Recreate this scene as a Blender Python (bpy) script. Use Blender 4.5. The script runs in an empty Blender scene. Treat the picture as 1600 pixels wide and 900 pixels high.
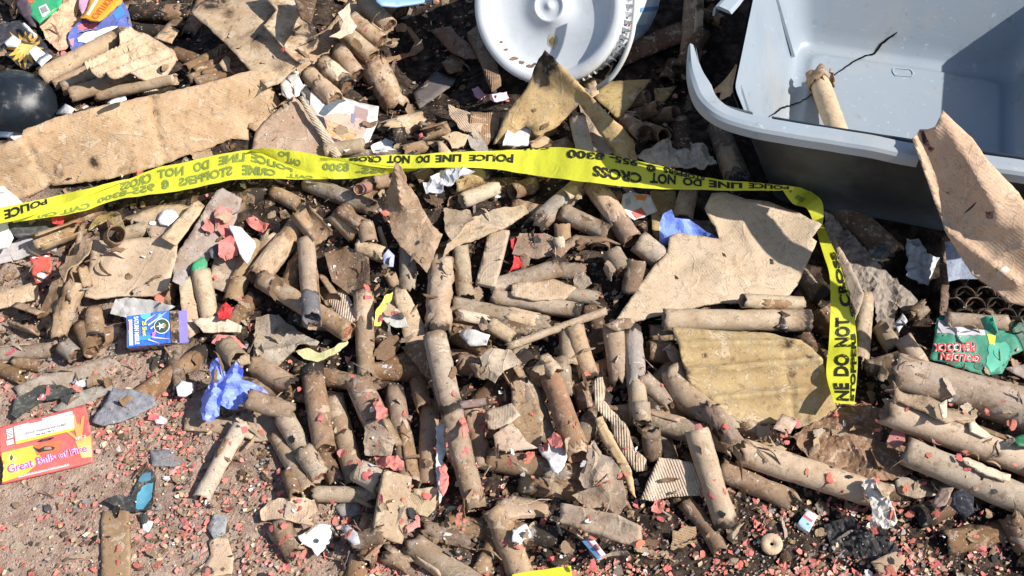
import bpy, bmesh, math, random
import numpy as np
from mathutils import Vector, Matrix, noise as mnoise
from mathutils.geometry import delaunay_2d_cdt
R = random.Random(7)
rad = math.radians
scene = bpy.context.scene
COL = scene.collection

# ---------------------------------------------------------------- camera, light, exposure
CAM = Vector((0, -1.30, 1.56)); TGT = Vector((0, 0, 0.04)); FPX = 2000.0
cam_d = bpy.data.cameras.new('camera'); cam = bpy.data.objects.new('camera', cam_d); COL.objects.link(cam)
cam.location = CAM; cam.rotation_euler = (TGT - CAM).to_track_quat('-Z', 'Y').to_euler()
cam_d.sensor_width = 36; cam_d.lens = 36 * FPX / 1600; cam_d.clip_end = 300; cam_d.clip_start = 0.01
cam_d.dof.use_dof = False
scene.camera = cam
SUNV = Vector((0.70, -0.24, 0.76)).normalized()
w = bpy.data.worlds.new('World'); scene.world = w; w.use_nodes = True
nt = w.node_tree; nt.nodes.clear()
sky = nt.nodes.new('ShaderNodeTexSky'); sky.sky_type = 'NISHITA'; sky.sun_disc = False
sky.sun_elevation = math.asin(SUNV.z); sky.sun_rotation = math.atan2(SUNV.x, SUNV.y)
bgn = nt.nodes.new('ShaderNodeBackground'); bgn.inputs[1].default_value = 0.092
wo = nt.nodes.new('ShaderNodeOutputWorld')
nt.links.new(sky.outputs[0], bgn.inputs[0]); nt.links.new(bgn.outputs[0], wo.inputs[0])
sd = bpy.data.lights.new('sun', 'SUN'); sd.energy = 4.8; sd.angle = rad(0.5); sd.color = (1, 0.955, 0.89)
so = bpy.data.objects.new('sun', sd); COL.objects.link(so); so.rotation_euler = SUNV.to_track_quat('Z', 'Y').to_euler()
scene.view_settings.view_transform = 'Standard'; scene.view_settings.look = 'None'
scene.view_settings.exposure = 0.50; scene.view_settings.gamma = 1

# ---------------------------------------------------------------- camera rays (only to find real places)
_f = (TGT - CAM).normalized(); _r = _f.cross(Vector((0, 0, 1))).normalized(); _u = _r.cross(_f)
def P(px, py, z):
    d = _f + _r * ((px - 800) / FPX) - _u * ((py - 450) / FPX)
    return CAM + d * ((z - CAM.z) / d.z)
def proj(p):
    d = Vector(p) - CAM; k = d.dot(_f)
    return 800 + FPX * d.dot(_r) / k, 450 - FPX * d.dot(_u) / k, k

# ---------------------------------------------------------------- terrain + height grid
def sst(a, b, x):
    t = np.clip((x - a) / (b - a), 0, 1); return t * t * (3 - 2 * t)
def Hf(x, y):
    x = np.asarray(x, float); y = np.asarray(y, float)
    left = sst(-0.12, -0.36, x + 0.35 * y)
    t = sst(-0.42, 0.55, y) * (1 - 0.55 * left * sst(0.35, -0.1, y))
    h = 0.095 * t
    h += 0.006 * np.sin(13 * x + 3 * y) * np.cos(11 * y - 5 * x) * t * 2
    h += 0.0022 * np.sin(47 * x + 9) * np.cos(39 * y + 3)
    for (cx, cy, s, d) in CRATERS: h -= d * np.exp(-((x - cx) ** 2 + ((y - cy) * 0.9) ** 2) / (s * s))
    lx = x * .970 - y * .242; ly = x * .242 + y * .970
    k = sst(.24, .33, lx) * sst(.20, .29, ly) * sst(1.05, .93, lx) * sst(1.0, .86, ly)      # the hollow the bin stands in
    return h * (1 - k) + np.minimum(h, .045) * k
CRATERS = []
for (px, py, s, d) in [(690, 90, 0.17, 0.10), (1075, 150, 0.13, 0.08), (250, 55, .10, .05), (1300, 470, .09, .05), (1490, 400, .12, .05)]:
    q = P(px, py, 0.03); CRATERS.append((q.x, q.y, s, d))
GX0, GY0, CELL, NX, NY = -1.4, -0.9, 0.005, 560, 480
_gx = GX0 + (np.arange(NX) + .5) * CELL; _gy = GY0 + (np.arange(NY) + .5) * CELL
GX, GY = np.meshgrid(_gx, _gy)
GR = Hf(GX, GY)
def gidx(x, y):
    i = np.clip(((np.asarray(x) - GX0) / CELL).astype(int), 0, NX - 1)
    j = np.clip(((np.asarray(y) - GY0) / CELL).astype(int), 0, NY - 1)
    return j, i
def gz(x, y): return GR[gidx(x, y)]
def G(px, py, lift=0.0):
    z = 0.08
    for _ in range(6):
        q = P(px, py, z); z = 0.5 * z + 0.5 * (float(gz(q.x, q.y)) + lift)
    return P(px, py, z)
def raise_tube(a, b, r):
    ax, ay, bx, by = a.x, a.y, b.x, b.y
    i0, i1 = int((min(ax, bx) - r - GX0) / CELL) - 1, int((max(ax, bx) + r - GX0) / CELL) + 2
    j0, j1 = int((min(ay, by) - r - GY0) / CELL) - 1, int((max(ay, by) + r - GY0) / CELL) + 2
    i0, j0 = max(i0, 0), max(j0, 0); i1, j1 = min(i1, NX), min(j1, NY)
    if i1 <= i0 or j1 <= j0: return
    X, Y = GX[j0:j1, i0:i1], GY[j0:j1, i0:i1]
    dx, dy = bx - ax, by - ay; L2 = dx * dx + dy * dy + 1e-9
    t = np.clip(((X - ax) * dx + (Y - ay) * dy) / L2, 0, 1)
    d2 = (X - ax - t * dx) ** 2 + (Y - ay - t * dy) ** 2
    top = a.z + t * (b.z - a.z) + np.sqrt(np.clip(r * r - d2, 0, None))
    s = GR[j0:j1, i0:i1]; m = d2 < r * r
    s[m] = np.maximum(s[m], top[m])
def raise_pts(co, fac=1.0):
    j, i = gidx(co[:, 0], co[:, 1]); np.maximum.at(GR, (j, i), co[:, 2] * fac)

# ---------------------------------------------------------------- materials
MATS = {}
class NB:
    def __init__(s, name, rough=0.8, spec=0.3):
        m = bpy.data.materials.new(name); m.use_nodes = True; s.m = m; s.t = m.node_tree
        s.b = s.t.nodes['Principled BSDF']; s.b.inputs['Roughness'].default_value = rough
        s.b.inputs['Specular IOR Level'].default_value = spec; MATS[name] = m
    def n(s, typ, **kw):
        x = s.t.nodes.new(typ)
        for k, v in kw.items(): setattr(x, k, v)
        return x
    def l(s, a, b): s.t.links.new(a, b)
    def set(s, sock, v):
        if hasattr(v, 'links') or hasattr(v, 'is_linked'): s.l(v, sock)
        else: sock.default_value = v
    def math(s, op, a, b=0.0, c=None):
        x = s.n('ShaderNodeMath', operation=op); s.set(x.inputs[0], a); s.set(x.inputs[1], b)
        if c is not None: s.set(x.inputs[2], c)
        return x.outputs[0]
    def noise(s, vec, scale, det=3, rough=.55, dist=0.0):
        x = s.n('ShaderNodeTexNoise'); s.l(vec, x.inputs['Vector']); x.inputs['Scale'].default_value = scale
        x.inputs['Detail'].default_value = det; x.inputs['Roughness'].default_value = rough; x.inputs['Distortion'].default_value = dist
        return x.outputs['Fac']
    def vor(s, vec, scale, feat='F1', out='Distance'):
        x = s.n('ShaderNodeTexVoronoi', feature=feat); s.l(vec, x.inputs['Vector']); x.inputs['Scale'].default_value = scale
        return x.outputs[out]
    def ramp(s, fac, a, b, ca=0.0, cb=1.0):
        x = s.n('ShaderNodeMapRange', interpolation_type='SMOOTHSTEP'); s.set(x.inputs[0], fac)
        for k, v in zip((1, 2, 3, 4), (a, b, ca, cb)): s.set(x.inputs[k], v)
        return x.outputs[0]
    def mix(s, fac, a, b, mode='MIX'):
        x = s.n('ShaderNodeMix', data_type='RGBA', blend_type=mode); s.set(x.inputs[0], fac)
        for k, v in ((6, a), (7, b)):
            if isinstance(v, tuple): v = (*v[:3], 1)
            s.set(x.inputs[k], v)
        return x.outputs[2]
    def coords(s, seed=True):
        tc = s.n('ShaderNodeTexCoord'); oi = s.n('ShaderNodeObjectInfo'); s.oi = oi; s.uv = tc.outputs['UV']
        if not seed: return tc.outputs['Object']
        a = s.n('ShaderNodeVectorMath', operation='ADD'); s.l(tc.outputs['Object'], a.inputs[0])
        k = s.math('MULTIPLY', oi.outputs['Random'], 37.0); c = s.n('ShaderNodeCombineXYZ')
        for q in range(3): s.l(k, c.inputs[q])
        s.l(c.outputs[0], a.inputs[1]); return a.outputs[0]
    def bump(s, h, dist=0.001, strength=1.0):
        x = s.n('ShaderNodeBump'); s.set(x.inputs['Height'], h); x.inputs['Distance'].default_value = dist; x.inputs['Strength'].default_value = strength
        s.l(x.outputs[0], s.b.inputs['Normal'])
    def col(s, c):
        if isinstance(c, tuple): s.b.inputs['Base Color'].default_value = (*c[:3], 1)
        else: s.l(c, s.b.inputs['Base Color'])

def mat_paperlike(name, kind):
    b = NB(name, .86, .2); v = b.coords(); base = b.oi.outputs['Color']; char = b.oi.outputs['Alpha']
    big = b.noise(v, 22, 3, .6); mid = b.noise(v, 75, 4, .65); fine = b.noise(v, 420, 3, .7)
    dirt = b.math('MULTIPLY_ADD', char, 1.6, .22)
    c = b.mix(b.math('MULTIPLY', b.ramp(big, .36, .66, 0, 1), dirt), base, (0.66, 0.56, 0.46), 'MULTIPLY')          # damp, browner patches
    c = b.mix(b.ramp(mid, .56, .74, 0, .45), c, (.66, .56, .44))                              # scuffed pale fibres
    c = b.mix(b.math('MULTIPLY', b.ramp(mid, .46, .30, 0, 1), dirt), c, (.12, .075, .045))
    pl = b.noise(b_off(b, v, 7.7), 30, 6, .72, .8); peel = b.ramp(pl, .585, .592, 0, 1)        # places where the top ply is torn off
    c = b.mix(b.math('MULTIPLY', peel, .5), c, (.60, .48, .35)); edge = b.math('MULTIPLY', b.ramp(pl, .572, .585, 0, 1), b.ramp(pl, .590, .584, 0, 1))
    c = b.mix(b.math('MULTIPLY', edge, .55), c, (.10, .07, .045))                           # brown stain
    c = b.mix(b.ramp(fine, .34, .6, .20, 0), c, (.14, .095, .06))
    # soot: threshold driven by the object's alpha
    sn = b.noise(v, 34, 5, .68, .6); thr = b.math('MULTIPLY_ADD', char, -.42, .86)
    uvs = b.n('ShaderNodeSeparateXYZ'); b.l(b.uv, uvs.inputs[0])
    if kind == 'tube':
        e = b.math('ABSOLUTE', b.math('SUBTRACT', uvs.outputs[1], .5)); e = b.ramp(e, .36, .5, 0, .16)
        sn = b.math('ADD', sn, e)
    at = b.n('ShaderNodeAttribute', attribute_name='burn'); sn = b.math('MULTIPLY_ADD', at.outputs['Fac'], .42, sn)
    c = b.mix(b.math('MULTIPLY', b.ramp(sn, b.math('SUBTRACT', thr, .16), thr), .55), c, (.16, .095, .05))
    soot = b.ramp(sn, thr, b.math('ADD', thr, .13), 0, .92)
    c = b.mix(soot, c, (.022, .019, .017))
    c = b.mix(b.math('MULTIPLY', b.ramp(b.noise(b_off(b, v, 2.2), 230, 2, .6), .665, .72, 0, 1), b.math('MULTIPLY_ADD', char, 2.2, .25)), c, (.045, .035, .03))                 # dark specks
    c = b.mix(b.math('MULTIPLY', b.ramp(b.noise(b_off(b, v, 9.1), 190, 2, .6), .68, .72, 0, 1), b.math('MULTIPLY_ADD', char, 2.0, .1)), c, (.62, .58, .52))     # ash specks
    gr = b.noise(b_off(b, v, 4.4), 48, 4, .75)
    c = b.mix(b.math('MULTIPLY', b.ramp(gr, .56, .68, 0, 1), b.math('MULTIPLY_ADD', char, 1.3, .08)), c, (.33, .30, .27))
    h = b.math('MULTIPLY_ADD', peel, -.35, b.math('MULTIPLY', mid, .8 if kind == 'tube' else .35)); h = b.math('MULTIPLY_ADD', fine, .22 if kind == 'tube' else .12, h)
    if kind != 'tube':     # wrinkle and fold lines
        for sc_, am in ((9, .8), (24, .4)):
            wr = b.noise(b_off(b, v, sc_ * .3), sc_, 2, .5, 1.4); wr = b.math('ABSOLUTE', b.math('SUBTRACT', wr, .5)); h = b.math('MULTIPLY_ADD', b.ramp(wr, 0, .035, 1, 0), am * .6, h)
            if sc_ == 9: c = b.mix(b.ramp(wr, 0, .012, .07, 0), c, (.16, .11, .07))
    if kind == 'card':
        wv = b.n('ShaderNodeTexWave', bands_direction='X'); b.l(b.uv, wv.inputs['Vector']); wv.inputs['Scale'].default_value = 75; wv.inputs['Distortion'].default_value = .4
        h = b.math('MULTIPLY_ADD', wv.outputs['Fac'], .13, h)
    if kind == 'corr':
        wv = b.n('ShaderNodeTexWave', bands_direction='X'); b.l(b.uv, wv.inputs['Vector']); wv.inputs['Scale'].default_value = 85; wv.inputs['Distortion'].default_value = .6
        h = b.math('MULTIPLY_ADD', wv.outputs['Fac'], 1.1, h)
    if kind == 'tube':
        wv = b.n('ShaderNodeTexWave', bands_direction='DIAGONAL', wave_profile='SAW'); b.l(b.uv, wv.inputs['Vector']); wv.inputs['Scale'].default_value = .9; wv.inputs['Distortion'].default_value = 1.2
        h = b.math('MULTIPLY_ADD', b.ramp(wv.outputs['Fac'], .0, .06, 0, 1), .5, h)
    b.col(c); b.bump(h, .0011, .8)
    return b.m
def b_off(b, v, k):
    a = b.n('ShaderNodeVectorMath', operation='ADD'); b.l(v, a.inputs[0]); a.inputs[1].default_value = (k, k * 1.7, k * .6); return a.outputs[0]
mat_paperlike('kraft_tube', 'tube'); mat_paperlike('kraft_card', 'card'); mat_paperlike('kraft_corrugated', 'corr'); mat_paperlike('burnt_paper', 'plain')

def mat_tint(name, rough=.7, dirt=.4, scale=60, bump=.0008, spec=.3, dcol=(.10, .08, .06)):
    b = NB(name, rough, spec); v = b.coords(); c = b.oi.outputs['Color']
    n = b.noise(v, scale, 4, .65); f = b.noise(v, scale * 6, 2, .6)
    c = b.mix(b.ramp(n, .45, .8, 0, dirt), c, dcol); c = b.mix(b.ramp(f, .62, .75, 0, dirt), c, dcol)
    c = b.mix(b.ramp(n, .3, .5, dirt * .35, 0), c, (.55, .5, .44))
    b.col(c); b.bump(b.math('ADD', n, b.math('MULTIPLY', f, .3)), bump, .8); return b
mat_tint('scrap_paper', .85, .5, 70, .0012); mat_tint('printed_card', .5, .45, 45, .0009, .35, (.30, .26, .22)); mat_tint('glove_film', .45, .12, 40, .0006, .4)
mat_tint('ash', .95, .6, 120, .0025, .1, (.03, .03, .03)); mat_tint('print_ink', .55, .4, 70, .0003, .3, (.34, .29, .25))
mat_tint('stained_white_plastic', .4, .22, 30, .0004, .4, (.30, .27, .21)); mat_tint('white_plastic', .34, .08, 25, .0002, .5, (.4, .36, .3))

b = NB('grey_bin_plastic', .36, .5); v = b.coords(False); n = b.noise(v, 6, 5, .6, .4); s2 = b.noise(v, 90, 4, .6)
c = b.mix(b.ramp(n, .5, .75, 0, .35), b.oi.outputs['Color'], (.30, .31, .30))
c = b.mix(b.ramp(s2, .62, .75, 0, .45), c, (.62, .65, .68)); c = b.mix(b.ramp(b.vor(v, 60), .05, .02, 0, .8), c, (.1, .08, .07)); g2 = b.noise(v, 2.6, 6, .7, 1.2); c = b.mix(b.ramp(g2, .48, .66, 0, .5), c, (.36, .345, .32)); c = b.mix(b.ramp(g2, .38, .28, 0, .5), c, (.13, .14, .15)); s3 = b.noise(v, 38, 5, .75); c = b.mix(b.ramp(s3, .60, .68, 0, .35), c, (.16, .14, .12))
b.col(c)
b.l(b.ramp(n, .3, .7, .28, .5), b.b.inputs['Roughness']); b.bump(b.noise(v, 14, 3), .0012, .5)
b = NB('shade_dark_plastic', .5, .4); v = b.coords(False); n = b.noise(v, 9, 5, .65)
b.col(b.mix(b.ramp(n, .42, .7), (.020, .024, .029), (.055, .065, .075))); b.bump(n, .002, .5)  # bin's outer wall: deep shade painted in as a near-black base colour
b = NB('black_gloss_plastic', .22, .5); v = b.coords(False); n = b.noise(v, 30, 5, .7); b.col(b.mix(b.ramp(n, .56, .72, 0, .7), (.014, .018, .024), (.22, .21, .2)))
b.l(b.ramp(n, .3, .7, .15, .5), b.b.inputs['Roughness'])
b = NB('tape_film', .38, .45); v = b.coords(False); n = b.noise(v, 26, 4, .6)
c = b.mix(b.ramp(n, .52, .85, 0, .35), b.oi.outputs['Color'], (.55, .50, .12)); b.col(c); b.bump(b.math('ADD', b.noise(v, 38, 3, .6, 1.0), b.math('MULTIPLY', b.noise(v, 150, 3), .25)), .004, .45)
tl = b.n('ShaderNodeBsdfTranslucent'); b.l(c, tl.inputs[0]); mx = b.n('ShaderNodeMixShader'); mx.inputs[0].default_value = .3
b.l(b.b.outputs[0], mx.inputs[1]); b.l(tl.outputs[0], mx.inputs[2]); b.l(mx.outputs[0], b.t.nodes['Material Output'].inputs[0])
b = NB('tape_ink', .45, .4); v = b.coords(False); n = b.noise(v, 130, 3, .7); b.col(b.mix(b.ramp(n, .60, .70, 0, .6), b.oi.outputs['Color'], (.72, .74, .05)))
b = NB('clay', .95, .1); v = b.coords(); n = b.noise(v, 130, 4, .7); b.col(b.mix(b.ramp(n, .4, .65), b.oi.outputs['Color'], (.10, .06, .04))); b.bump(n, .003, 1)
b = NB('dark_gap', .9, .1); b.col((.006, .006, .006))
b = NB('pile_ground', .97, .1); v = b.coords(False)
n1 = b.noise(v, 7, 5, .65, .3); n2 = b.noise(v, 45, 5, .7); n3 = b.noise(v, 260, 4, .7)
sep = b.n('ShaderNodeSeparateXYZ'); b.l(v, sep.inputs[0])
mk = b.math('ADD', b.math('MULTIPLY', sep.outputs[0], .9), sep.outputs[1]); mk = b.math('ADD', mk, b.math('MULTIPLY', b.math('SUBTRACT', n1, .5), .5))
sand = b.mix(b.ramp(n2, .35, .65), (.37, .245, .185), (.54, .405, .315)); sand = b.mix(b.ramp(n3, .55, .72, 0, .7), sand, (.12, .085, .065))
sand = b.mix(b.ramp(b.vor(v, 130), .2, .08, 0, .7), sand, (.55, .48, .4)); sand = b.mix(b.ramp(n1, .55, .7, 0, .45), sand, (.17, .12, .095))
ch = b.mix(b.ramp(n2, .4, .7), (.030, .022, .018), (.13, .092, .068)); ch = b.mix(b.ramp(n3, .6, .75, 0, .6), ch, (.2, .17, .15))
b.col(b.mix(b.ramp(mk, -.62, -.42), sand, ch)); b.bump(b.math('ADD', b.math('MULTIPLY', n2, .8), n3), .006, 1)

# ---------------------------------------------------------------- object helpers
def mesh_obj(name, vs, fs, mat, parent=None, uvs=None, smooth=True, color=None, local=True):
    vs = [Vector(v) for v in vs]; o0 = Vector((0, 0, 0))
    if parent is None and local and vs:
        o0 = sum(vs, Vector()) / len(vs); vs = [v - o0 for v in vs]
    me = bpy.data.meshes.new(name); me.from_pydata([tuple(v) for v in vs], [], fs); me.update()
    if smooth: me.polygons.foreach_set('use_smooth', [True] * len(me.polygons))
    if uvs is not None:
        ul = me.uv_layers.new(name='UVMap'); idx = np.zeros(len(me.loops), dtype=int); me.loops.foreach_get('vertex_index', idx)
        ul.data.foreach_set('uv', np.asarray(uvs, float)[idx].ravel())
    if isinstance(mat, str): me.materials.append(MATS[mat])
    else:
        for m in mat: me.materials.append(MATS[m])
    o = bpy.data.objects.new(name, me); COL.objects.link(o); o.location = o0
    if parent is not None: o.parent = parent; o.matrix_parent_inverse = Matrix.Identity(4); fix_child(o, parent)
    if color is not None: o.color = color
    return o
def fix_child(o, parent):      # child vertices were given in world space: move them into the parent's space
    bm_mat = (Matrix.LocRotScale(parent.location, parent.rotation_euler, parent.scale) if parent.parent is None
              else Matrix.LocRotScale(parent.parent.location, parent.parent.rotation_euler, parent.parent.scale) @ Matrix.LocRotScale(parent.location, parent.rotation_euler, parent.scale))
    o.data.transform(bm_mat.inverted())
def tag(o, label=None, cat=None, group=None, kind=None):
    if label: o['label'] = label
    if cat: o['category'] = cat
    if group: o['group'] = group
    if kind: o['kind'] = kind
    return o
def empty(name, loc):
    o = bpy.data.objects.new(name, None); COL.objects.link(o); o.location = loc; o.empty_display_size = .02; return o
def nz(p, k, s=0.0):
    return mnoise.noise(Vector((p[0] * k + s, p[1] * k - s, p[2] * k + 3 * s)))

C = dict(pink=(.74, .34, .29), rust=(.50, .15, .11), pale=(.66, .55, .41), light=(.56, .42, .275), mid=(.45, .32, .195), brown=(.31, .195, .11), dark=(.13, .082, .048), grey=(.34, .30, .255),
         black=(.03, .028, .027), yel=(.45, .335, .15), wax=(.52, .43, .24), white=(.76, .75, .72), red=(.68, .215, .175), hot=(.66, .04, .04), tan=(.62, .44, .27),
         peach=(.66, .42, .26), blue=(.03, .12, .55), glove=(.20, .26, .78), ash=(.22, .21, .20), green=(.02, .22, .10), orange=(.85, .36, .02), teal=(.08, .30, .38))
def cc(k, ch=.2, j=.06):
    c = C[k] if isinstance(k, str) else k; f = 1 + R.uniform(-j, j); c = (c[0], c[1] * (.985 if c[0] > c[2] * 1.2 else 1), c[2] * (1.0 if c[0] > c[2] * 1.2 else 1))
    return (c[0] * f, c[1] * f * (1 + R.uniform(-.02, .02)), c[2] * f * (1 + R.uniform(-.04, .04)), ch)

# ---------------------------------------------------------------- cardboard tubes
def tube_geo(L, r, seed=0, n=22, m=None, wall=.0022, jag=.0025, crum=.0012, gap=0.0, flat=1.0, bend=0.0, dent=None):
    """axis along local Z, centred; returns verts, faces, uvs"""
    m = m or max(5, min(28, int(L / .0075))); rr = random.Random(seed); vs = []; uv = []; fs = []
    ph = rr.uniform(0, 6.28); wob = rr.uniform(.3, 1)
    e1 = [jag * mnoise.noise(Vector((math.cos(k * 6.283 / n) * 2.6 + seed, math.sin(k * 6.283 / n) * 2.6, seed * .3))) * 2.2 + jag * rr.uniform(-.35, .35) for k in range(n + 1)]
    e2 = [jag * mnoise.noise(Vector((math.cos(k * 6.283 / n) * 2.6 - seed, math.sin(k * 6.283 / n) * 2.6, seed * .7))) * 2.2 + jag * rr.uniform(-.35, .35) for k in range(n + 1)]
    e1[n] = e1[0]; e2[n] = e2[0]
    nn = n + 1 if gap else n
    dents = dent if dent is not None else [(rr.uniform(0, 6.28), rr.uniform(-.45, .45) * L, rr.uniform(.6, 1.3) * r, rr.uniform(.02, .11) * r) for _ in range(2 + int(L / .06))]
    for layer in (0, 1):
        for j in range(m + 1):
            t = j / m
            for k in range(nn):
                a = (gap / 2 + (6.2832 - gap) * k / n) if gap else 6.2832 * k / n
                lo = -L / 2 + e1[k % (n + 1)]; hi = L / 2 + e2[k % (n + 1)]
                z = lo + (hi - lo) * t
                R0 = r * (1 + .018 * math.sin(2 * a + ph + 6 * z * wob / max(L, .01)))
                R0 += crum * (.5 - 1.6 * abs(mnoise.noise(Vector((math.cos(a) * r * 80, math.sin(a) * r * 80, z * 60 + seed * 3.1)))))
                R0 += crum * .5 * mnoise.noise(Vector((math.cos(a) * r * 260, math.sin(a) * r * 260, z * 190 + seed)))
                for (da, dz, dw, dd) in dents:
                    aa = (a - da + 3.1416) % 6.2832 - 3.1416
                    q = (aa * r) ** 2 + (z - dz) ** 2
                    R0 -= dd * math.exp(-q / (dw * dw))
                if gap: R0 *= 1 + .25 * (abs(a - 3.1416) / 3.1416) ** 3
                if layer: R0 -= wall
                x = R0 * math.cos(a); y = R0 * math.sin(a) * flat
                x += bend * (4 * (z / L) ** 2)
                vs.append((x, y, z)); uv.append((a / 6.2832, t))
    W = nn; S = (m + 1) * nn
    for j in range(m):
        for k in range(n):
            k2 = (k + 1) if gap else (k + 1) % n
            a, b_, c_, d = j * W + k, j * W + k2, (j + 1) * W + k2, (j + 1) * W + k
            fs.append((a, b_, c_, d)); fs.append((S + d, S + c_, S + b_, S + a))
    for j, fl in ((0, 1), (m, 0)):
        for k in range(n):
            k2 = (k + 1) if gap else (k + 1) % n
            q = (j * W + k, j * W + k2, S + j * W + k2, S + j * W + k)
            fs.append(q[::-1] if fl else q)
    if gap:
        for j in range(m):
            for k, fl in ((0, 0), (n, 1)):
                q = (j * W + k, (j + 1) * W + k, S + (j + 1) * W + k, S + j * W + k); fs.append(q[::-1] if fl else q)
    return vs, fs, uv
def plug_geo(r, z, flat=1.0, n=16, sgn=1, depth=.003):
    vs = [(0, 0, z - sgn * depth)]; fs = []
    for ring in (1, 2, 3):
        for k in range(n):
            a = 6.2832 * k / n; q = r * ring / 3
            vs.append((q * math.cos(a), q * math.sin(a) * flat, z - sgn * depth + R.uniform(-.0012, .0012)))
    for k in range(n):
        f = (0, 1 + k, 1 + (k + 1) % n); fs.append(f if sgn > 0 else f[::-1])
        for q in (0, 1):
            a, b_ = 1 + q * n + k, 1 + q * n + (k + 1) % n; f = (a, a + n, b_ + n, b_); fs.append(f if sgn > 0 else f[::-1])
    return vs, fs
def local_obj(name, vs, fs, mat, uvs=None, color=None, parent=None, smooth=True):
    me = bpy.data.meshes.new(name); me.from_pydata(vs, [], fs); me.update(); me.materials.append(MATS[mat])
    if smooth: me.polygons.foreach_set('use_smooth', [True] * len(me.polygons))
    if uvs is not None:
        ul = me.uv_layers.new(name='UVMap'); idx = np.zeros(len(me.loops), dtype=int); me.loops.foreach_get('vertex_index', idx)
        ul.data.foreach_set('uv', np.asarray(uvs, float)[idx].ravel())
    o = bpy.data.objects.new(name, me); COL.objects.link(o)
    if color: o.color = color
    if parent: o.parent = parent
    return o
def rest_line(p1, p2, r, sink=.4, maxs=.35, pct=62):
    """heights of the two ends of an axis that lies on what is already there"""
    ts = np.linspace(.04, .96, 9); d = (p2 - p1); d.z = 0; L = max(d.length, 1e-4); nrm = Vector((-d.y, d.x, 0)) / L
    T, Z = [], []
    for t in ts:
        for s in (-.5, 0, .5):
            q = p1.lerp(p2, t) + nrm * (s * r); T.append(t); Z.append(float(gz(q.x, q.y)) + r * (1 - sink))
    T = np.array(T); Z = np.array(Z); A = np.stack([np.ones_like(T), T], 1); k = np.linalg.lstsq(A, Z, rcond=None)[0]
    s = float(np.clip(k[1], -maxs * L, maxs * L)); res = Z - s * T; z0 = float(np.percentile(res, pct)); return z0, z0 + s
NT = [0]
def set_burn(o, vals):
    at = o.data.attributes.new('burn', 'FLOAT', 'POINT'); at.data.foreach_set('value', vals)
def orient(o, a, b, roll=0.0):
    d = (b - a); o.location = (a + b) / 2; q = d.to_track_quat('Z', 'Y'); o.rotation_euler = (q.to_matrix() @ Matrix.Rotation(roll, 3, 'Z')).to_euler()
def tube_px(x1, y1, x2, y2, wpx, col='mid', ch=.2, opt='', label=None, dz=(0, 0), name='cardboard_tube', group='spent cardboard tubes in the debris', mat='kraft_tube', sink=.4, jag=None, child=None):
    NT[0] += 1; seed = NT[0] * 1.37
    z1 = z2 = .08; r = .02
    for _ in range(4):
        a, b_ = P(x1, y1, z1), P(x2, y2, z2); k = proj((a + b_) / 2)[2]; r = wpx * k / FPX / 2
        z1, z2 = rest_line(a, b_, r, sink); z1 += dz[0]; z2 += dz[1]
    a, b_ = P(x1, y1, z1), P(x2, y2, z2); L = (b_ - a).length
    kw = dict(wall=max(.0016, r * .13), jag=(.0018 if jag is None else jag), crum=.0011)
    if 'c' in opt: kw['crum'] = .0055; kw['jag'] = .006
    if 'b' in opt: kw['gap'] = 1.1
    if 'B' in opt: kw['gap'] = 2.6
    if 'f' in opt: kw['flat'] = .5
    if 'n' in opt: kw['bend'] = r * .5
    if 'j' in opt: kw['jag'] = .006
    vs, fs, uv = tube_geo(L, r, seed, **kw)
    o = local_obj(name, vs, fs, mat, uv, [cc(tuple(q * .84 for q in (C[col] if isinstance(col, str) else col)), ch + R.uniform(-.04, .18), .15)][0]); roll = R.uniform(0, 6.28)
    if 'f' in opt: roll = 0
    orient(o, a, b_, roll)
    if R.random() < .5:
        t0 = R.choice([0, 1, 1, R.random()]); wd = R.uniform(.07, .22); st = R.uniform(.5, 1.15); ang = R.random(); set_burn(o, [st * math.exp(-((q[1] - t0) / wd) ** 2) * (1 if t0 in (0, 1) else (.4 + .6 * math.cos(6.283 * (q[0] - ang)))) for q in uv])
    if 'b' in opt or 'B' in opt: orient(o, a, b_, {'b': 2.2, 'B': 1.2}['b' if 'b' in opt else 'B'])
    tag(o, label, 'tube', group)
    fl = kw.get('flat', 1)
    if name == 'cardboard_tube' and L > .07 and not set('bBfcn') & set(opt) and R.random() < .38:
        l2 = L * R.uniform(.2, .6); v2, f2, u2 = tube_geo(l2, r * 1.035, seed + 50, n=20, wall=.0008, jag=.007, crum=.0016, gap=R.uniform(1.2, 3.6), dent=[])
        q = local_obj('torn_ply', v2, f2, 'burnt_paper', u2, cc(R.choice(['pale', 'light', 'light', 'grey', 'brown', 'mid']), R.uniform(.02, .3)), o); q.location = (0, 0, R.uniform(-.5, .5) * (L - l2)); q.rotation_euler = (0, 0, R.uniform(0, 6.28))
    for ch_, s in (('p', 1), ('P', -1)):
        if ch_ in opt:
            pv, pf = plug_geo((r - kw['wall']) * .99, s * (L / 2), fl, sgn=s, depth=.004)
            q = local_obj('clay_plug', pv, pf, 'clay', None, (.52, .20, .11, 1) if 'o' in opt else (.28, .17, .10, 1), o)
    raise_tube(a, b_, r * .92)
    return o

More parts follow.
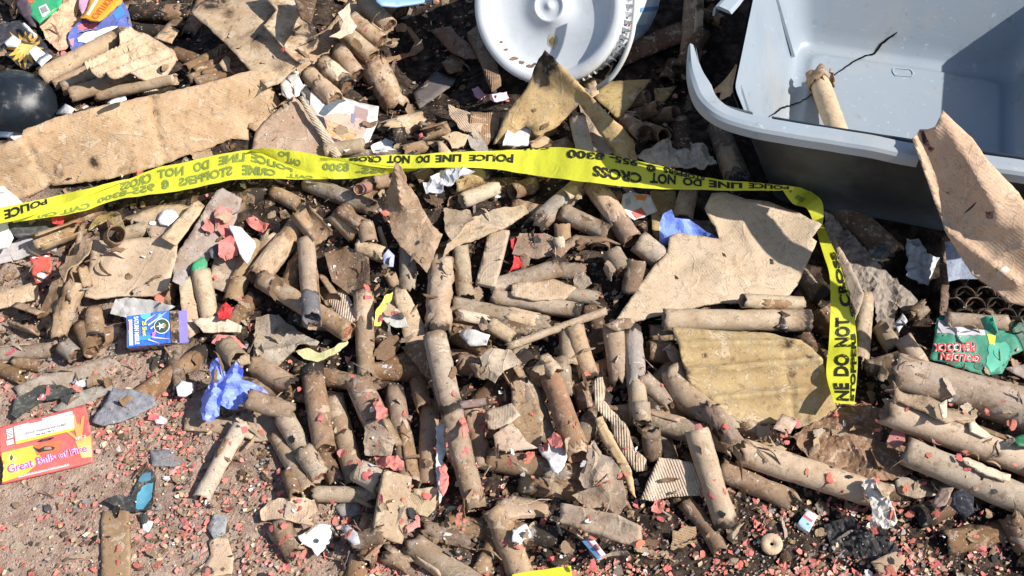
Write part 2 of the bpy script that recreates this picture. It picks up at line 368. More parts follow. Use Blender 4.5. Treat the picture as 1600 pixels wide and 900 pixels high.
# ---------------------------------------------------------------- torn sheets
def densify(pts, step, jag, seed):
    out = []; n = len(pts)
    for i in range(n):
        a = pts[i]; b_ = pts[(i + 1) % n]; L = math.hypot(b_[0] - a[0], b_[1] - a[1]); k = max(1, int(L / step))
        for q in range(k):
            t = q / k; x = a[0] + (b_[0] - a[0]) * t; y = a[1] + (b_[1] - a[1]) * t; lf = a[2] + (b_[2] - a[2]) * t
            if q or jag > 2:
                j1 = mnoise.noise(Vector((x * .11, y * .11, seed))) * 1.2 + mnoise.noise(Vector((x * .35, y * .35, seed + 4))) * .8
                nx, ny = -(b_[1] - a[1]) / L, (b_[0] - a[0]) / L; x += nx * j1 * jag; y += ny * j1 * jag
            out.append((x, y, lf))
    return out
NS = [0]
def sheet_px(name, pts, mat='kraft_card', col='mid', ch=.15, label=None, cat='cardboard', group=None, lift=.004, thick=.0022, jag=1.5, step=7, crum=.004,
             freq=14, creases=(), rotuv=0, parent=None, abs_z=False, rest=None, pct=75, fine=.0006, upd=True, holes=(), burn=()):
    """outline in photo pixels (x, y, lift) cast onto a plane that rests on the pile -> a real torn sheet with thickness"""
    NS[0] += 1; seed = NS[0] * 2.31
    if crum >= .0055 or fine >= .0015: step = min(step, 4.5)
    pts = [(p[0], p[1], p[2] if len(p) > 2 else 0.0) for p in pts]
    out = densify(pts, step, jag, seed)
    xs = [p[0] for p in pts]; ys = [p[1] for p in pts]
    ipts = []
    yy = min(ys) + step * .5; row = 0
    while yy < max(ys):
        xx = min(xs) + step * (.25 if row % 2 else .75)
        while xx < max(xs):
            ipts.append((xx + R.uniform(-.2, .2) * step, yy + R.uniform(-.2, .2) * step)); xx += step
        yy += step * .9; row += 1
    def inside(x, y):
        c_ = False; n = len(out); j = n - 1
        for i in range(n):
            xi, yi = out[i][0], out[i][1]; xj, yj = out[j][0], out[j][1]
            if (yi > y) != (yj > y) and x < (xj - xi) * (y - yi) / (yj - yi + 1e-12) + xi: c_ = not c_
            j = i
        return c_
    oa = np.array([(p[0], p[1]) for p in out]); ol = np.array([p[2] for p in out])
    keep = []
    for (x, y) in ipts:
        if np.min(np.hypot(oa[:, 0] - x, oa[:, 1] - y)) > step * .5 and inside(x, y): keep.append((x, y))
    for (hx, hy, hr) in holes: keep = [k for k in keep if math.hypot(k[0] - hx, k[1] - hy) > hr]
    allp = [Vector((p[0], p[1])) for p in out] + [Vector(k) for k in keep]
    nb = len(out)
    V2, E2, F2, *_ = delaunay_2d_cdt(allp, [(i, (i + 1) % nb) for i in range(nb)], [list(range(nb))], 1, 1e-4)
    for (hx, hy, hr) in holes:
        F2 = [f for f in F2 if math.hypot(sum(V2[i][0] for i in f) / len(f) - hx, sum(V2[i][1] for i in f) / len(f) - hy) > hr * .9]
    def lf(x, y):
        d = np.hypot(oa[:, 0] - x, oa[:, 1] - y) + .5; wgt = d ** -2.2; return float((ol * wgt).sum() / wgt.sum())
    lifts = [lf(v[0], v[1]) for v in V2]
    if abs_z: z = [l for l in lifts]
    else:
        a0, bx, by = .08, 0, 0
        for _ in range(4):
            Q = [P(v[0], v[1], a0 + 0) if _ == 0 else P(v[0], v[1], zc) for v, zc in zip(V2, [a0] * len(V2) if _ == 0 else zz)]
            X = np.array([(q.x, q.y) for q in Q]); Zg = gz(X[:, 0], X[:, 1])
            A = np.stack([np.ones(len(X)), X[:, 0], X[:, 1]], 1); k, *r_ = np.linalg.lstsq(A, Zg, rcond=None)
            k[1:] = np.clip(k[1:], -.35, .35)
            res = Zg - A[:, 1:] @ k[1:]; k[0] = np.percentile(res, pct)
            zz = list(A @ k + lift)
        z = [a_ + l for a_, l in zip(zz, lifts)]
    W3 = [P(v[0], v[1], zc) for v, zc in zip(V2, z)]
    # crumple along the sheet normal
    nrm = Vector((0, -.35, 1)).normalized(); o3 = []
    if len(W3) > 2:
        A_ = np.array(W3); c0 = A_.mean(0); _, _, vt = np.linalg.svd(A_ - c0, full_matrices=False); nv = Vector(vt[2])
        if nv.dot(CAM - Vector(c0)) < 0: nv = -nv
        if len(W3) > 5: nrm = nv
    fld = []
    for v, p in zip(V2, W3):
        h = crum * (1 - abs(mnoise.noise(Vector((p.x * freq, p.y * freq, p.z * freq + seed))) * 2)) + crum * .45 * mnoise.noise(Vector((p.x * freq * 3, p.y * freq * 3, seed + 7)))
        h += fine * mnoise.noise(Vector((p.x * 160, p.y * 160, seed + p.z * 160)))
        for (x1, y1, x2, y2, hh, ww) in creases:
            dx, dy = x2 - x1, y2 - y1; t = max(0, min(1, ((v[0] - x1) * dx + (v[1] - y1) * dy) / (dx * dx + dy * dy)))
            d = math.hypot(v[0] - x1 - t * dx, v[1] - y1 - t * dy); h += hh * math.exp(-(d / ww) if hh > 0 else -(d / ww) ** 1.5)
        o3.append(p + nrm * h)
    n = len(o3); vs = o3 + [p - nrm * thick for p in o3]
    fs = []; ec = {}
    for f in F2:
        a_, b__, c_ = (o3[f[0]], o3[f[1]], o3[f[2]]); up = (b__ - a_).cross(c_ - a_).dot(nrm) > 0
        f = tuple(f) if up else tuple(reversed(f)); fs.append(f); fs.append(tuple(n + i for i in reversed(f)))
        for i in range(len(f)): ec[(f[i], f[(i + 1) % len(f)])] = 1
    for (i, j) in list(ec):
        if (j, i) not in ec: fs.append((i, n + i, n + j, j))
    cr, sr = math.cos(rotuv), math.sin(rotuv); e1 = Vector((1, 0, 0)) - nrm * nrm.x; e1.normalize(); e2 = nrm.cross(e1)
    uv = [((q.dot(e1) * cr + q.dot(e2) * sr) * 1.0, (-q.dot(e1) * sr + q.dot(e2) * cr)) for q in vs]
    o = mesh_obj(name, vs, fs, mat, parent, uv, crum < .0055, cc(col, ch))
    if thick > .0008 and crum < .0055: o.data.polygons.foreach_set('use_smooth', [len(p.vertices) == 3 for p in o.data.polygons])
    if parent is None: tag(o, label, cat, group)
    if upd and parent is None:
        w3 = np.array([tuple(q) for q in o3]); raise_pts(w3)
        tri = np.array([f for f in F2 if len(f) == 3]); 
        if len(tri):
            for wgt in ((1/3, 1/3, 1/3), (.6, .2, .2), (.2, .6, .2), (.2, .2, .6), (.5, .5, 0), (0, .5, .5), (.5, 0, .5)):
                raise_pts(w3[tri[:, 0]] * wgt[0] + w3[tri[:, 1]] * wgt[1] + w3[tri[:, 2]] * wgt[2])
    o['_n'] = 0; del o['_n']
    bv = []
    for v in V2: bv.append(min(1.3, sum(st * math.exp(-((v[0] - bx_) ** 2 + (v[1] - by_) ** 2) / (br * br)) for (bx_, by_, br, st) in burn)))
    if burn: set_burn(o, bv + bv)
    SH[o.name] = (nrm, [tuple(v) for v in V2], o3)
    return o
SH = {}
# ---------------------------------------------------------------- lettering
def text_geo(body, bold=.018, cuts=1):
    cu = bpy.data.curves.new('t', 'FONT'); cu.body = body; cu.size = 1; cu.offset = bold; cu.resolution_u = 3; cu.fill_mode = 'FRONT'
    ob = bpy.data.objects.new('t', cu); COL.objects.link(ob); dg = bpy.context.evaluated_depsgraph_get(); dg.update()
    me = bpy.data.meshes.new_from_object(ob.evaluated_get(dg)); bpy.data.objects.remove(ob); bpy.data.curves.remove(cu)
    bm = bmesh.new(); bm.from_mesh(me); bpy.data.meshes.remove(me); bmesh.ops.triangulate(bm, faces=bm.faces[:])
    if cuts: bmesh.ops.subdivide_edges(bm, edges=bm.edges[:], cuts=cuts)
    vs = [tuple(v.co[:2]) for v in bm.verts]; bm.verts.index_update(); fs = [tuple(v.index for v in f.verts) for f in bm.faces]; bm.free()
    x0 = min(v[0] for v in vs); x1 = max(v[0] for v in vs); y0 = min(v[1] for v in vs); y1 = max(v[1] for v in vs)
    return [((v[0] - x0) / (x1 - x0), (v[1] - y0) / (y1 - y0)) for v in vs], fs
def lettering(body, fn, parent, col, mat='print_ink', bold=.018, cuts=1, name='lettering'):
    vs, fs = text_geo(body, bold, cuts)
    w3 = [fn(u, v) for u, v in vs]
    f0 = fs[0]; nn = (w3[f0[1]] - w3[f0[0]]).cross(w3[f0[2]] - w3[f0[0]])
    if nn.dot(CAM - w3[f0[0]]) < 0: fs = [tuple(reversed(f)) for f in fs]
    return mesh_obj(name, w3, fs, mat, parent, None, False, (*col, 1))
def quad_fn(p0, p1, p2, p3, off=.0008):
    """p0 = text bottom-left, p1 bottom-right, p2 top-right, p3 top-left"""
    n = (p1 - p0).cross(p3 - p0).normalized()
    if n.dot(CAM - p0) < 0: n = -n
    return lambda u, v: (p0 * (1 - u) * (1 - v) + p1 * u * (1 - v) + p2 * u * v + p3 * (1 - u) * v) + n * off

# ================================================================= THE SETTING: one ground sheet out to the horizon
def axis(lo, hi, fine_lo, fine_hi, st):
    a = list(np.arange(fine_lo, fine_hi + 1e-6, st)); k = st
    x = a[-1]
    while x < hi: k *= 1.45; x += k; a.append(x)
    x = a[0]; k = st; pre = []
    while x > lo: k *= 1.45; x -= k; pre.append(x)
    return np.array(pre[::-1] + a)
gxs = axis(-60, 60, -1.3, 1.3, .009); gys = axis(-40, 90, -.7, 1.2, .009)
XX, YY = np.meshgrid(gxs, gys); fade = np.clip(1 - (np.maximum(np.abs(XX) - 1.4, 0) + np.maximum(np.abs(YY) - 1.5, 0)) / 3, 0, 1)
ZZ = Hf(XX, YY) * fade
for j in range(XX.shape[0]):
    for i in range(XX.shape[1]):
        if fade[j, i] > .9: ZZ[j, i] += .0035 * mnoise.noise(Vector((XX[j, i] * 35, YY[j, i] * 35, 0))) + .002 * mnoise.noise(Vector((XX[j, i] * 90, YY[j, i] * 90, 5)))
nxg = len(gxs); vsg = np.stack([XX, YY, ZZ], -1).reshape(-1, 3)
fsg = [(j * nxg + i, j * nxg + i + 1, (j + 1) * nxg + i + 1, (j + 1) * nxg + i) for j in range(len(gys) - 1) for i in range(nxg - 1)]
me = bpy.data.meshes.new('ground'); me.from_pydata(vsg.tolist(), [], fsg); me.materials.append(MATS['pile_ground'])
me.polygons.foreach_set('use_smooth', [True] * len(me.polygons))
ground = bpy.data.objects.new('ground', me); COL.objects.link(ground); tag(ground, 'sandy brown dirt ground, blackened by soot under the debris pile', 'ground', None, 'structure')

# ---------------------------------------------------------------- casting marks onto a built surface
from mathutils.bvhtree import BVHTree
_BV = {}
def bvh(o):
    if o.name not in _BV:
        if o.parent is None: M = Matrix.LocRotScale(o.location, o.rotation_euler, o.scale)
        else: M = Matrix.LocRotScale(o.parent.location, o.parent.rotation_euler, o.parent.scale) @ Matrix.LocRotScale(o.location, o.rotation_euler, o.scale)
        _BV[o.name] = BVHTree.FromPolygons([M @ v.co for v in o.data.vertices], [tuple(p.vertices) for p in o.data.polygons])
    return _BV[o.name]
def hit(o, px, py, off=.0007):
    d = (P(px, py, 0) - CAM).normalized(); loc, n, i, ds = bvh(o).ray_cast(CAM, d)
    if loc is None:
        z = 0.1; loc, n, i, ds = bvh(o).find_nearest(P(px, py, sum((v.co.z for v in o.data.vertices), 0) / len(o.data.vertices) + (o.location.z if o.parent is None else 0)))
    if n.dot(d) > 0: n = -n
    return loc + n * off
def decal_px(o, pts, col, mat='print_ink', jag=0, step=6, off=.0007, name='printed_patch', label=None, smooth=True, parent=None):
    out = densify([(p[0], p[1], 0) for p in pts], step, jag, len(pts) * 1.7 + pts[0][0])
    oa = np.array([(p[0], p[1]) for p in out]); ip = []
    x0, y0 = oa.min(0); x1, y1 = oa.max(0)
    for yy in np.arange(y0 + step / 2, y1, step):
        for xx in np.arange(x0 + step / 2, x1, step):
            if np.min(np.hypot(oa[:, 0] - xx, oa[:, 1] - yy)) > step * .4: ip.append((xx, yy))
    nb = len(out); V2, E2, F2, *_ = delaunay_2d_cdt([Vector(p[:2]) for p in out] + [Vector(p) for p in ip], [], [list(range(nb))], 1, 1e-4)
    w3 = [hit(o, v[0], v[1], off) for v in V2]; fs = []
    for f in F2:
        nn = (w3[f[1]] - w3[f[0]]).cross(w3[f[2]] - w3[f[0]]); fs.append(tuple(f) if nn.dot(CAM - w3[f[0]]) > 0 else tuple(reversed(f)))
    q = mesh_obj(name, w3, fs, mat, parent or o, None, smooth, (*(C[col] if isinstance(col, str) else col), 1))
    if label: q['label'] = label
    return q
def text_px(o, body, bl, br, tr, tl, col, off=.0012, bold=.02, mat='print_ink', cuts=0, parent=None):
    def fn(u, v):
        x = (bl[0] * (1 - u) + br[0] * u) * (1 - v) + (tl[0] * (1 - u) + tr[0] * u) * v
        y = (bl[1] * (1 - u) + br[1] * u) * (1 - v) + (tl[1] * (1 - u) + tr[1] * u) * v
        return hit(o, x, y, off)
    return lettering(body, fn, parent or o, col, mat, bold, cuts)

# ================================================================= GREY STORAGE BIN
def Bn(x, y, z): return Vector((x * .970 + y * .242, -x * .242 + y * .970, z))
ZF, ZR = .075, .305
def rrect(x0, x1, y0, y1, r, n=8):
    pts = []
    for (cx, cy, a0) in ((x1 - r, y0 + r, -90), (x1 - r, y1 - r, 0), (x0 + r, y1 - r, 90), (x0 + r, y0 + r, 180)):
        for k in range(n + 1): a = rad(a0 + 90 * k / n); pts.append((cx + r * math.cos(a), cy + r * math.sin(a)))
    o = []
    for i in range(len(pts)):
        a, b_ = pts[i], pts[(i + 1) % len(pts)]; k = 14 if i % (n + 1) == n else 1
        for q in range(k): o.append((a[0] + (b_[0] - a[0]) * q / k, a[1] + (b_[1] - a[1]) * q / k))
    return o
bin_e = empty('storage_bin', Bn(.56, .46, ZF)); tag(bin_e, 'cracked pale grey plastic storage bin with a broken rim, standing open behind the pile', 'storage bin')
def loft(secs, name, mat, parent, color, skip=None, closed_bottom=True, flip=False):
    vs = []; fs = []; n = len(secs[0][0])
    for pts, z in secs: vs += [Bn(p[0], p[1], z + .003 * mnoise.noise(Vector((p[0] * 9, p[1] * 9, z * 9)))) for p in pts]
    for j in range(len(secs) - 1):
        for k in range(n):
            a, b_ = j * n + k, j * n + (k + 1) % n; f = (a, b_, b_ + n, a + n); c_ = secs[j][0][k]
            if skip and skip(secs[j + 1][0][k][0], secs[j + 1][0][k][1], secs[j + 1][1]): continue
            fs.append(f if flip else f[::-1])
    if closed_bottom: fs.append(tuple(range(n)))
    return mesh_obj(name, vs, fs, mat, parent, None, True, color)
def sec(e, z, r): # e: 0 floor .. 1 rim
    b0 = (.37, .757, .262, .671); b1 = (.282, .85, .192, .762)
    q = [a + (c_ - a) * e for a, c_ in zip(b0, b1)]; return rrect(*q, r), z
def insec(d, z, r): return rrect(.37 + d, .757 - d, .262 + d, .671 - d, r), z
NEARL = lambda x, y, z: x < .335 + (ZR - z) * .1 and y < .235 + (ZR - z) * .15 and z > ZF + .03
binc = (.27, .315, .36, 1)
tub = loft([insec(.035, ZF + .004, .022), insec(.028, ZF + .004, .022), insec(.024, ZF, .022), insec(.006, ZF, .03), sec(.03, ZF + .008, .035)] + [sec(.03 + .97 * t, ZF + .008 + (ZR - ZF - .008) * t, .035 + .025 * t) for t in (.1, .25, .4, .55, .7, .85, 1)],
           'tub', 'grey_bin_plastic', bin_e, binc, NEARL, flip=False)
def shift(s, d): return [(p[0] + (d if p[0] > .56 else -d), p[1] + (d if p[1] > .46 else -d)) for p in s[0]], s[1]
outer = loft([shift(sec(t, ZF - .004 + (ZR - ZF) * t, .035 + .025 * t), .0035) for t in (0, .25, .5, .75, 1)], 'outer_wall', 'shade_dark_plastic', bin_e, (.03, .03, .035, 1), lambda x, y, z: NEARL(x, y, z) and z > ZR - .05, flip=True)
outer['label'] = 'outside of the bin wall, with its shade put into the colour'
# vertical ribs standing on the left wall
def bar3(name, a, b_, wd, ht, mat, parent, color, up=Vector((0, 0, 1)), seg=8, tap=1.0, wob=0):
    vs, fs = [], []; d = (b_ - a).normalized(); s = d.cross(up).normalized(); u = s.cross(d)
    for j in range(seg + 1):
        t = j / seg; c_ = a.lerp(b_, t); ww = wd * (1 + (tap - 1) * t); c_ = c_ + u * (wob * mnoise.noise(c_ * 20))
        for q in ((-1, -1), (1, -1), (1, 1), (-1, 1)): vs.append(c_ + s * (ww / 2 * q[0]) + u * (ht / 2 * q[1]))
    for j in range(seg):
        for k in range(4): fs.append((j * 4 + k, j * 4 + (k + 1) % 4, j * 4 + 4 + (k + 1) % 4, j * 4 + 4 + k))
    fs += [(3, 2, 1, 0), (seg * 4, seg * 4 + 1, seg * 4 + 2, seg * 4 + 3)]
    return mesh_obj(name, vs, fs, mat, parent, None, False, color)
for (ya, yb) in ((.27, .262), (.60, .595)):
    bar3('rib', Bn(.289, ya, ZR - .02), Bn(.366, yb + .01, ZF + .02), .010, .005, 'grey_bin_plastic', bin_e, binc, Vector((1, 0, 0)))
def sweep_rim(path, name, taper=0, zoff=0):
    """rim lip: flat top 26 mm wide, then a 17 mm skirt; path is the outer edge seen from above, (x, y, inward normal)"""
    vs = []; fs = []; n = len(path); prof = [(-.029, -.004), (-.024, .001), (-.006, .003), (0, 0), (.003, -.005), (.003, -.019), (-.0005, -.019), (-.0015, -.003), (-.022, -.0045)]
    K = len(prof)
    for i, (x, y) in enumerate(path):
        a = path[max(0, i - 1)]; b_ = path[min(n - 1, i + 1)]; dx, dy = b_[0] - a[0], b_[1] - a[1]; L = math.hypot(dx, dy); nx, ny = dy / L, -dx / L
        tp = 1.0
        if taper: tp = min(1, .25 + .75 * i / (n * .3))
        for (q, h) in prof: vs.append(Bn(x + nx * q * tp, y + ny * q * tp, ZR + zoff + h + .002 * mnoise.noise(Vector((x * 20, y * 20, 0)))))
    for i in range(n - 1):
        for k in range(K): f = (i * K + k, i * K + (k + 1) % K, (i + 1) * K + (k + 1) % K, (i + 1) * K + k); fs.append(f)
    fs.append(tuple(range(K))[::-1]); fs.append(tuple((n - 1) * K + k for k in range(K)))
    o_ = mesh_obj(name, vs, fs, 'grey_bin_plastic', bin_e, None, True, (.30, .345, .385, 1)); o_.data.set_sharp_from_angle(angle=rad(30)); return o_
def smoothpath(p, k=10):
    o = []
    for i in range(len(p) - 1):
        a, b_, c_, d = p[max(0, i - 1)], p[i], p[i + 1], p[min(len(p) - 1, i + 2)]
        for q in range(k):
            t = q / k; o.append(tuple(.5 * ((2 * b_[m]) + (-a[m] + c_[m]) * t + (2 * a[m] - 5 * b_[m] + 4 * c_[m] - d[m]) * t * t + (-a[m] + 3 * b_[m] - 3 * c_[m] + d[m]) * t ** 3) for m in range(len(b_))))
    o.append(tuple(p[-1])); return o
sweep_rim(smoothpath([(.200, .325), (.205, .29), (.214, .25), (.232, .208), (.262, .177), (.31, .163), (.37, .160), (.46, .161), (.555, .158)]), 'rim', 1)
sweep_rim(smoothpath([(.64, .158), (.72, .160), (.80, .162), (.86, .175), (.878, .215), (.88, .30), (.88, .45), (.88, .62), (.878, .72), (.86, .776), (.80, .79), (.56, .792), (.34, .79), (.27, .776), (.252, .72), (.250, .60), (.246, .50), (.226, .43)]), 'rim')
# inner apron of the loose corner
vs = []; path = smoothpath([(.206, .322), (.216, .285), (.234, .24), (.262, .20), (.31, .190)], 6)
for (x, y) in path: vs += [Bn(x + .004, y + .004, ZR), Bn(x + .012, y + .006, ZR - .03)]
crk = mesh_obj('corner_skirt', vs, [(2 * i, 2 * i + 1, 2 * i + 3, 2 * i + 2) for i in range(len(path) - 1)], 'grey_bin_plastic', bin_e, None, True, binc)
_BV.clear()
# crack across floor and far wall
cp = [(1200, 183, 1), (1210, 177, 2.5), (1222, 168, 3), (1236, 165, 2), (1252, 160, 1.6), (1266, 150, 1.4), (1292, 127, 1.6), (1312, 112, 2), (1332, 98, 2.6), (1352, 88, 2.8), (1366, 84, 3), (1378, 67, 3.4), (1392, 57, 3), (1402, 50, 1.5)]
cp = [tuple(a[k] + (b_[k] - a[k]) * q / 4 + (R.uniform(-.7, .7) if q and k < 2 else 0) for k in range(3)) for a, b_ in zip(cp, cp[1:]) for q in range(4)] + [cp[-1]]
vs = []
for i, (x, y, ww) in enumerate(cp):
    a = cp[max(0, i - 1)]; b_ = cp[min(len(cp) - 1, i + 1)]; dx, dy = b_[0] - a[0], b_[1] - a[1]; L = math.hypot(dx, dy)
    vs += [hit(tub, x - dy / L * ww / 2, y + dx / L * ww / 2, .0016), hit(tub, x + dy / L * ww / 2, y - dx / L * ww / 2, .0016)]
mesh_obj('crack', vs, [(2 * i, 2 * i + 1, 2 * i + 3, 2 * i + 2) for i in range(len(cp) - 1)], 'dark_gap', bin_e, None, False)['label'] = 'dark open crack running across the bin floor'
# moulded oval mark
pts = []
for k in range(20):
    a = 6.283 * k / 20; pts.append((1411 + (17 if math.cos(a) > 0 else -17) * (.55 + .45 * abs(math.cos(a))), 114 + 6.5 * math.sin(a) + 3 * math.cos(a)))
w3 = [hit(tub, x, y, .002) for x, y in pts]; ctr = sum(w3, Vector()) / 20
vs = w3 + [ctr + (p - ctr) * .86 for p in w3]
mesh_obj('moulded_oval', vs, [(k, (k + 1) % 20, 20 + (k + 1) % 20, 20 + k) for k in range(20)], 'grey_bin_plastic', bin_e, None, False, (.32, .38, .46, 1))

# ================================================================= WHITE BUCKET LYING ON ITS SIDE
AX = (_f * math.cos(rad(25)) + (_r * .85 + _u * .52) * math.sin(rad(25))).normalized()
bc = P(857, 9, .205); bucket = empty('plastic_bucket', bc); bucket.rotation_euler = AX.to_track_quat('Z', 'Y').to_euler()
tag(bucket, 'white plastic bucket with a ridged lid lying on its side in the debris', 'bucket')
def lathe(name, prof, mat, parent, color, n=96, a0=0, a1=6.28319, smooth=True, wob=0):
    full = abs(a1 - a0 - 6.28319) < 1e-3; vs = []; fs = []; nn = n if full else n + 1
    for j, (r, z) in enumerate(prof):
        for k in range(nn): a = a0 + (a1 - a0) * k / n; vs.append((r * math.cos(a), r * math.sin(a), z + wob * mnoise.noise(Vector((math.cos(a) * r * 12, math.sin(a) * r * 12, 0)))))
    for j in range(len(prof) - 1):
        for k in range(n): k2 = (k + 1) % nn; fs.append((j * nn + k, (j + 1) * nn + k, (j + 1) * nn + k2, j * nn + k2))
    return local_obj(name, vs, fs, mat, None, color, parent, smooth)
wc = (.68, .71, .735, 1)
lid = lathe('lid', [(.0001, .001), (.0035, .001), (.005, .003), (.022, .0035), (.0245, .001), (.0275, .001), (.030, .0055), (.06, .0065), (.108, .007), (.112, .004), (.1145, -.005), (.117, -.008), (.123, -.0095), (.130, -.009), (.1345, -.006), (.136, 0), (.136, .012), (.1335, .013), (.1335, .030), (.136, .031), (.136, .035), (.131, .035)], 'stained_white_plastic', bucket, wc, 120, wob=.0012)
body = lathe('body', [(.131, .034), (.1325, .036), (.1325, .062), (.129, .064), (.129, .09), (.131, .092), (.131, .096), (.128, .098), (.124, .20), (.120, .36), (.116, .372), (.0001, .374)], 'white_plastic', bucket, wc, 96)
# rib teeth round the lid skirt, one mesh: they are the lid's own pattern
vs, fs = [], []
for k in range(72):
    a = 6.28319 * k / 72; 
    for (r, z, da) in ((.1335, .013, 0), (.1405, .016, 0), (.1405, .028, 0), (.1335, .031, 0)):
        for s in (-1, 1): q = a + s * .0075; vs.append((r * math.cos(q), r * math.sin(q), z))
    b0 = k * 8; fs += [(b0, b0 + 2, b0 + 3, b0 + 1), (b0 + 2, b0 + 4, b0 + 5, b0 + 3), (b0 + 4, b0 + 6, b0 + 7, b0 + 5), (b0, b0 + 6, b0 + 4, b0 + 2), (b0 + 1, b0 + 3, b0 + 5, b0 + 7)]
local_obj('rim_teeth', vs, fs, 'stained_white_plastic', None, wc, lid, False)
Mb = Matrix.LocRotScale(bc, bucket.rotation_euler, None)
def ang_of(px, py):   # angle on the lid of a photo direction
    q = Mb.inverted() @ P(px, py, .2); return math.atan2(q.y, q.x)
ar = ang_of(975, 40); al = ang_of(1000, 20)
# bigger torn lugs on the right side of the lid
vs, fs = [], []
for k in range(13):
    a = ar - .62 + k * .095; j = R.uniform(-.006, .006)
    cs = [(.1365, .002, -.03), (.1475, .008 + j, -.022), (.150, .020, .0), (.1365, .028, .03), (.1365, .012, .034)]
    b0 = len(vs)
    for (r, z, da) in cs: vs.append((r * math.cos(a + da), r * math.sin(a + da), z))
    for (r, z, da) in cs: vs.append(((r - .002) * math.cos(a + da + .012), (r - .002) * math.sin(a + da + .012), z + .004))
    fs += [(b0, b0 + 1, b0 + 2, b0 + 3, b0 + 4), (b0 + 9, b0 + 8, b0 + 7, b0 + 6, b0 + 5)] + [(b0 + q, b0 + 5 + q, b0 + 5 + (q + 1) % 5, b0 + (q + 1) % 5) for q in range(5)]
local_obj('torn_lug_row', vs, fs, 'white_plastic', None, wc, lid, False)
lathe('red_strip', [(.1339, .040), (.1339, .058)], 'print_ink', body, (.62, .02, .04, 1), 10, ar - .02, ar + .02)
for q in (-.42, -.10): lathe('red_mark', [(.1339, .040), (.1339, .046)], 'print_ink', body, (.66, .10, .14, 1), 6, ar + q, ar + q + .05)
lathe('printed_label', [(.1275, .115), (.1262, .165), (.1238, .24), (.1222, .30)], 'printed_card', body, (.62, .72, .80, 1), 24, ar - 1.3, ar + .9)
for (q, ww, z0, z1, c_) in ((-.75, .22, .12, .27, (.16, .38, .66)), (-.42, .10, .14, .26, (.22, .46, .72)), (-.2, .06, .13, .29, (.14, .34, .6)), (.05, .12, .12, .2, (.3, .5, .7))):
    lathe('blue_print', [(.1280, z0), ((.1275 * 1.0 - (z1 - .1) * .024), z1)], 'print_ink', body, (*c_, 1), 8, ar + q, ar + q + ww)
_BV.clear()
# brown burn spot on lid, grit stuck to the rim
Ml = Mb
def blob_px(o, cx, cy, rx, ry, col, n=14, **k):
    return decal_px(o, [(cx + rx * (1 + R.uniform(-.25, .2)) * math.cos(6.283 * i / n), cy + ry * (1 + R.uniform(-.25, .2)) * math.sin(6.283 * i / n)) for i in range(n)], col, **k)
def lidhit(o, px, py, off):
    return hit(o, px, py, off)
_mw = Matrix.LocRotScale(bucket.location, bucket.rotation_euler, None)
_BV[lid.name] = BVHTree.FromPolygons([_mw @ v.co for v in lid.data.vertices], [tuple(p.vertices) for p in lid.data.polygons])
blob_px(lid, 863, 64, 8, 12, (.50, .46, .34), step=3, name='scorch_mark', off=.0004, parent=bucket); blob_px(lid, 863, 65, 4.5, 7, (.24, .17, .06), step=3, name='scorch_mark', off=.0009, parent=bucket)
for (x, y, a_, b_) in ((790, 78, 4, 2), (803, 92, 7, 3), (815, 98, 5, 3), (828, 104, 6, 3), (783, 66, 3, 2), (836, 100, 3, 2)): blob_px(lid, x, y, a_, b_, (.20, .13, .08), step=3, name='stuck_dirt', off=.0012, parent=bucket, mat='ash')
# loose handle strap
hp = smoothpath([(988, -30, .30), (993, 0, .28), (991, 30, .26), (986, 60, .235), (975, 90, .205), (960, 115, .175), (946, 129, .155), (932, 138, .13)], 5)
vs, fs = [], []
for i, (x, y, z) in enumerate(hp):
    c_ = P(x, y, z); a = P(*hp[max(0, i - 1)]); b_ = P(*hp[min(len(hp) - 1, i + 1)]); d = (b_ - a).normalized(); s = d.cross(_f).normalized(); ww = .0042
    for q in ((-1, -1), (1, -1), (1, 1), (-1, 1)): vs.append(c_ + s * (ww * q[0]) + _f * (.0014 * q[1]))
for i in range(len(hp) - 1):
    for k in range(4): fs.append((i * 4 + k, i * 4 + 4 + k, i * 4 + 4 + (k + 1) % 4, i * 4 + (k + 1) % 4))
mesh_obj('handle', vs, fs, 'white_plastic', bucket, None, True, (.66, .67, .62, 1))

# what the bin and bucket occupy
def pile_ok(x, y):
    lx = x * .970 - y * .242; ly = x * .242 + y * .970
    if lx > .21 and ly > .13 and ly < .83 and lx < .92: return False
    px, py, _ = proj((x, y, .1))
    if 735 < px < 1080 and py < 112 - (px - 960) * .7 * (px > 960): return False
    return True
LOWER = [(-400, 590), (0, 575), (95, 600), (285, 600), (330, 640), (400, 700), (430, 790), (480, 870), (720, 890), (1150, 880), (1190, 800), (1420, 780), (1600, 860), (2000, 900)]
def in_pile(px, py):
    for a, b_ in zip(LOWER, LOWER[1:]):
        if a[0] <= px < b_[0]: return py < a[1] + (b_[1] - a[1]) * (px - a[0]) / (b_[0] - a[0])
    return False

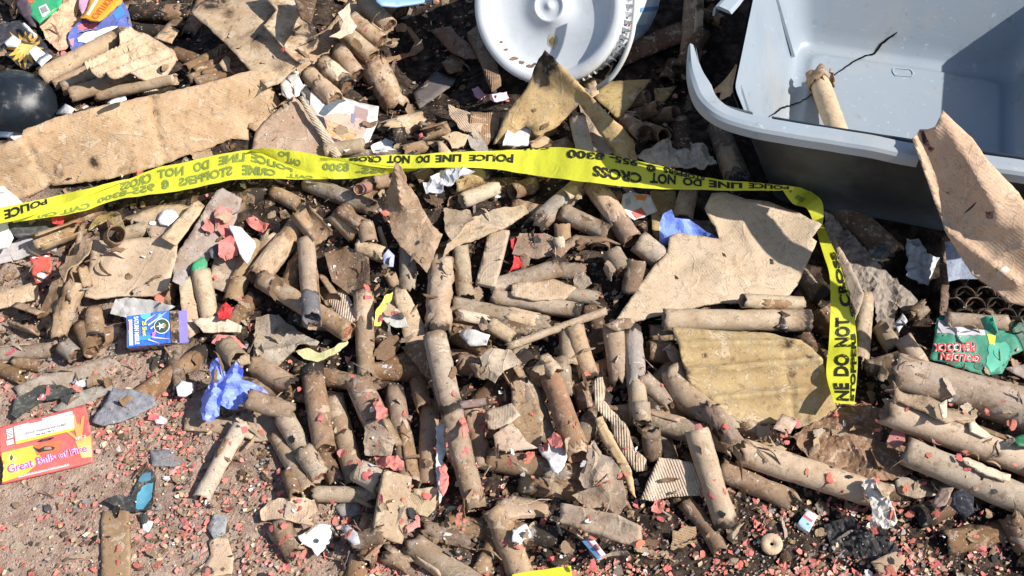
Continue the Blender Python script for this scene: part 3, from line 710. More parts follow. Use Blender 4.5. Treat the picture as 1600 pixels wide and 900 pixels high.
MARKS = [('the red fireworks card', 75, 695), ('the small blue box', 240, 515), ('the bunched blue glove', 355, 605), ('the long box flap', 200, 215), ('the white bucket', 850, 150),
         ('the broken corner of the grey bin', 1100, 230), ('the big torn cardboard sheet', 1120, 400), ('the stiff yellowed sheet', 1190, 600), ('the crisp brown burnt mat', 1330, 700),
         ('the hanging end of the yellow tape', 1310, 520), ('the torn green package', 1520, 540), ('the spiked cardboard piece', 645, 340), ('the two tubes joined end to end', 705, 650),
         ('the ribbed cardboard fan', 1045, 745), ('the white paper blot', 490, 845), ('the cardboard disc with a hole', 1205, 853), ('the white foam lump', 1378, 785), ('the brown flattened board at lower left', 182, 850),
         ('the colourful packages at top left', 140, 30), ('the wavy moulded cardboard', 200, 95), ('the white torn poster piece', 530, 190), ('the square tan cardboard', 205, 420), ('the red torn paper cluster', 365, 365),
         ('the folded scorched sheets', 410, 60), ('the tall scorched yellow card', 890, 160), ('the white tube on the tape', 740, 305), ('the black grit patch', 1310, 850), ('the long pale tube', 1270, 740), ('the loose tube on the dirt', 345, 720)]
def near(px, py): return min(MARKS, key=lambda m: (m[1] - px) ** 2 + ((m[2] - py) * 1.2) ** 2)[0]
def rpx(): return R.uniform(-330, 1930), R.uniform(-330, 1010)

# ================================================================= LOOSE LITTER: tiny flakes nobody could count
def flakes(name, n, dens, palette, smin, smax, label, mat='scrap_paper', onto=True, zup=.0015):
    """one object of many tiny torn flakes, colours in separate material slots"""
    vs, fs, mi = [], [], []; k = 0; mats = []
    for c_ in palette:
        mm = MATS[mat].copy(); mm.name = mat + '_' + c_[0]; 
        for nd in mm.node_tree.nodes:
            if nd.bl_idname == 'ShaderNodeObjectInfo':
                rgb = mm.node_tree.nodes.new('ShaderNodeRGB'); rgb.outputs[0].default_value = (*(C[c_[0]]), 1)
                for lk in list(mm.node_tree.links):
                    if lk.from_node == nd and lk.from_socket.name == 'Color': mm.node_tree.links.new(rgb.outputs[0], lk.to_socket)
                break
        MATS[mm.name] = mm; mats.append(mm.name)
    wsum = sum(c_[1] for c_ in palette); tries = 0
    while k < n and tries < n * 12:
        tries += 1; px, py = (R.uniform(-80, 1680), R.uniform(-60, 960)) if R.random() < .72 else (R.uniform(-380, 1980), R.uniform(-300, 1080))
        d = dens(px, py)
        if R.random() > d: continue
        q = G(px, py) if onto else P(px, py, .02); 
        if not pile_ok(q.x, q.y): continue
        s = smin * (smax / smin) ** (R.random() ** 1.6); m_ = 5; a0 = R.uniform(0, 6.28); e = 1e-2
        nx = -(float(gz(q.x + .008, q.y)) - float(gz(q.x - .008, q.y))) / .016; ny = -(float(gz(q.x, q.y + .008)) - float(gz(q.x, q.y - .008))) / .016
        nv = Vector((np.clip(nx, -1, 1) + R.uniform(-.5, .5), np.clip(ny, -1, 1) + R.uniform(-.5, .5), 1)).normalized(); t1 = nv.orthogonal().normalized(); t2 = nv.cross(t1); b0 = len(vs)
        asp = R.uniform(.45, 1); c0 = q + Vector((0, 0, zup + s * .25)); cur = R.uniform(-.5, .5)
        vs.append(c0 + nv * (cur * s * .5))
        for i in range(m_):
            a = a0 + 6.283 * i / m_ + R.uniform(-.4, .4); rr_ = s * R.uniform(.55, 1.1)
            vs.append(c0 + t1 * (math.cos(a) * rr_) + t2 * (math.sin(a) * rr_ * asp))
        x = R.uniform(0, wsum); ci = 0
        while x > palette[ci][1] and ci < len(palette) - 1: x -= palette[ci][1]; ci += 1
        for i in range(m_): fs.append((b0, b0 + 1 + i, b0 + 1 + (i + 1) % m_)); mi.append(ci)
        k += 1
    me = bpy.data.meshes.new(name); me.from_pydata([tuple(v) for v in vs], [], fs); me.update()
    for m_ in mats: me.materials.append(MATS[m_])
    me.polygons.foreach_set('material_index', mi); o = bpy.data.objects.new(name, me); COL.objects.link(o)
    return tag(o, label, 'litter', None, 'stuff')
def clus(px, py): return max(.12, min(1, .55 + 1.5 * mnoise.noise(Vector((px * .013, py * .016, 2))) + .8 * mnoise.noise(Vector((px * .045, py * .05, 6)))))
def dens_ground(px, py):
    if not in_pile(px, py):
        k = clus(px, py); return k if px > 430 else k * (.9 if py < 700 else .55 if px > 180 else .28)
    return .16 if py > 560 else .07
pal = [('red', 3.2), ('tan', .8), ('mid', 2.4), ('brown', 3.2), ('dark', 2.6), ('grey', 1.2), ('ash', 1.2), ('white', .25), ('pale', .5)]
flakes('litter_flakes', 15000, dens_ground, pal, .0015, .0068, 'countless tiny red, tan and grey paper flakes and grit scattered over the dirt')
flakes('shredded_red_paper', 3500, lambda x, y: dens_ground(x, y) ** 1.5 if in_pile(x, y) is False else .13 if y > 600 else .02, [('red', 5), ('pink', 2.4), ('rust', 3)], .0020, .0078, 'countless torn flat scraps of red firecracker paper matted over the dirt')
flakes('shredded_cardboard', 5200, lambda x, y: 1 if in_pile(x, y) else 0, [('brown', 3), ('mid', 3), ('dark', 4), ('black', 2.5), ('grey', 1.6), ('light', 1.6), ('ash', 1.6), ('white', .3), ('rust', .4)], .0035, .0135, 'charred shredded cardboard and paper filling the gaps between the tubes', 'burnt_paper', zup=0)
flakes('soot_crumbs', 3400, lambda px, py: (1.0 if px > 1150 and py > 720 else .12 if in_pile(px, py) else .25), [('black', 3), ('ash', 2), ('dark', 2), ('grey', 1)], .001, .005, 'countless black and grey soot crumbs and char grit between the debris', 'ash')

# ================================================================= SCRAPS ONE CAN COUNT
def scrap_geo(seed, kind):
    rr = random.Random(seed); n = rr.randint(8, 13); asp = rr.uniform(.45, .95) if kind not in ('strip', 'thin') else rr.uniform(.16, .3) if kind == 'strip' else rr.uniform(.06, .14)
    out = []
    for i in range(n):
        a = 6.283 * i / n + rr.uniform(-.25, .25); q = rr.uniform(.62, 1.05); out.append((math.cos(a) * q, math.sin(a) * q * asp))
    o2 = []
    for i in range(n):
        a, b_ = out[i], out[(i + 1) % n]
        for k in range(3):
            t = k / 3; x = a[0] + (b_[0] - a[0]) * t; y = a[1] + (b_[1] - a[1]) * t; j = (rr.uniform(-.09, .09) if k else rr.uniform(-.05, .05)) * (.25 if kind == 'thin' else 1); o2.append((x + j, y + j))
    ip = [(rr.uniform(-1, 1), rr.uniform(-1, 1) * asp) for _ in range(46)]
    ip = [p for p in ip if math.hypot(p[0], p[1] / asp) < .8]
    nb = len(o2); V2, E2, F2, *_ = delaunay_2d_cdt([Vector(p) for p in o2 + ip], [], [list(range(nb))], 1, 1e-4)
    ca = rr.uniform(0, 3.14); cur = {'flat': rr.uniform(.1, .35), 'curl': rr.uniform(.8, 1.9), 'strip': rr.uniform(.3, 1.2), 'thin': rr.uniform(.5, 1.8)}[kind] * rr.choice((-1, 1))
    fa = rr.uniform(0, 3.14); fo = rr.uniform(-.1, .1); fk = rr.uniform(-.7, .7) if kind != 'flat' else rr.uniform(-.15, .15); vs = []
    for v in V2:
        u = v[0] * math.cos(ca) + v[1] * math.sin(ca); q = -v[0] * math.sin(ca) + v[1] * math.cos(ca)
        th = u * cur; ru = math.sin(th) / cur; rz = (1 - math.cos(th)) / cur
        x = ru * math.cos(ca) - q * math.sin(ca); y = ru * math.sin(ca) + q * math.cos(ca)
        z = rz + .09 * mnoise.noise(Vector((v[0] * 2.2 + seed, v[1] * 2.2, seed))) + .04 * mnoise.noise(Vector((v[0] * 6, v[1] * 6, seed)))
        z += fk * abs(v[0] * math.cos(fa) + v[1] * math.sin(fa) + fo) * .6
        vs.append(Vector((x, y, z)))
    n = len(vs); th = .035; fs = []; ec = {}
    vv = vs + [v - Vector((0, 0, th)) for v in vs]
    for f in F2:
        c_ = (Vector(V2[f[1]]) - Vector(V2[f[0]])).cross(Vector(V2[f[2]]) - Vector(V2[f[0]])); f = tuple(f) if c_ > 0 else tuple(reversed(f))
        fs.append(f); fs.append(tuple(n + i for i in reversed(f)))
        for i in range(3): ec[(f[i], f[(i + 1) % 3])] = 1
    for (i, j) in list(ec):
        if (j, i) not in ec: fs.append((i, n + i, n + j, j))
    zs = min(v.z for v in vv); vv = [(v.x, v.y, v.z - zs) for v in vv]; uv = [(v[0] * .03, v[1] * .03) for v in vv]
    return vv, fs, uv
def scrap_mesh(name, seed, kind, mat):
    vs, fs, uv = scrap_geo(seed, kind); me = bpy.data.meshes.new(name); me.from_pydata(vs, [], fs); me.update(); me.materials.append(MATS[mat])
    ul = me.uv_layers.new(name='UVMap'); idx = np.zeros(len(me.loops), dtype=int); me.loops.foreach_get('vertex_index', idx); ul.data.foreach_set('uv', np.asarray(uv, float)[idx].ravel())
    return me
BANK = {'red': [scrap_mesh('red_paper_scrap', 10 + i, 'flat' if i % 3 else 'curl', 'scrap_paper') for i in range(9)],
        'white': [scrap_mesh('white_paper_scrap', 40 + i, 'flat' if i % 2 else 'curl', 'scrap_paper') for i in range(6)],
        'card': [scrap_mesh('cardboard_scrap', 60 + i, ('curl', 'flat', 'strip', 'curl', 'strip')[i % 5], 'burnt_paper') for i in range(18)],
        'ash': [scrap_mesh('charred_flake', 90 + i, 'flat' if i % 2 else 'curl', 'ash') for i in range(6)],
        'corr': [scrap_mesh('cardboard_scrap', 110 + i, ('curl', 'flat')[i % 2], 'kraft_corrugated') for i in range(5)]}
def place_scrap(bank, name, px, py, s, color, tilt, label, cat, group, sink=.25, upd=.5):
    q = G(px, py)
    if not pile_ok(q.x, q.y): return None
    nx = (float(gz(q.x - .01, q.y)) - float(gz(q.x + .01, q.y))) / .02; ny = (float(gz(q.x, q.y - .01)) - float(gz(q.x, q.y + .01))) / .02
    nv = Vector((np.clip(nx, -.8, .8) + R.uniform(-tilt, tilt), np.clip(ny, -.8, .8) + R.uniform(-tilt, tilt), 1)).normalized()
    o = bpy.data.objects.new(name, R.choice(BANK[bank])); COL.objects.link(o)
    o.rotation_euler = (nv.to_track_quat('Z', 'Y').to_matrix() @ Matrix.Rotation(R.uniform(0, 6.28), 3, 'Z')).to_euler(); o.scale = (s, s, s)
    o.location = q + Vector((0, 0, .0012 - sink * s * .3)); o.color = color
    tag(o, label, cat, group)
    if upd: raise_tube(q + Vector((0, 0, s * .1)), q + Vector((s * .3, s * .3, s * .1)), s * upd)
    return o
def kr_color(): 
    k = R.choices(['light', 'mid', 'brown', 'dark', 'tan', 'grey', 'pale'], [3, 4, 3, 1.3, 1.5, 1.2, 1.6])[0]; return k, cc(k, R.uniform(.05, .55), .12)
CN = dict(light='light brown', mid='mid brown', brown='dark brown', dark='scorched', tan='tan', grey='greyish', pale='pale', yel='yellowed')

# ---- buried tubes filling the pile (ten meshes shared by all copies)
TB = []
for i in range(10):
    L = (.10, .13, .16, .12, .09, .15, .11, .18, .14, .12)[i]; r = (.013, .015, .016, .017, .014, .015, .013, .017, .018, .015)[i]
    vs, fs, uv = tube_geo(L, r, 300 + i, n=18, crum=.0012 if i % 3 else .004, gap=1.0 if i in (3, 7) else 0, jag=.003)
    o = local_obj('cardboard_tube', vs, fs, 'kraft_tube', uv); set_burn(o, [(1.0 if i % 3 else .5) * math.exp(-((q[1] - (i % 2)) / .2) ** 2) for q in uv]); me = o.data; bpy.data.objects.remove(o)
    TB.append((me, L, r))
nf = 0; tries = 0
while nf < 125 and tries < 6000:
    tries += 1; px, py = rpx()
    if not in_pile(px, py) or not -330 < px < 1930 or py < -330: continue
    q = P(px, py, .06)
    if not pile_ok(q.x, q.y): continue
    if 430 < px < 760 and py < 190 and R.random() < .55: continue
    me, L, r = R.choice(TB); a = R.uniform(0, 3.14); d = Vector((math.cos(a), math.sin(a), 0)) * (L / 2); p1, p2 = q - d, q + d
    if not (pile_ok(p1.x, p1.y) and pile_ok(p2.x, p2.y)): continue
    z1, z2 = rest_line(p1, p2, r, .75, .5, 35); p1.z, p2.z = z1, z2
    o = bpy.data.objects.new('cardboard_tube', me); COL.objects.link(o); orient(o, p1, p2, R.uniform(0, 6.28))
    k = R.choices(['brown', 'mid', 'dark', 'grey'], [4, 3, 2.5, 1])[0]; o.color = cc(k, R.uniform(.3, .8), .1)
    lm = near(px, py); tag(o, 'half buried ' + CN[k] + ' cardboard tube near ' + lm, 'tube', CN[k] + ' buried tubes near ' + lm)
    raise_tube(p1, p2, r * .9); nf += 1
# ---- torn cardboard scraps under the big pieces
nf = 0; tries = 0
while nf < 200 and tries < 5000:
    tries += 1; px, py = rpx()
    if not in_pile(px, py) or not -330 < px < 1930 or py < -330: continue
    k, c_ = kr_color(); s = R.uniform(.014, .036); lm = near(px, py)
    bk = 'card' if R.random() < .85 else 'corr'
    if place_scrap(bk, 'cardboard_scrap', px, py, s, c_, .7, CN[k] + ' torn cardboard scrap in heap near ' + lm, 'scrap', CN[k] + ' torn cardboard scraps near ' + lm): nf += 1

# ================================================================= BACK LEFT AND TOP: bigger debris traced from its real outline
S, T = sheet_px, tube_px
CUB = 'cardboard sheet'
# dark hollow contents
T(205, 20, 296, 20, 26, 'black', 1.0, '', 'black charred tube lying crosswise at the top, right of the blue package', sink=0)
T(212, 48, 280, 52, 22, 'black', 1.0, '', 'lower black charred tube under the other one at the top')
S('cardboard_scrap', [(240, 62), (262, 34), (280, 48), (268, 68)], 'burnt_paper', 'tan', .3, 'small tan triangular scrap beside the black charred tubes', lift=.02)
for (x1, y1, x2, y2, lb) in [(290, 108, 372, 66, 'uppermost open small tube of the bundle left of the folded sheets'), (303, 114, 380, 80, 'middle open small tube of the bundle left of the folded sheets'), (292, 125, 385, 92, 'left lower open small tube in the bundle above the box flap'),
                         (317, 119, 390, 98, 'right hand open small tube in the bundle above the box flap'), (305, 128, 392, 108, 'lowest open small tube of the bundle above the box flap')]:
    T(x1, y1, x2, y2, 16, 'brown', .35, '', lb, dz=(.012, -.006), sink=.2)
S('cardboard_scrap', [(342, 100), (352, 88), (360, 92), (358, 108), (368, 118), (350, 112)], 'burnt_paper', 'light', .1, 'little light torn scrap on the bundle of small open tubes', lift=.01)
# moulded tube cake
for (x1, y1, x2, y2, w_, lb) in [(64, 121, 190, 56, 30, 'topmost long tube of the moulded row at top left'), (84, 133, 205, 80, 17, 'second tube of the moulded row at top left'), (96, 139, 240, 84, 24, 'third tube of the moulded row at top left'),
                             (110, 149, 250, 104, 24, 'lowest long tube of the moulded row at top left'), (150, 150, 275, 124, 18, 'short dusty tube under the wavy cardboard near the box flap')]:
    T(x1, y1, x2, y2, w_, 'light', .12, '', lb, dz=(.02, .03), sink=.5, group='tubes of the moulded row')
S('moulded_cardboard', [(183, 44), (192, 40), (212, 50), (232, 57), (250, 68), (272, 82), (278, 98), (262, 118), (236, 128), (200, 126), (170, 128), (140, 124), (128, 112), (160, 95), (185, 80), (187, 60)], 'kraft_card', 'light', .2,
  'wavy light brown moulded cardboard covering a row of tubes at top left', CUB, lift=.012, crum=.002, jag=1.5, step=4, creases=[(125, 105, 205, 56, .024, 4.5), (130, 116, 225, 66, .024, 4.5), (140, 124, 245, 76, .024, 4.5), (165, 127, 262, 88, .022, 4.5), (195, 130, 272, 100, .020, 4.5)], burn=[(190, 48, 8, .9), (205, 100, 25, .4), (245, 80, 15, .5)])
S('cardboard_sheet', [(135, 160), (150, 130), (182, 118), (190, 120), (275, 138), (268, 146), (230, 152), (190, 165), (150, 172)], 'burnt_paper', 'brown', .3, 'dull brown thin box panel behind the top edge of the long box flap', CUB, lift=.004, crum=.004, creases=[(182, 118, 150, 168, .01, 3)])
S('cardboard_scrap', [(222, 148), (230, 132), (248, 142), (240, 150)], 'kraft_corrugated', 'pale', .05, 'small pale ribbed scrap sticking up behind the box flap', lift=.02)
# coloured packages
S('paper_wad', [(62, 40), (90, 22), (100, 0), (128, -12), (128, 32), (112, 62), (104, 82), (92, 84), (72, 62)], 'burnt_paper', (.80, .52, .34), .05, 'crumpled peach brown paper wad between the green and orange packages', 'paper', lift=.012, crum=.008, fine=.002, freq=22)
gp = S('firework_package', [(36, -30), (105, -30), (96, 5), (88, 16), (62, 37), (46, 22)], 'printed_card', (.03, .40, .16), 0, 'bright green printed package with a white barcode label at top left', 'package', lift=.03, crum=.002, jag=.8)
decal_px(gp, [(60, 12), (72, 6), (82, 24), (68, 32)], (.75, .76, .76)); decal_px(gp, [(63, 14), (71, 10), (76, 18), (67, 22)], (.32, .30, .28), off=.0014, name='barcode_patch')
decal_px(gp, [(80, 18), (94, 8), (92, 14), (82, 23)], (.62, .72, .03)); decal_px(gp, [(42, -6), (52, -8), (54, 4), (45, 6)], (.7, .16, .04))
S('firework_package', [(18, -20), (38, -22), (58, 44), (50, 42), (30, 20)], 'printed_card', (.10, .065, .085), 0, 'dark maroon package edge left of the bright green package', 'package', lift=.015, crum=.003)
bp = S('firework_package', [(106, 60), (112, 48), (130, 33), (165, 28), (178, 18), (190, 3), (200, 22), (206, 46), (186, 46), (150, 62), (128, 72), (112, 76)], 'printed_card', (.10, .14, .42), 0, 'crumpled blue printed bag under the orange package', 'package', lift=.012, crum=.007)
decal_px(bp, [(120, 40), (136, 36), (140, 44), (124, 48)], (.7, .16, .2)); decal_px(bp, [(138, 38), (152, 35), (150, 45), (140, 46)], (.72, .2, .26)); decal_px(bp, [(108, 62), (116, 60), (114, 74), (107, 72)], (.7, .25, .3)); decal_px(bp, [(188, 8), (197, 22), (182, 32), (176, 22)], (.05, .22, .68))
S('plastic_bag', [(121, 60), (132, 52), (160, 47), (183, 43), (184, 49), (160, 59), (140, 70), (130, 68), (122, 66)], 'printed_card', (.62, .70, .78), 0, 'white glossy bag folded on the blue printed bag', 'bag', lift=.010, crum=.008, freq=26)
S('firework_package', [(122, -12), (146, -14), (142, 12), (128, 26), (123, 12)], 'printed_card', (.62, .34, .50), 0, 'pink and white speckled wrapper left of the orange package', 'package', lift=.012, crum=.005)
op = S('firework_package', [(143, -12), (205, -22), (190, 4), (172, 18), (155, 34), (126, 28), (138, 8)], 'printed_card', (.85, .38, .02), 0, 'bright orange printed package lying on the blue bag', 'package', lift=.02, crum=.003)
decal_px(op, [(135, 23), (139, 25), (157, -4), (151, -4)], (.82, .74, .62)); text_px(op, 'CAUTION', (142, 27), (172, -8), (181, -2), (151, 31), (.78, .16, .02))
sp = S('firework_package', [(-20, 40), (6, 36), (34, 34), (48, 40), (66, 62), (84, 88), (62, 103), (40, 112), (18, 92), (-20, 78)], 'printed_card', (.035, .035, .045), 0, 'torn black package with a yellow starburst and white flaps, left edge near the top', 'package', lift=.02, crum=.007)
def star_px(o, cx, cy, r1, r2, n, col, off=.0009, name='starburst'):
    return decal_px(o, [(cx + (r1 if i % 2 else r2 * R.uniform(.8, 1.15)) * math.cos(3.1416 * i / n), cy + (r1 if i % 2 else r2 * R.uniform(.8, 1.15)) * math.sin(3.1416 * i / n)) for i in range(2 * n)], col, off=off, step=5, name=name)
star_px(sp, 40, 76, 17, 33, 16, (.78, .42, .06)); star_px(sp, 42, 76, 9, 20, 14, (.85, .68, .22), .0016)
for pts, lb in (([(6, 66), (20, 54), (34, 66), (28, 76), (12, 74)], 'white torn flap, left of the starburst on the black package'), ([(44, 82), (54, 72), (70, 84), (56, 98)], 'white label flap with grey print, lower right of the starburst'), ([(34, 38), (40, 37), (60, 56), (55, 60)], 'narrow white strip along the top of the black package'), ([(58, 98), (74, 84), (82, 90), (64, 103)], 'white flap with a pinkish edge at the lower end of the black package')):
    S('paper_flap', pts, 'scrap_paper', 'white', 0, lb, 'paper', lift=.012, crum=.004)
# black dome
def dome(name, px, py, rx, ry, h, label):
    c0 = G(px, py, .01); k = proj(c0)[2]; rx, ry = rx * k / FPX, ry * k / FPX; vs, fs = [], []; n, m = 40, 14
    for j in range(m + 1):
        ph = math.pi / 2 * 1.25 * j / m
        for i in range(n): a = 6.2832 * i / n; q = math.sin(ph); vs.append(c0 + Vector((rx * q * math.cos(a), ry * q * math.sin(a), h * math.cos(ph) + .002 * mnoise.noise(Vector((a, ph * 3, 0))))))
    for j in range(m):
        for i in range(n): fs.append((j * n + i, (j + 1) * n + i, (j + 1) * n + (i + 1) % n, j * n + (i + 1) % n))
    o = mesh_obj(name, vs, fs, 'black_gloss_plastic'); raise_pts(np.array([tuple(v) for v in vs])); return tag(o, label, 'helmet shell')
dome('plastic_shell', 22, 166, 68, 58, .06, 'glossy black rounded plastic shell at the left edge above the box flap')
S('plastic_scrap', [(-20, 188), (22, 196), (26, 203), (14, 216), (-20, 216)], 'printed_card', (.05, .08, .13), 0, 'dark blue plastic scrap under the black shell at the left edge', 'scrap', lift=.015)
# the long flap of a box
flap = S('box_flap', [(-60, 232, .045), (0, 227, .055), (33, 214, .06), (37, 203, .06), (85, 184, .06), (147, 168, .06), (235, 149, .055), (300, 135, .05), (355, 121, .05), (392, 110, .05), (430, 112, .045), (418, 160, .02), (398, 190, 0), (388, 206, -.005), (389, 219, -.008), (363, 217, 0), (325, 232, 0), (283, 245, 0), (257, 257, 0), (207, 270, 0), (170, 280, 0), (120, 286, -.003), (77, 291, -.004), (60, 300, -.008), (30, 312, -.01), (-60, 350, -.012)],
         'kraft_card', (.52, .365, .215), .16, 'long light brown corrugated box flap with sooty burn spots, left side behind the tape', 'box flap', lift=.01, crum=.004, thick=.0035, rotuv=1.2, freq=7, creases=[(33, 212, 77, 292, -.011, 2.5), (233, 148, 258, 258, -.010, 2.5), (0, 240, 35, 222, .004, 3), (190, 190, 215, 262, .003, 8)], burn=[(148, 255, 12, 1.25), (94, 272, 11, 1.1), (206, 247, 5, 1), (80, 258, 10, .55), (195, 264, 18, .7), (130, 235, 14, .5), (185, 232, 10, .4), (150, 284, 20, .5), (390, 205, 14, .4)])
S('cardboard_scrap', [(172, 268), (180, 262), (200, 268), (192, 276), (176, 278)], 'burnt_paper', 'dark', .5, 'dark curled scrap tucked under the lower edge of the box flap', lift=.02)
for pts, lb in (([(14, 214), (40, 196), (54, 200), (50, 206), (22, 218)], 'white torn paper at the left end of the box flap rim'), ([(60, 194), (80, 178), (90, 184), (84, 190), (66, 197)], 'white torn paper on the rim of the box flap, right of the black shell'), ([(88, 178), (104, 164), (118, 172), (112, 180)], 'white crumpled paper in the gap above the box flap'),
                ([(168, 163), (196, 152), (198, 157), (172, 166)], 'thin white strip along the middle of the box flap rim'), ([(280, 138), (288, 132), (298, 134), (290, 140)], 'small white bit on the box flap rim under the small tubes'), ([(122, 166), (132, 160), (139, 167), (130, 171)], 'tiny white torn bit on the box flap rim')):
    S('paper_scrap', pts, 'scrap_paper', 'white', 0, lb, 'paper', lift=.006, crum=.005, fine=.001)
S('cardboard_scrap', [(355, 212), (362, 196), (380, 190), (390, 200), (388, 222), (374, 216)], 'burnt_paper', 'pale', .1, 'pale torn end of the box flap beside the triangular cardboard', lift=.004)
S('paper_sheet', [(-40, 262), (0, 284), (36, 318), (30, 323), (0, 326), (-40, 330)], 'scrap_paper', (.85, .85, .85), 0, 'clean white sheet corner at the left edge over the tape', 'paper', lift=.03, crum=.001)
# top middle: folded sheets and the block of tubes
S('cardboard_backing', [(455, 112), (492, 66), (530, 22), (560, 0), (600, -20), (606, 40), (590, 85), (548, 140), (505, 158)], 'kraft_card', 'mid', .25, 'brown backing sheet under the short tubes right of the folded sheets', CUB, lift=.0, crum=.004)
for (x1, y1, x2, y2, lb) in [(592, -18, 628, 20, 'topmost short tube of the block at the top'), (568, 0, 608, 42, 'second short tube of the block at the top'), (548, 30, 596, 66, 'third short tube of the block, right of the folded sheets'), (528, 42, 582, 90, 'fourth short tube of the block, half in shade'),
                         (527, 78, 558, 118, 'fifth short tube of the block, sunlit, right of the folded sheets'), (504, 98, 543, 136, 'sixth short tube of the block, sunlit end'), (482, 116, 524, 156, 'lowest short tube of the block, above the poster piece')]:
    T(x1, y1, x2, y2, 29, 'light', .2, 'p', lb, dz=(.012, .02), sink=.3, group='short tubes of the top block')
S('cardboard_scrap', [(528, 20), (545, 8), (548, 30), (556, 44), (548, 56), (530, 62), (514, 58), (530, 50), (536, 36)], 'burnt_paper', 'pale', .1, 'ragged pale scrap standing on the block of short tubes', lift=.03, crum=.008)
S('folded_sheet', [(297, 20, .04), (330, -10, .05), (415, -10, .05), (432, 20, .05), (412, 38, .05), (450, 82, .05), (468, 103, .04), (441, 125, .03), (417, 135, .03), (397, 115, .035), (345, 62, .04)], 'burnt_paper', (.56, .43, .28), .24, 'large light brown folded sheet with a curled scorched edge at the top', CUB, lift=.02, crum=.004, freq=9, jag=1.2, burn=[(330, 2, 22, 1.0), (360, 20, 14, .6), (400, 60, 16, .7), (440, 100, 14, .5)])
S('folded_sheet', [(404, -14, .055), (490, -14, .055), (482, 30, .05), (498, 58, .05), (490, 74, .05), (469, 104, .045), (446, 84, .05), (412, 40, .055), (432, 20, .06)], 'burnt_paper', (.58, .45, .30), .35, 'scorched sheet with a dark burnt right edge, overlapping the large folded sheet', CUB, lift=.028, crum=.005, jag=1.2, burn=[(484, 30, 22, 1.0), (492, 66, 16, 1.2), (468, 100, 12, .9), (452, 60, 14, .7), (440, 10, 10, .6)])
S('cardboard_strip', [(455, -10), (500, -12), (485, 40), (470, 30)], 'burnt_paper', 'dark', .7, 'dark brown scorched strip at the top edge right of the folded sheets', CUB, lift=.05)
# poster piece and neighbours
pp = S('poster_piece', [(468, 142), (476, 132), (520, 146), (562, 160), (592, 166), (590, 192), (576, 222), (556, 230), (540, 238), (512, 222), (500, 200)], 'printed_card', (.66, .62, .60), 0, 'torn glossy poster piece printed with orange bands and black and white shapes', 'poster piece', lift=.02, crum=.004, freq=9, jag=.8)
decal_px(pp, [(470, 144), (477, 134), (486, 138), (484, 166), (476, 162)], (.05, .05, .055)); decal_px(pp, [(519, 147), (541, 158), (530, 162), (508, 182), (498, 178)], (.10, .13, .16)); decal_px(pp, [(492, 180), (506, 184), (511, 200), (506, 214), (497, 196)], (.03, .04, .055), off=.001)
decal_px(pp, [(503, 182), (530, 176), (566, 186), (572, 205), (564, 222), (536, 224), (512, 212)], (.66, .44, .34), 'printed_card', 1, name='print_patch'); decal_px(pp, [(505, 186), (540, 198), (566, 208), (564, 222), (536, 222), (512, 212)], (.62, .28, .12)); decal_px(pp, [(510, 190), (560, 208), (558, 212), (512, 197)], (.72, .42, .22), off=.0013); decal_px(pp, [(512, 203), (556, 215), (552, 219), (513, 208)], (.78, .36, .12), off=.0013)
decal_px(pp, [(511, 213), (540, 222), (530, 232), (516, 226)], (.10, .05, .045)); decal_px(pp, [(555, 165), (575, 172), (572, 205), (552, 200)], (.40, .27, .25), 'print_ink', 2); decal_px(pp, [(550, 178), (556, 180), (553, 194), (548, 192)], (.24, .24, .36), off=.0015)
S('cardboard_triangle', [(400, 205), (430, 175), (457, 148), (467, 158), (500, 200), (528, 244), (500, 262), (392, 238)], 'burnt_paper', (.50, .37, .25), .16, 'brown triangular cardboard with a ribbed edge standing behind the tape', CUB, lift=.012, crum=.003)
S('ribbed_edge', [(466, 152), (473, 150), (505, 196), (534, 243), (521, 247), (496, 206)], 'kraft_corrugated', 'pale', .05, 'narrow pale ribbed edge strip along the triangular cardboard', CUB, lift=.012, crum=.001, rotuv=.9)
S('paper_cup_piece', [(437, 128), (447, 118), (466, 117), (474, 134), (468, 150), (452, 156), (441, 150)], 'printed_card', (.78, .76, .70), 0, 'rounded white and yellow printed piece at the corner of the triangular cardboard', 'scrap', lift=.025, crum=.004)
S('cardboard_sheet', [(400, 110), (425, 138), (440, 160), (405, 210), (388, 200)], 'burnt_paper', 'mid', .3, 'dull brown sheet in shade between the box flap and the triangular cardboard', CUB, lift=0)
# hollow top centre
T(583, 98, 622, 172, 40, 'light', .45, 'cj', 'short half burnt tube standing in the dark hollow at the top', dz=(.02, 0), name='burnt_tube')
S('slat_fragment', [(672, 48), (705, 41), (716, 56), (735, 70), (748, 90), (727, 92), (702, 80), (690, 66)], 'kraft_corrugated', (.40, .25, .17), .35, 'fan of scorched brown slats in the hollow left of the bucket', 'scrap', lift=.03, crum=.003, rotuv=1.3)
hs = S('honeycomb_strip', [(730, 52), (746, 37), (760, 70), (776, 100), (783, 126), (768, 137), (760, 120), (752, 96), (742, 74)], 'kraft_corrugated', (.34, .23, .15), .3, 'narrow dark honeycomb cardboard strip leaning beside the bucket lid', 'scrap', lift=.04, crum=.003, thick=.012)
S('glass_piece', [(645, 145), (680, 112), (712, 122), (708, 132), (662, 165), (655, 168)], 'printed_card', (.13, .11, .10), 0, 'dark dusty flat packet lying in the hollow below the slats', 'packet', lift=.012, crum=.001)
S('cardboard_curl', [(600, 92), (640, 82), (648, 66), (632, 42), (642, 44), (660, 66), (662, 76), (650, 86), (604, 100)], 'burnt_paper', 'brown', .4, 'curled brown strip at the left side of the hollow', lift=.015, crum=.006)
S('cardboard_scrap', [(690, 100), (705, 88), (726, 96), (722, 112), (700, 114)], 'burnt_paper', 'brown', .3, 'dim brown scrap deep in the hollow under the slats', lift=.01)
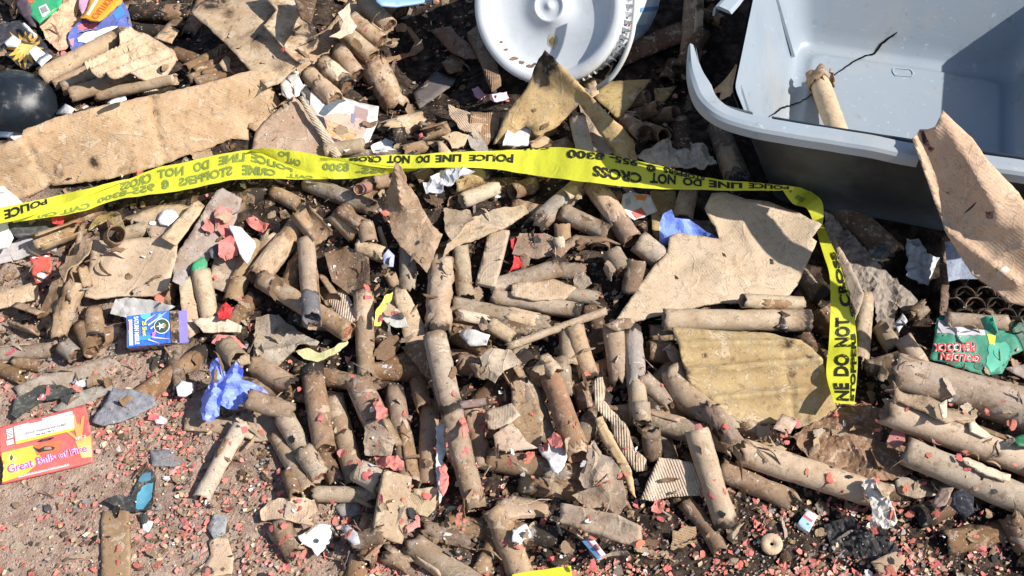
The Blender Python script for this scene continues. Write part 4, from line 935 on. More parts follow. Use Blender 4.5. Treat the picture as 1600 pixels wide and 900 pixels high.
S('candy_wrapper', [(738, 142), (748, 138), (758, 148), (752, 156), (742, 152)], 'printed_card', (.6, .3, .36), 0, 'pink and white wrapper left of the two below the bucket', 'wrapper', lift=.012, crum=.006); S('candy_wrapper', [(764, 148), (790, 144), (794, 154), (776, 160), (764, 156)], 'printed_card', (.62, .42, .45), 0, 'pink and white wrapper just under the bucket lid', 'wrapper', lift=.012, crum=.006)
S('blue_lid', [(588, -30), (690, -34), (684, -2), (655, 6), (620, 11), (596, 9), (588, 2)], 'grey_bin_plastic', (.22, .38, .62), 0, 'blue plastic lid edge at the very top', 'lid', lift=.08, crum=.001, jag=0)
S('cardboard_scrap', [(700, 165), (712, 170), (740, 182), (754, 196), (752, 208), (736, 212), (718, 205), (704, 186)], 'kraft_corrugated', 'light', .05, 'light ribbed scrap right of the hollow, above the tape', lift=.02, crum=.006, rotuv=.4)
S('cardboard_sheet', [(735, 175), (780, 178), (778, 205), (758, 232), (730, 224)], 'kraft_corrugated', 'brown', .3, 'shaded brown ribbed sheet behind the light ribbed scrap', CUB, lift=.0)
S('ash_clump', [(728, 215), (745, 206), (758, 222), (765, 240), (750, 240), (736, 232)], 'ash', 'grey', .5, 'grey ashy lump above the tape left of the bucket hollow', 'scrap', lift=.01, crum=.006)
# tall scorched card and tube cluster under the bucket
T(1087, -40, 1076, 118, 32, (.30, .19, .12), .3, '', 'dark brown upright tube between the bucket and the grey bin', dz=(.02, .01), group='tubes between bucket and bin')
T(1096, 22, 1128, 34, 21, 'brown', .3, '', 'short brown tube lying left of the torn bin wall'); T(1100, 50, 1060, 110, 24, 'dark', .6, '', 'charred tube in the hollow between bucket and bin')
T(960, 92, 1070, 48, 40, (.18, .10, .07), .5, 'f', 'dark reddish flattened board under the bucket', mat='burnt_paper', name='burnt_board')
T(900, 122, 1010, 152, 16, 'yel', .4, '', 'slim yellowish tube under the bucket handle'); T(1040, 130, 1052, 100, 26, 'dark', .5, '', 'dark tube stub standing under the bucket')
for i, (cx, cy, r_, bx, by, lb) in enumerate([(1013, 153, 25, -44, 12, 'open mouthed tube at the top of the cluster below the bucket'), (1030, 168, 24, -42, 14, 'second open tube of the cluster below the bucket'), (992, 192, 24, -26, -12, 'open tube at the left of the cluster below the bucket'),
                             (1008, 209, 26, -30, -20, 'lower left open tube of the cluster'), (1038, 213, 24, -30, -12, 'lowest open tube of the cluster beside the yellow card'), (1056, 177, 24, -34, 6, 'open tube at the right of the cluster below the bucket')]):
    T(cx + bx, cy + by, cx, cy, r_, 'brown', .25, '', lb, dz=(-.015, .028), sink=.3, group='open tubes of the cluster under the bucket')
S('yellowed_card', [(925, 150), (946, 128), (1017, 124), (992, 156), (968, 186), (944, 166)], 'burnt_paper', 'yel', .25, 'yellow brown card triangle left of the open tube cluster', CUB, lift=.02, crum=.002)
S('yellowed_card', [(1022, 140), (1058, 134), (1046, 150), (1030, 166), (1024, 158)], 'burnt_paper', (.36, .25, .10), .25, 'small yellow brown card wedge between the open tubes', CUB, lift=.03, crum=.002)
T(1122, 200, 1158, 292, 38, (.30, .23, .18), .35, '', 'thick grey brown tube under the corner of the grey bin', dz=(0, .01)); T(1063, 190, 1067, 240, 28, 'dark', .4, '', 'short dark tube behind the pale crumpled cardboard')
S('crumpled_cardboard', [(994, 250), (1004, 238), (1044, 221), (1050, 232), (1072, 238), (1078, 224), (1106, 232), (1118, 262), (1090, 268), (1040, 264)], 'burnt_paper', 'pale', .12, 'pale crumpled torn cardboard between the open tubes and the tape', CUB, lift=.018, crum=.012, freq=26, fine=.003)
yc = S('scorched_card', [(852, 78, .11), (866, 90, .105), (925, 152, .07), (990, 218, .02), (996, 250, 0), (968, 252, 0), (925, 190, .03), (905, 163, .05), (888, 180, .03), (868, 200, .015), (838, 214, .01), (823, 196, .015), (785, 222, 0), (770, 226, 0), (790, 180, .02), (822, 140, .05), (838, 100, .09)],
       'burnt_paper', (.56, .40, .19), .22, 'tall yellow brown scorched card with a blackened tip leaning in front of the bucket', CUB, lift=.02, crum=.004, thick=.004, burn=[(853, 90, 15, 1.4), (842, 112, 14, 1.3), (850, 128, 11, 1.1), (866, 104, 9, .9), (800, 220, 16, .7), (905, 170, 12, .8), (830, 200, 18, .5)])
S('cardboard_scrap', [(912, 132), (930, 124), (936, 144), (924, 152)], 'burnt_paper', 'light', .05, 'small light scrap at the edge of the tall scorched card', lift=.02)
S('crumpled_cardboard', [(905, 165), (916, 170), (938, 205), (966, 244), (930, 244), (915, 210)], 'burnt_paper', (.46, .36, .27), .25, 'grey brown crumpled wrap beside the white tube', CUB, lift=.02, crum=.01)
T(902, 184, 917, 248, 27, 'pale', .02, '', 'pale clean tube standing in the tall scorched card', dz=(.03, .02), sink=0)
S('paper_scrap', [(785, 228), (792, 204), (812, 196), (828, 214), (824, 232), (800, 232)], 'scrap_paper', 'white', 0, 'white torn paper behind the tape left of the tall scorched card', 'paper', lift=.015, crum=.008); S('cardboard_scrap', [(828, 226), (850, 212), (868, 224), (856, 236), (832, 236)], 'burnt_paper', 'tan', .1, 'tan scrap just above the tape, left of the pale clean tube', lift=.012)
S('paper_scrap', [(580, 232), (602, 218), (618, 222), (626, 232), (612, 242), (584, 242)], 'scrap_paper', 'white', 0, 'white torn scraps above the tape right of the poster piece', 'paper', lift=.012, crum=.008)
T(505, 236, 570, 228, 25, (.44, .36, .26), .2, '', 'grey brown tube with open right end below the poster piece', dz=(0, .01)); T(600, 205, 655, 190, 30, 'light', .1, 'j', 'light stubby tube right of the poster piece'); T(628, 237, 666, 228, 20, 'mid', .2, '', 'short tube just above the tape near its middle', dz=(.01, .005))
T(612, 214, 632, 212, 28, 'black', .9, '', 'black ring of a burnt tube right of the poster piece', dz=(.01, .014)); T(655, 205, 690, 215, 30, 'brown', .3, 'b', 'split brown tube above the middle of the tape')
T(660, 212, 700, 200, 22, 'mid', .25, 'b', 'curled split tube left of the light ribbed scrap')
S('cardboard_scrap', [(682, 222), (690, 222), (706, 240), (688, 244)], 'burnt_paper', 'light', .05, 'light pointed scrap directly above the middle of the tape', lift=.012); S('cardboard_scrap', [(690, 214), (712, 208), (732, 214), (724, 230), (706, 232), (700, 220)], 'burnt_paper', 'light', .1, 'light torn curl above the tape next to the ashy lump', lift=.014, crum=.006)
T(530, 240, 650, 243, 15, 'grey', .5, '', 'slim grey tube lying along the back edge of the tape')

# ================================================================= LEFT MIDDLE
S('plastic_film', [(-20, 362), (30, 350), (62, 362), (90, 385), (88, 396), (40, 400), (0, 414), (-20, 412)], 'scrap_paper', (.42, .38, .37), .1, 'greyish plastic film at the left edge below the tape', 'film', lift=.006, crum=.006)
S('vinyl_ring', [(12, 350), (40, 342), (78, 346), (88, 356), (70, 366), (28, 372), (16, 364)], 'printed_card', (.025, .028, .033), 0, 'black curved plastic piece under the tape at the left', 'scrap', lift=.012, crum=.002); S('paper_scrap', [(-10, 350), (14, 348), (22, 372), (14, 388), (-10, 392)], 'scrap_paper', 'white', 0, 'white paper at the left edge under the tape', 'paper', lift=.008); S('red_paper', [(80, 340), (102, 334), (98, 352), (82, 350)], 'scrap_paper', 'hot', 0, 'bright red scrap under the tape at the left', 'paper', lift=.014)
T(57, 380, 130, 354, 28, 'mid', .25, 'b', 'split brown tube left of the square tan cardboard'); T(0, 464, 60, 450, 8, 'light', .1, '', 'thin stick at the left edge above the flattened strip', name='stick')
S('cardboard_strip', [(-20, 462), (60, 440), (62, 468), (0, 483), (-20, 486)], 'kraft_card', 'light', .1, 'light flattened strip at the left edge', CUB, lift=.012, crum=.003)
S('cardboard_strip', [(62, 500), (72, 470), (98, 420), (108, 392), (118, 380), (122, 400), (104, 450), (86, 492)], 'burnt_paper', 'brown', .35, 'long brown torn strip leaning left of the square tan cardboard', CUB, lift=.02, crum=.007)
T(88, 524, 117, 446, 28, 'mid', .2, 'c', 'crumpled torn tube standing left of the small blue box'); T(105, 470, 128, 350, 9, 'mid', .3, 'n', 'slim twisted cardboard string left of the square tan cardboard', name='twisted_strip')
T(28, 492, 68, 506, 40, 'light', .15, 'b', 'wide split tube at the left edge of the heap'); T(97, 538, 117, 556, 28, 'grey', .4, 'p', 'short grey tube at the foot of the heap left of the small blue box')
T(147, 488, 149, 532, 30, 'mid', .25, 'p', 'short tube with a filled end left of the small blue box'); T(126, 510, 143, 550, 24, 'brown', .3, 'p', 'slim tube below the other filled one left of the small blue box'); T(124, 420, 132, 450, 26, 'mid', .2, 'b', 'small curled stub left of the square tan cardboard')
T(-20, 557, 83, 547, 25, (.40, .32, .24), .35, '', 'long grey brown tube with a charred end at the left edge'); T(-10, 572, 36, 590, 22, 'brown', .4, '', 'open tube lying under the long one at the left edge', dz=(0, .006)); T(20, 566, 62, 572, 20, 'brown', .45, '', 'dark tube stub under the long tube at the left edge')
S('flattened_tube', [(20, 605), (60, 590), (130, 570), (175, 556), (186, 566), (180, 585), (120, 605), (60, 622), (30, 622)], 'burnt_paper', (.36, .31, .26), .3, 'dusty grey flattened cardboard with red bits above the red fireworks card', CUB, lift=.002, crum=.004)
S('cardboard_sheet', [(146, 375, .008), (187, 379, .008), (215, 372, .012), (278, 368, .02), (276, 400, .02), (262, 452, .008), (240, 464, 0), (190, 463, 0), (150, 468, 0), (132, 464, 0), (140, 410, 0)], 'burnt_paper', (.55, .43, .30), .08, 'square tan cardboard sheet lying above the small blue box', CUB, lift=.012, crum=.003, jag=1.0, freq=8, fine=.0003, creases=[(195, 378, 170, 420, .006, 9)])
T(175, 372, 182, 366, 30, 'mid', .3, '', 'ring shaped tube end at the top edge of the square tan cardboard', dz=(.0, .02)); T(186, 371, 229, 356, 24, (.50, .41, .29), .1, '', 'short smooth tube on the top edge of the square tan cardboard')
S('curved_cardboard', [(190, 340), (215, 336), (250, 322), (300, 322), (312, 330), (292, 352), (270, 368), (236, 370), (226, 352)], 'burnt_paper', (.52, .40, .27), .12, 'curved light cardboard with a white sticker above the square tan cardboard', CUB, lift=.014, crum=.004)
S('sticker', [(246, 343), (250, 332), (262, 326), (274, 330), (279, 338), (262, 352), (250, 350)], 'scrap_paper', (.80, .80, .79), 0, 'round white sticker stuck on the curved light cardboard', 'sticker', lift=.005, crum=.0008, jag=.5)
S('cardboard_strip', [(150, 345), (175, 332), (190, 338), (196, 356), (186, 360), (170, 346), (140, 362)], 'burnt_paper', 'yel', .15, 'curled yellowish strip at the top left of the square tan cardboard', CUB, lift=.016, crum=.006)
S('cardboard_strip', [(252, 372), (300, 318), (310, 314), (320, 322), (285, 372), (275, 385)], 'burnt_paper', 'light', .2, 'slanting light strip right of the white sticker', CUB, lift=.018, crum=.003)
S('dirty_board', [(338, 298), (348, 294), (378, 312), (366, 350), (338, 392), (300, 440), (292, 446), (270, 438), (270, 408), (312, 342)], 'burnt_paper', (.34, .28, .235), .28, 'long dusty grey brown board sprinkled with red bits below the tape', CUB, lift=.014, crum=.003)
S('cardboard_sheet', [(334, 402), (372, 402), (384, 412), (375, 432), (354, 458), (326, 448)], 'burnt_paper', (.46, .36, .27), .2, 'small dusty brown sheet beside the stubby upright tube', CUB, lift=.01, crum=.002)
S('glass_shard', [(299, 424), (303, 410), (318, 400), (324, 410), (322, 424), (308, 428)], 'printed_card', (.02, .30, .12), 0, 'shiny green shard above the stubby upright tube', 'shard', lift=.01, crum=.004); S('ash_clump', [(268, 440), (272, 426), (288, 422), (294, 436), (284, 448)], 'ash', 'grey', .3, 'grey lump with a yellow thread left of the stubby upright tube', 'scrap', lift=.012, crum=.006)
S('foil_scrap', [(326, 392), (338, 382), (346, 390), (340, 404), (330, 404)], 'printed_card', (.10, .10, .11), 0, 'dark foil bit left of the red torn paper cluster', 'scrap', lift=.012, crum=.005)
S('cardboard_sheet', [(280, 440), (300, 430), (312, 520), (296, 530), (284, 510)], 'burnt_paper', 'light', .1, 'narrow light sheet leaning left of the stubby upright tube', CUB, lift=.01)
T(314, 424, 328, 500, 30, (.58, .46, .31), .06, '', 'stubby upright light tube above the red scrap, right of the small blue box', dz=(.01, .005)); T(397, 378, 362, 472, 29, 'mid', .18, '', 'slanting tube right of the stubby upright tube'); T(427, 366, 408, 400, 26, 'mid', .2, 'c', 'crumpled tube piece below the red torn paper cluster')
S('cardboard_sheet', [(300, 500), (345, 492), (378, 510), (376, 520), (340, 520), (318, 520)], 'burnt_paper', 'pale', .1, 'pale torn strip right of the small blue box', CUB, lift=.01)
S('cellophane_scrap', [(172, 490), (182, 468), (210, 466), (240, 470), (275, 480), (262, 490), (200, 498)], 'printed_card', (.42, .40, .37), .1, 'dirty clear cellophane scrap behind the small blue box', 'scrap', lift=.008, crum=.006, freq=30)
for pts, lb in (([(334, 334), (346, 322), (360, 330), (362, 350), (372, 372), (350, 372), (336, 356)], 'upper clump of red torn paper on the dusty board'), ([(345, 376), (360, 368), (374, 378), (372, 400), (352, 408), (340, 398)], 'lower clump of red torn paper on the dusty board'), ([(386, 346), (400, 340), (420, 350), (412, 366), (396, 360)], 'red torn paper right of the white wedge'),
                ([(340, 490), (354, 476), (366, 484), (358, 498), (342, 500)], 'red scrap right of the stubby upright tube'), ([(330, 536), (338, 524), (366, 526), (385, 544), (360, 546)], 'red torn paper above the bunched blue glove'), ([(316, 358), (326, 342), (334, 352), (330, 364)], 'small red tuft left of the upper red clump')):
    S('red_paper', pts, 'scrap_paper', 'red' if 'scrap right' not in lb else 'hot', 0, lb, 'paper', lift=.008, crum=.007, freq=30, fine=.002, jag=2, group='torn red paper pieces in the heap')
S('paper_scrap', [(356, 352), (376, 356), (398, 378), (400, 386), (386, 412), (374, 396), (366, 374)], 'scrap_paper', 'white', 0, 'white paper wedge between the red torn papers', 'paper', lift=.012, crum=.003)
rl = S('label_piece', [(46, 402), (78, 398), (82, 418), (74, 440), (56, 443), (49, 425)], 'printed_card', (.70, .09, .06), 0, 'small red printed label piece with a white spot at the left', 'label', lift=.012, crum=.003); decal_px(rl, [(58, 428), (68, 424), (74, 432), (66, 441), (58, 438)], (.68, .62, .6)); decal_px(rl, [(46, 402), (78, 398), (78, 401), (46, 405)], (.8, .78, .76))
S('cardboard_strip', [(92, 420), (104, 400), (118, 398), (140, 372), (146, 380), (130, 404), (116, 420), (100, 440)], 'burnt_paper', 'mid', .3, 'small twisted strip left of the square tan cardboard edge', CUB, lift=.02, crum=.007)

# ---- small blue box, lying open to the right
bx = empty('firework_box', G(232, 520, .01)); tag(bx, 'small bright blue printed cardboard box lying open, with yellow and white lettering', 'box')
g0 = float(G(235, 545).z); zt, zb = g0 + .045, g0 + .026
A_ = [P(198, 495, zt + .004), P(264, 485, zt + .004), P(267, 536, zb), P(200, 543, zb)]   # top-left, top-right, bottom-right, bottom-left of the blue face
nrm_ = (A_[1] - A_[0]).cross(A_[3] - A_[0]).normalized(); nrm_ = -nrm_ if nrm_.dot(_f) < 0 else nrm_
B_ = [p + nrm_ * .034 - Vector((0, 0, .0)) for p in A_]
def panel(name, q, parent, color, mat='printed_card', th=.0007, n=5, wob=.0006):
    vs, fs = [], []; nn = (q[1] - q[0]).cross(q[3] - q[0]).normalized()
    for s in (0, 1):
        for j in range(n + 1):
            for i in range(n + 1):
                u, v = i / n, j / n; p = q[0] * (1 - u) * (1 - v) + q[1] * u * (1 - v) + q[2] * u * v + q[3] * (1 - u) * v
                vs.append(p + nn * (wob * 3 * mnoise.noise(p * 30) - s * th))
    N = (n + 1) ** 2
    for j in range(n):
        for i in range(n): a = j * (n + 1) + i; f = (a, a + 1, a + n + 2, a + n + 1); fs.append(f); fs.append(tuple(N + k for k in reversed(f)))
    bd = [i for i in range(n)] + [n + i * (n + 1) for i in range(n)] + [N - 1 - i for i in range(n)] + [(n - i) * (n + 1) for i in range(n)]
    for a, b_ in zip(bd, bd[1:] + bd[:1]): fs.append((b_, a, N + a, N + b_))
    return mesh_obj(name, vs, fs, mat, parent, None, False, color)
front = panel('front_panel', A_, bx, (.015, .13, .62, 1)); back = panel('back_panel', B_, bx, (.05, .05, .12, 1)); side = panel('side_panel', [A_[3], A_[2], B_[2], B_[3]], bx, (.14, .06, .12, 1)); panel('side_panel', [A_[0], B_[0], B_[1], A_[1]], bx, (.02, .10, .45, 1)); panel('end_panel', [A_[0], A_[3], B_[3], B_[0]], bx, (.55, .55, .56, 1))
e_ = (A_[1] - A_[0]).normalized(); panel('inner_flap', [A_[1] + nrm_ * .006, A_[1] + nrm_ * .008 + e_ * .013, A_[2] + nrm_ * .008 + e_ * .012, A_[2] + nrm_ * .006], bx, (.50, .39, .28, 1), 'kraft_card'); panel('end_flap', [B_[1] - nrm_ * .02, B_[1] + e_ * .024 - nrm_ * .016, B_[2] + e_ * .024 - nrm_ * .018, B_[2] - nrm_ * .02], bx, (.22, .18, .52, 1))
BF = lambda u, v: A_[3] * (1 - u) * (1 - v) + A_[2] * u * (1 - v) + A_[1] * u * v + A_[0] * (1 - u) * v
nf_ = -nrm_ if nrm_.dot(_f) > 0 else nrm_
def bf(u0, v0, u1, v1, c_, off=.001, name='print_patch', rot=0): return mesh_obj(name, [BF(u0, v0) + nf_ * (off + .0012), BF(u1, v0) + nf_ * (off + .0012), BF(u1, v1) + nf_ * (off + .0012), BF(u0, v1) + nf_ * (off + .0012)], [(0, 1, 2, 3)], 'print_ink', front, None, False, (*c_, 1))
for (u, v, du, dv, c_) in [(.45, .95, .28, .25, (.10, .45, .80)), (.78, .75, .14, .4, (.10, .5, .85)), (.4, .25, .4, .15, (.04, .30, .75)), (.92, .2, .07, .5, (.02, .08, .42))]:
    mesh_obj('print_patch', [BF(min(1, max(0, u + du / 2 * math.cos(a) * .9)), min(1, max(0, v + dv / 2 * math.sin(a)))) + nf_ * .0018 for a in [6.283 * i / 14 for i in range(14)]], [tuple(range(14))], 'print_ink', front, None, False, (*c_, 1))
bf(.04, .05, .13, .88, (.80, .78, .76), .0012, 'barcode_label')
for k in range(12): bf(.10, .08 + k * .06, .125, .08 + k * .06 + .02, (.25, .22, .24), .0016, 'barcode_line')
bf(.045, .55, .06, .85, (.6, .08, .08), .0016)
for (u0, v0, u1, v1) in [(.50, .62, .95, .96), (.45, .78, .68, .93), (.62, .22, .98, .12), (.48, .18, .74, .02), (.55, .5, .75, .66)]:
    p0, p1 = BF(u0, v0) + nf_ * .0026, BF(u1, v1) + nf_ * .0026; d = (p1 - p0).normalized().cross(nf_) * .0005
    mesh_obj('rocket_streak', [p0 - d * 2.4, p1 - d * .4, p1 + d * .4, p0 + d * 2.4], [(0, 1, 2, 3)], 'print_ink', front, None, False, (.72, .60, .66, 1))
def vtext(s, u0, u1, v0, v1, c_, b=.03): return lettering(s, lambda a, q: BF(u0 + (u1 - u0) * q, v1 - (v1 - v0) * a) + nf_ * .0031, front, c_, 'print_ink', b, 0)
vtext('SATURN MISSILE', .17, .28, .06, .95, (.82, .84, .88)); vtext('25 Shot', .36, .46, .30, .78, (.82, .76, .05))
def disc(cu, cv, r_, c_, off, n=24, ring=None, name='emblem', sx=1.0):
    o0 = BF(cu, cv) + nf_ * off; ex = (A_[2] - A_[3]).normalized(); ey = nf_.cross(ex)
    return mesh_obj(name, [o0 + ex * (r_ * math.cos(6.283 * i / n)) + ey * (r_ * math.sin(6.283 * i / n)) for i in range(n)], [tuple(range(n))], 'print_ink', front, None, False, (*c_, 1))
disc(.82, .54, .0118, (.78, .80, .78), .0030); disc(.82, .54, .0105, (.03, .08, .07), .0034); disc(.86, .55, .0035, (.75, .25, .06), .0038)
o0 = BF(.79, .54) + nf_ * .0038; ex = (A_[2] - A_[3]).normalized(); ey = nf_.cross(ex); mesh_obj('emblem', [o0] + [o0 + (ex * math.cos(3.1416 * i / 5) + ey * math.sin(3.1416 * i / 5)) * (.0068 if i % 2 else .0022) for i in range(10)], [(0, 1 + i, 1 + (i + 1) % 10) for i in range(10)], 'print_ink', front, None, False, (.8, .82, .8, 1))
disc(.62, .33, .0030, (.72, .15, .50), .0034, 6); disc(.60, .24, .0024, (.75, .3, .6), .0034, 5); disc(.66, .40, .0020, (.75, .3, .6), .0034, 5)
for k, (c_) in enumerate([(.40, .30, .34), (.36, .27, .32), (.45, .40, .10), (.14, .16, .34)]):
    u0 = .12 + k * .19; q = [A_[3].lerp(A_[2], u0), A_[3].lerp(A_[2], u0 + .14), B_[3].lerp(B_[2], u0 + .14), B_[3].lerp(B_[2], u0)]; n_ = (A_[2] - A_[3]).cross(B_[3] - A_[3]).normalized(); n_ = n_ if n_.dot(_f) < 0 else -n_
    mesh_obj('print_patch', [p + n_ * .0016 for p in q], [(0, 1, 2, 3)], 'print_ink', side, None, False, (*c_, 1))
raise_pts(np.array([tuple(A_[0].lerp(A_[1], u).lerp(A_[3].lerp(A_[2], u), v)) for u in np.linspace(0, 1, 30) for v in np.linspace(0, 1, 30)]))
_BV.clear()

# ================================================================= DIRT CORNER, lower left
S('rubber_scrap', [(142, 660), (160, 636), (176, 606), (210, 610), (241, 620), (244, 634), (216, 650), (182, 662), (160, 666)], 'ash', (.25, .25, .26), .3, 'large flat grey burnt flake on the dirt right of the red fireworks card', 'burnt flake', lift=.004, crum=.003, fine=.0015)
S('rubber_scrap', [(233, 704), (264, 702), (287, 721), (272, 729), (238, 729)], 'ash', (.22, .22, .235), .3, 'medium grey burnt flake above the blackened blue scrap', 'burnt flake', lift=.004, crum=.002, fine=.001)
S('burnt_film', [(18, 650), (26, 622), (60, 604), (96, 604), (120, 614), (92, 626), (62, 630), (38, 646), (28, 656)], 'ash', (.07, .07, .065), .5, 'dark feather shaped burnt film above the red fireworks card', 'burnt flake', lift=.008, crum=.008)
S('cardboard_sheet', [(80, 640), (120, 615), (170, 600), (178, 612), (140, 630), (98, 648)], 'ash', (.30, .27, .23), .4, 'dusty grey strip right of the dark feather shaped film', CUB, lift=.003)
bb = S('burnt_film', [(163, 786), (186, 776), (204, 776), (214, 756), (220, 742), (236, 732), (244, 744), (242, 766), (238, 798), (214, 802), (184, 796)], 'ash', (.05, .05, .05), .5, 'blackened curled scrap with a blue stain on the dirt', 'burnt flake', lift=.006, crum=.007)
decal_px(bb, [(212, 795), (214, 775), (224, 758), (240, 754), (238, 776), (224, 796)], (.10, .34, .46), 'scrap_paper', 2, 4, name='blue_stain'); decal_px(bb, [(216, 752), (222, 742), (236, 738), (236, 750), (222, 756)], (.07, .20, .28), 'scrap_paper', 2, 4, name='blue_stain')
S('flattened_board', [(159, 800), (180, 797), (202, 800), (205, 930), (158, 930)], 'burnt_paper', (.36, .245, .14), .12, 'brown flattened board standing out of the bottom edge at lower left', CUB, lift=.004, thick=.008, crum=.002, jag=.8)
S('cardboard_scrap', [(326, 846), (338, 838), (357, 842), (366, 872), (362, 897), (330, 902), (298, 900), (318, 886), (330, 868)], 'burnt_paper', 'light', .05, 'light crescent shaped scrap at the bottom edge, right of the flattened board', lift=.004, crum=.002)
S('cardboard_scrap', [(324, 826), (336, 804), (356, 808), (352, 834), (334, 842)], 'ash', (.3, .3, .3), .6, 'grey speckled scrap above the light crescent shaped scrap', lift=.004)
S('cardboard_sheet', [(290, 640), (316, 636), (350, 655), (372, 650), (400, 652), (412, 688), (376, 682), (340, 676), (287, 672)], 'burnt_paper', (.40, .29, .19), .15, 'brown cardboard sheet on the dirt beneath the bunched blue glove', CUB, lift=.003, crum=.002)
S('cardboard_sheet', [(376, 648), (420, 648), (440, 668), (440, 688), (400, 690), (378, 684)], 'burnt_paper', (.42, .33, .23), .2, 'brown sheet right of the loose tube on the dirt', CUB, lift=.003)
for pts, lb in (([(275, 605), (284, 596), (302, 600), (303, 612), (290, 620), (278, 618)], 'round white blot left of the bunched blue glove'), ([(240, 655), (250, 650), (262, 658), (256, 664), (244, 663)], 'white speck cluster right of the large grey flake'), ([(110, 598), (138, 592), (146, 600), (124, 606)], 'thin pale chip above the red fireworks card'), ([(222, 820), (230, 814), (240, 816), (232, 832), (225, 832)], 'curled white bit below the blackened scrap')):
    S('paper_scrap', pts, 'scrap_paper', 'white', 0, lb, 'paper', lift=.004, crum=.003, group='white bits on the dirt')
tb = T(378, 662, 314, 779, 27, (.56, .47, .35), .05, '', 'loose pale tube lying on the dirt at the lower left', sink=.05)
# the red fireworks card
rc = S('firework_card', [(-4, 668, .008), (60, 652, .009), (133, 632, .008), (139, 660, .013), (143, 680, .016), (145, 700, .01), (145, 722, .003), (80, 738, .003), (3, 756, .002), (6, 730, .006), (0, 710, .012), (-2, 690, .012)], 'printed_card', (.70, .13, .11), 0, 'flat red and yellow fireworks card with a hanging slot, at the left edge', 'card', lift=.006, crum=.001, thick=.003, jag=.3, fine=.0002, step=5)
pc = lambda *a, **k: decal_px(rc, *a, step=5, **k)
pc([(3, 708), (60, 694), (64, 720), (40, 742), (4, 754)], (.86, .52, .06)); pc([(2, 726), (26, 720), (30, 738), (4, 750)], (.86, .66, .10), off=.0011); pc([(52, 696), (96, 688), (92, 704), (58, 712)], (.80, .16, .06), off=.0010); pc([(118, 690), (142, 680), (144, 714), (128, 716)], (.86, .56, .16)); pc([(124, 700), (142, 696), (143, 712), (130, 714)], (.86, .70, .30), off=.0011)
for (x, y) in ((112, 650), (120, 664), (128, 652), (104, 676)): pc([(x, y), (x + 5, y - 2), (128, 690), (122, 690)], (.84, .40, .12), off=.0012)
pc([(22, 668), (115, 648), (117, 670), (25, 694)], (.82, .80, .78), off=.0014, name='caution_panel'); pc([(25, 690), (117, 669), (117, 673), (26, 695)], (.85, .62, .06), off=.0016); pc([(23, 667), (46, 661), (46, 664), (23, 670)], (.82, .80, .78), off=.0014); pc([(66, 655), (113, 643), (114, 647), (66, 659)], (.82, .80, .78), off=.0014)
pc([(10, 672), (20, 669), (21, 684), (11, 687)], (.80, .80, .80), off=.0014, name='barcode_patch'); pc([(10, 690), (21, 687), (22, 694), (11, 697)], (.80, .80, .80), off=.0014, name='barcode_patch')
for k in range(5): pc([(11, 674 + k * 2.5), (20, 671.6 + k * 2.5), (20, 672.6 + k * 2.5), (11, 675 + k * 2.5)], (.15, .15, .16), off=.002, name='barcode_line')
rt = lambda s, a, b_, c_, d, col, **k: text_px(rc, s, a, b_, c_, d, col, off=.0022, **k)
rt('CAUTION', (86, 672), (58, 679), (57, 682.5), (85, 675.5), (.12, .1, .12)); rt('EMITS SHOWERING SPARKS', (104, 663), (38, 678), (37, 681), (103, 666), (.3, .25, .3))
for k in range(4): rt('USE UNDER CLOSE ADULT SUPERVISION FOR OUTDOOR USE ONLY'[k * 4:], (112, 651 + k * 3), (28, 670 + k * 3), (28, 671.6 + k * 3), (112, 652.6 + k * 3), (.42, .38, .42), bold=.0)
rt('Great Balls of Fire', (14, 741), (138, 706), (135, 695), (12, 728), (.80, .66, .74), bold=.06); text_px(rc, 'Great Balls of Fire', (14, 741), (138, 706), (135, 695), (12, 728), (.66, .06, .34), off=.0028, bold=.005); rt('3PCS', (119, 689), (136, 684), (135, 680), (118, 685), (.86, .80, .76)); pc([(28, 744), (108, 725), (109, 728), (29, 747)], (.80, .72, .68), off=.0014); rt('EMITS SHOWERING SPARKS', (30, 746), (106, 727.5), (106, 725.8), (30, 744), (.55, .12, .1), bold=0)
pc([(10 + 8 * math.cos(6.28 * i / 12) + 9, 717 + 6 * math.sin(6.28 * i / 12)) for i in range(12)], (.86, .78, .2), off=.0016, name='emblem'); pc([(16, 714), (19, 711), (21, 716), (19, 721), (16, 719)], (.10, .08, .06), off=.0021, name='emblem')
pc([(58, 691), (66, 687), (84, 684), (86, 685), (80, 688), (66, 691)], (.02, .015, .015), off=.0018, name='slot'); pc([(52, 699), (62, 702), (70, 698), (82, 698), (87, 700), (84, 704), (70, 706), (62, 708), (57, 705)], (.04, .03, .025), off=.0018, name='slot'); pc([(70, 700), (80, 699), (82, 703), (70, 704)], (.34, .26, .2), 'scrap_paper', off=.0022, name='torn_slot')
_BV.clear()

